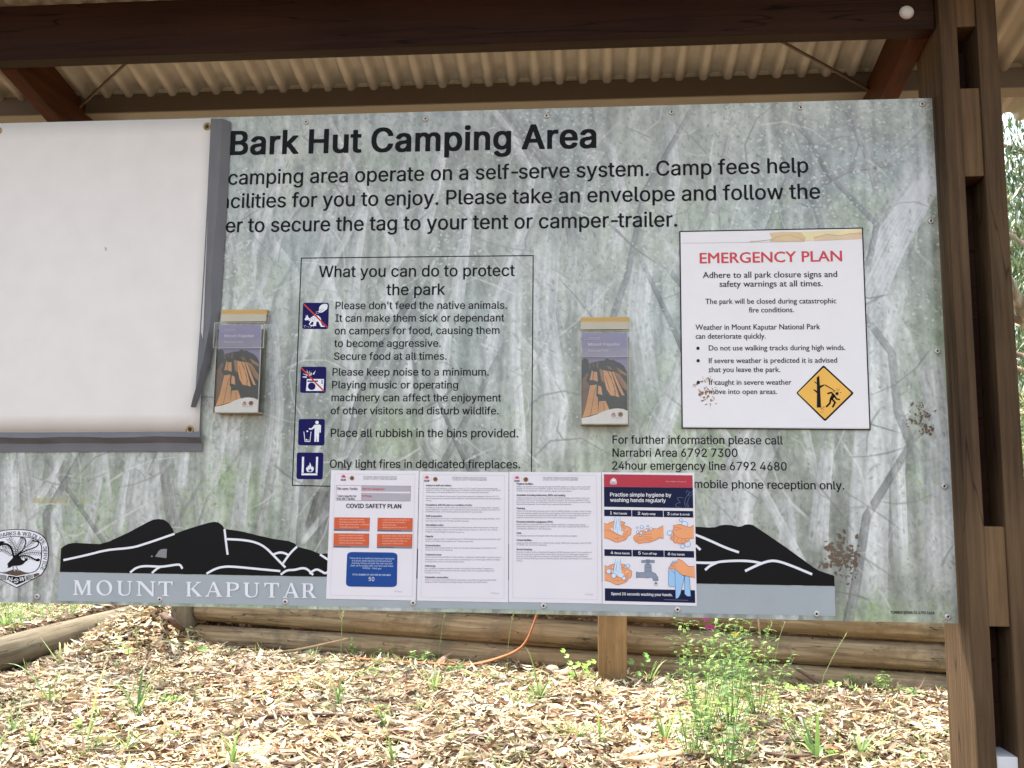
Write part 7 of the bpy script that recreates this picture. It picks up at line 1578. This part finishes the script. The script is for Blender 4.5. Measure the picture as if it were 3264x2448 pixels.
LW('L4', 690, 370, [(680,345),(660,330),(700,330),(640,360),(720,350)], .030, 'small leafy weed below the end of the left log', MG)
LW('L4', 210, 150, [(205,115)], .05, 'single yellow green leaf sprouting on the terrace', LG, 1)
LW('L4', 1110, 720, [(1060,690),(1110,700),(1090,740),(1150,710),(1130,745)], .034, 'pale lobed weed flat on the left litter', LG)
LW('L4', 490, 880, [(480,850),(510,845),(500,870)], .03, 'pale small lobed weed near the left front grass', LG)
LW('L6', 560, 830, [(555,825),(580,820)], .04, 'two oval leaves above the yellow flower', MG, 1)
LW('L6', 1010, 1560, [(1040,1540),(1080,1530),(1110,1560),(1060,1580)], .036, 'pale lobed weed at the bottom right beside the wide grass blade', LG)

# ------------------------------------------------------------------ gum trees beyond the shelter
CROWNM = vcol_mat('gum_leaf', rough=.45, spec=.4, transl=.25)
def gumbark():
    m, nt, b = newmat('gum_bark'); tc = nd(nt, 'ShaderNodeTexCoord'); mp = nd(nt, 'ShaderNodeMapping'); mp.inputs['Scale'].default_value = (6, 6, 1.2); nt.links.new(tc.outputs['Object'], mp.inputs[0])
    n = nd(nt, 'ShaderNodeTexNoise', i_Scale=1.4, i_Detail=7.0); nt.links.new(mp.outputs[0], n.inputs['Vector'])
    r = ramp(nt, n.outputs['Fac'], [(.3, lin((92,74,60))), (.48, lin((150,128,108))), (.6, lin((186,172,156))), (.75, lin((168,120,84)))])
    nt.links.new(r.outputs[0], b.inputs['Base Color']); b.inputs['Roughness'].default_value = .8; return m
GUMB = gumbark()
def limb_pts(p, d, L, n, q, droop):
    P = [Vector(p)]; d = Vector(d).normalized()
    for i in range(n):
        d = (d + Vector((q.gauss(0,.13), q.gauss(0,.13), q.gauss(0,.08) - droop*.05))).normalized(); P.append(P[-1] + d*L/n)
    return P
def tree_geo(h, r, spread, nl, seed, low=.45, leafL=.14):
    q = random.Random(seed); g = np.random.default_rng(seed); mb = MB(); tips = []
    tr_ = limb_pts((0,0,-.3), (q.uniform(-.1,.1), q.uniform(-.1,.1), 1), h*.72, 9, q, 0)
    mb.tube(tr_, [r*(1.25 if i == 0 else 1)*(1-.075*i) for i in range(10)], 10)
    for i in range(13):
        u = low + (1-low)*i/12; k = min(8, int(u*9)); p = tr_[k] + (tr_[k+1]-tr_[k])*(u*9-k if u < 1 else 1); a = i*2.4 + q.uniform(-.4,.4); el = q.uniform(.25, .9)
        L = spread*q.uniform(.7, 1.1)*(1.15-.5*(u-low)/(1-low)); P = limb_pts(p, (math.cos(a)*math.cos(el), math.sin(a)*math.cos(el), math.sin(el)), L, 6, q, .4)
        mb.tube(P, [r*.36*(1-.14*j) for j in range(7)], 7); tips += P[3:]
        for _ in range(3):
            j = q.randint(2, 5); dd = P[j+1]-P[j]; P2 = limb_pts(P[j], (dd.x + q.gauss(0,.25), dd.y + q.gauss(0,.25), dd.z + q.uniform(-.1,.3)), L*.45, 4, q, .7)
            mb.tube(P2, [r*.13*(1-.2*m) for m in range(5)], 5); tips += P2[2:]
    T = np.array([tuple(t) for t in tips]); k = g.integers(len(T), size=nl); cl = g.normal(0, 1, (len(T), 3))*.12
    P = T[k] + cl[k] + g.normal(0, 1, (nl, 3))*np.array([.30, .30, .26])*spread/2.6 - np.array([0, 0, .12])
    L = g.uniform(.7, 1.3, nl)*leafL; W = L*.11
    az = g.uniform(0, 6.28, nl); el = g.normal(-1.05, .35, nl); d = np.stack([np.cos(az)*np.cos(el), np.sin(az)*np.cos(el), np.sin(el)], 1)
    s = np.stack([-np.sin(az+g.normal(0,.8,nl)), np.cos(az), g.normal(0,.3,nl)], 1); s /= np.linalg.norm(s, axis=1)[:, None]
    V = np.stack([P, P + d*L[:, None]*.45 + s*W[:, None], P + d*L[:, None], P + d*L[:, None]*.45 - s*W[:, None]], 1)
    pal = np.array([lin((74,96,62)), lin((96,118,78)), lin((60,82,56)), lin((122,136,92)), lin((104,122,96))]); tone = g.uniform(.75, 1.2, len(T))[k]
    C = pal[g.integers(5, size=nl)]*tone[:, None]
    return mb, V.reshape(-1, 3), np.arange(nl*4).reshape(-1, 4), np.repeat(C, 4, 0)
def tree(x, y, h, r, spread, nl, seed, label, low=.45, leafL=.14, rot=0, group='gum trees beyond the shelter'):
    mb, V, F, C = tree_geo(h, r, spread, nl, seed, low, leafL); z = float(gz(x, y))
    t = thing('gum_tree', label, 'tree', (0,0,0), group)
    mb.build('trunk', GUMB, t); mesh_np('crown', V, F, [CROWNM], t, cols=C); t.location = (x, y, z); t.rotation_euler = (0,0,rot); return t
def X_at(px, Y): d = ray('S', px, 1000); return d.x/d.y*Y
tA = tree(X_at(3300, 9.5)+1.1, 9.8, 8.0, .13, 2.5, 17000, 71, 'nearest gum tree with drooping dark leaves, seen under the roof edge right of the post', .30, .12)
tree(X_at(3235, 15)+.9, 15.5, 9.0, .17, 2.8, 11000, 72, 'slender gum tree behind the nearest one, its bent limb crossing the gap', .4, .15)
tree(X_at(3245, 24), 24, 10, .20, 3.4, 14000, 73, 'pale grey green gum tree farthest back in the gap right of the post', .25, .2)
def shrub(x, y, h, nl, seed, label, c):
    g = np.random.default_rng(seed); z = float(gz(x, y)); mb = MB(); T = []
    q = random.Random(seed)
    for i in range(11):
        a = q.uniform(0, 6.28); P = limb_pts((x, y, z-.05), (math.cos(a)*.5, math.sin(a)*.5, 1), h*q.uniform(.6, 1), 5, q, .2); mb.tube(P, [.016*(1-.15*j) for j in range(6)], 5); T += P[1:]
    t = thing('shrub', label, 'shrub', (x, y, z), 'green shrubs beyond the shelter'); mb.build('stems', GUMB, t)
    T = np.array([tuple(p) for p in T]); k = g.integers(len(T), size=nl); P = T[k] + g.normal(0, .17*h/1.4, (nl, 3)); P[:, 2] = np.maximum(P[:, 2], z+.03)
    L = g.uniform(.05, .11, nl); d = g.normal(0, 1, (nl, 3)); d[:, 2] = np.abs(d[:, 2])*.4; d /= np.linalg.norm(d, axis=1)[:, None]; s = np.cross(d, g.normal(0, 1, (nl, 3))); s /= np.linalg.norm(s, axis=1)[:, None]
    V = np.stack([P, P + d*L[:, None]*.5 + s*L[:, None]*.2, P + d*L[:, None], P + d*L[:, None]*.5 - s*L[:, None]*.2], 1)
    C = np.array(c)[None]*g.uniform(.6, 1.3, (nl, 1)); mesh_np('foliage', V.reshape(-1, 3), np.arange(nl*4).reshape(-1, 4), [WEEDM], t, cols=np.repeat(C, 4, 0))
shrub(X_at(3250, 10.5)+.15, 10.5, 1.5, 3800, 81, 'bright green shrub low in the gap right of the post', lin((120,156,72)))
shrub(X_at(3245, 17)+.2, 17, 2.6, 4200, 82, 'taller olive shrub behind the bright one in the gap', lin((112,132,84)))
shrub(X_at(3245, 21)-.6, 21, 3.2, 4200, 83, 'grey green bush deep in the gap under the far gum', lin((136,148,112)))
# the wood that closes the view all round, one mass
g = np.random.default_rng(90); VV, FF, CC = [], [], []; mb = MB(); off = 0
spots = [(x, y) for x, y in ((-9,15),(-5,17),(-1,16),(3.5,18),(9,20),(13,26),(-13,22),(-6,26),(1,27),(20,36),(30,44),(-24,34),(-3,38),(12,40),(24,58),(40,62),
                            (-10,-16),(4.5,-24),(10,-20),(-7,-24),(-16,-24),(15,-27),(22,8),(-18,6),(-20,-6),(24,-8))]  # trees behind the camera are added and spaced to pattern the board's reflections
geos = [tree_geo(9.5, .19, 3.0, 5200, s_, .3, .2) for s_ in (91, 92, 93)]
for gmb, _, _, _ in geos: pass
tr_me = []
for gmb, _, _, _ in geos:
    me = bpy.data.meshes.new('w'); gmb.bm.to_mesh(me); gmb.bm.free(); tv = np.array([v.co[:] for v in me.vertices]); tf = [tuple(p.vertices) for p in me.polygons]; tr_me.append((tv, tf)); bpy.data.meshes.remove(me)
TV, TF = [], []; to = 0
for i, (x, y) in enumerate(spots):
    gi = i % 3; a = g.uniform(0, 6.28); s = g.uniform(.85, 1.35)*(1 + max(0, math.hypot(x, y)-25)*.012); ca, sa = math.cos(a)*s, math.sin(a)*s; z = float(gz(x, y))
    Rm = np.array([[ca, -sa, 0], [sa, ca, 0], [0, 0, s]])
    V = geos[gi][1] @ Rm.T + np.array([x, y, z]); VV.append(V); FF.append(geos[gi][2] + off); CC.append(geos[gi][3]*g.uniform(.8, 1.2)); off += len(V)
    tv, tf = tr_me[gi]; TV.append(tv @ Rm.T + np.array([x, y, z])); TF += [tuple(j + to for j in f) for f in tf]; to += len(tv)
wv = np.concatenate(VV); wfc = np.concatenate(FF); wc = np.concatenate(CC)
nw = len(wv); tvv = np.concatenate(TV)
me = bpy.data.meshes.new('woodland'); me.from_pydata(np.concatenate([wv, tvv]).tolist(), [], [tuple(f) for f in wfc.tolist()] + [tuple(j + nw for j in f) for f in TF])
ca_ = me.color_attributes.new('Col', 'FLOAT_COLOR', 'POINT'); cc = np.ones((nw + len(tvv), 4), np.float32); cc[:nw, :3] = wc; ca_.data.foreach_set('color', cc.ravel())
me.polygons.foreach_set('material_index', [0]*len(wfc) + [1]*len(TF))
tag(link('woodland', me, None, [CROWNM, GUMB]), 'open gum woodland standing around the shelter, with trees added behind the viewer', 'woodland', kind='stuff')
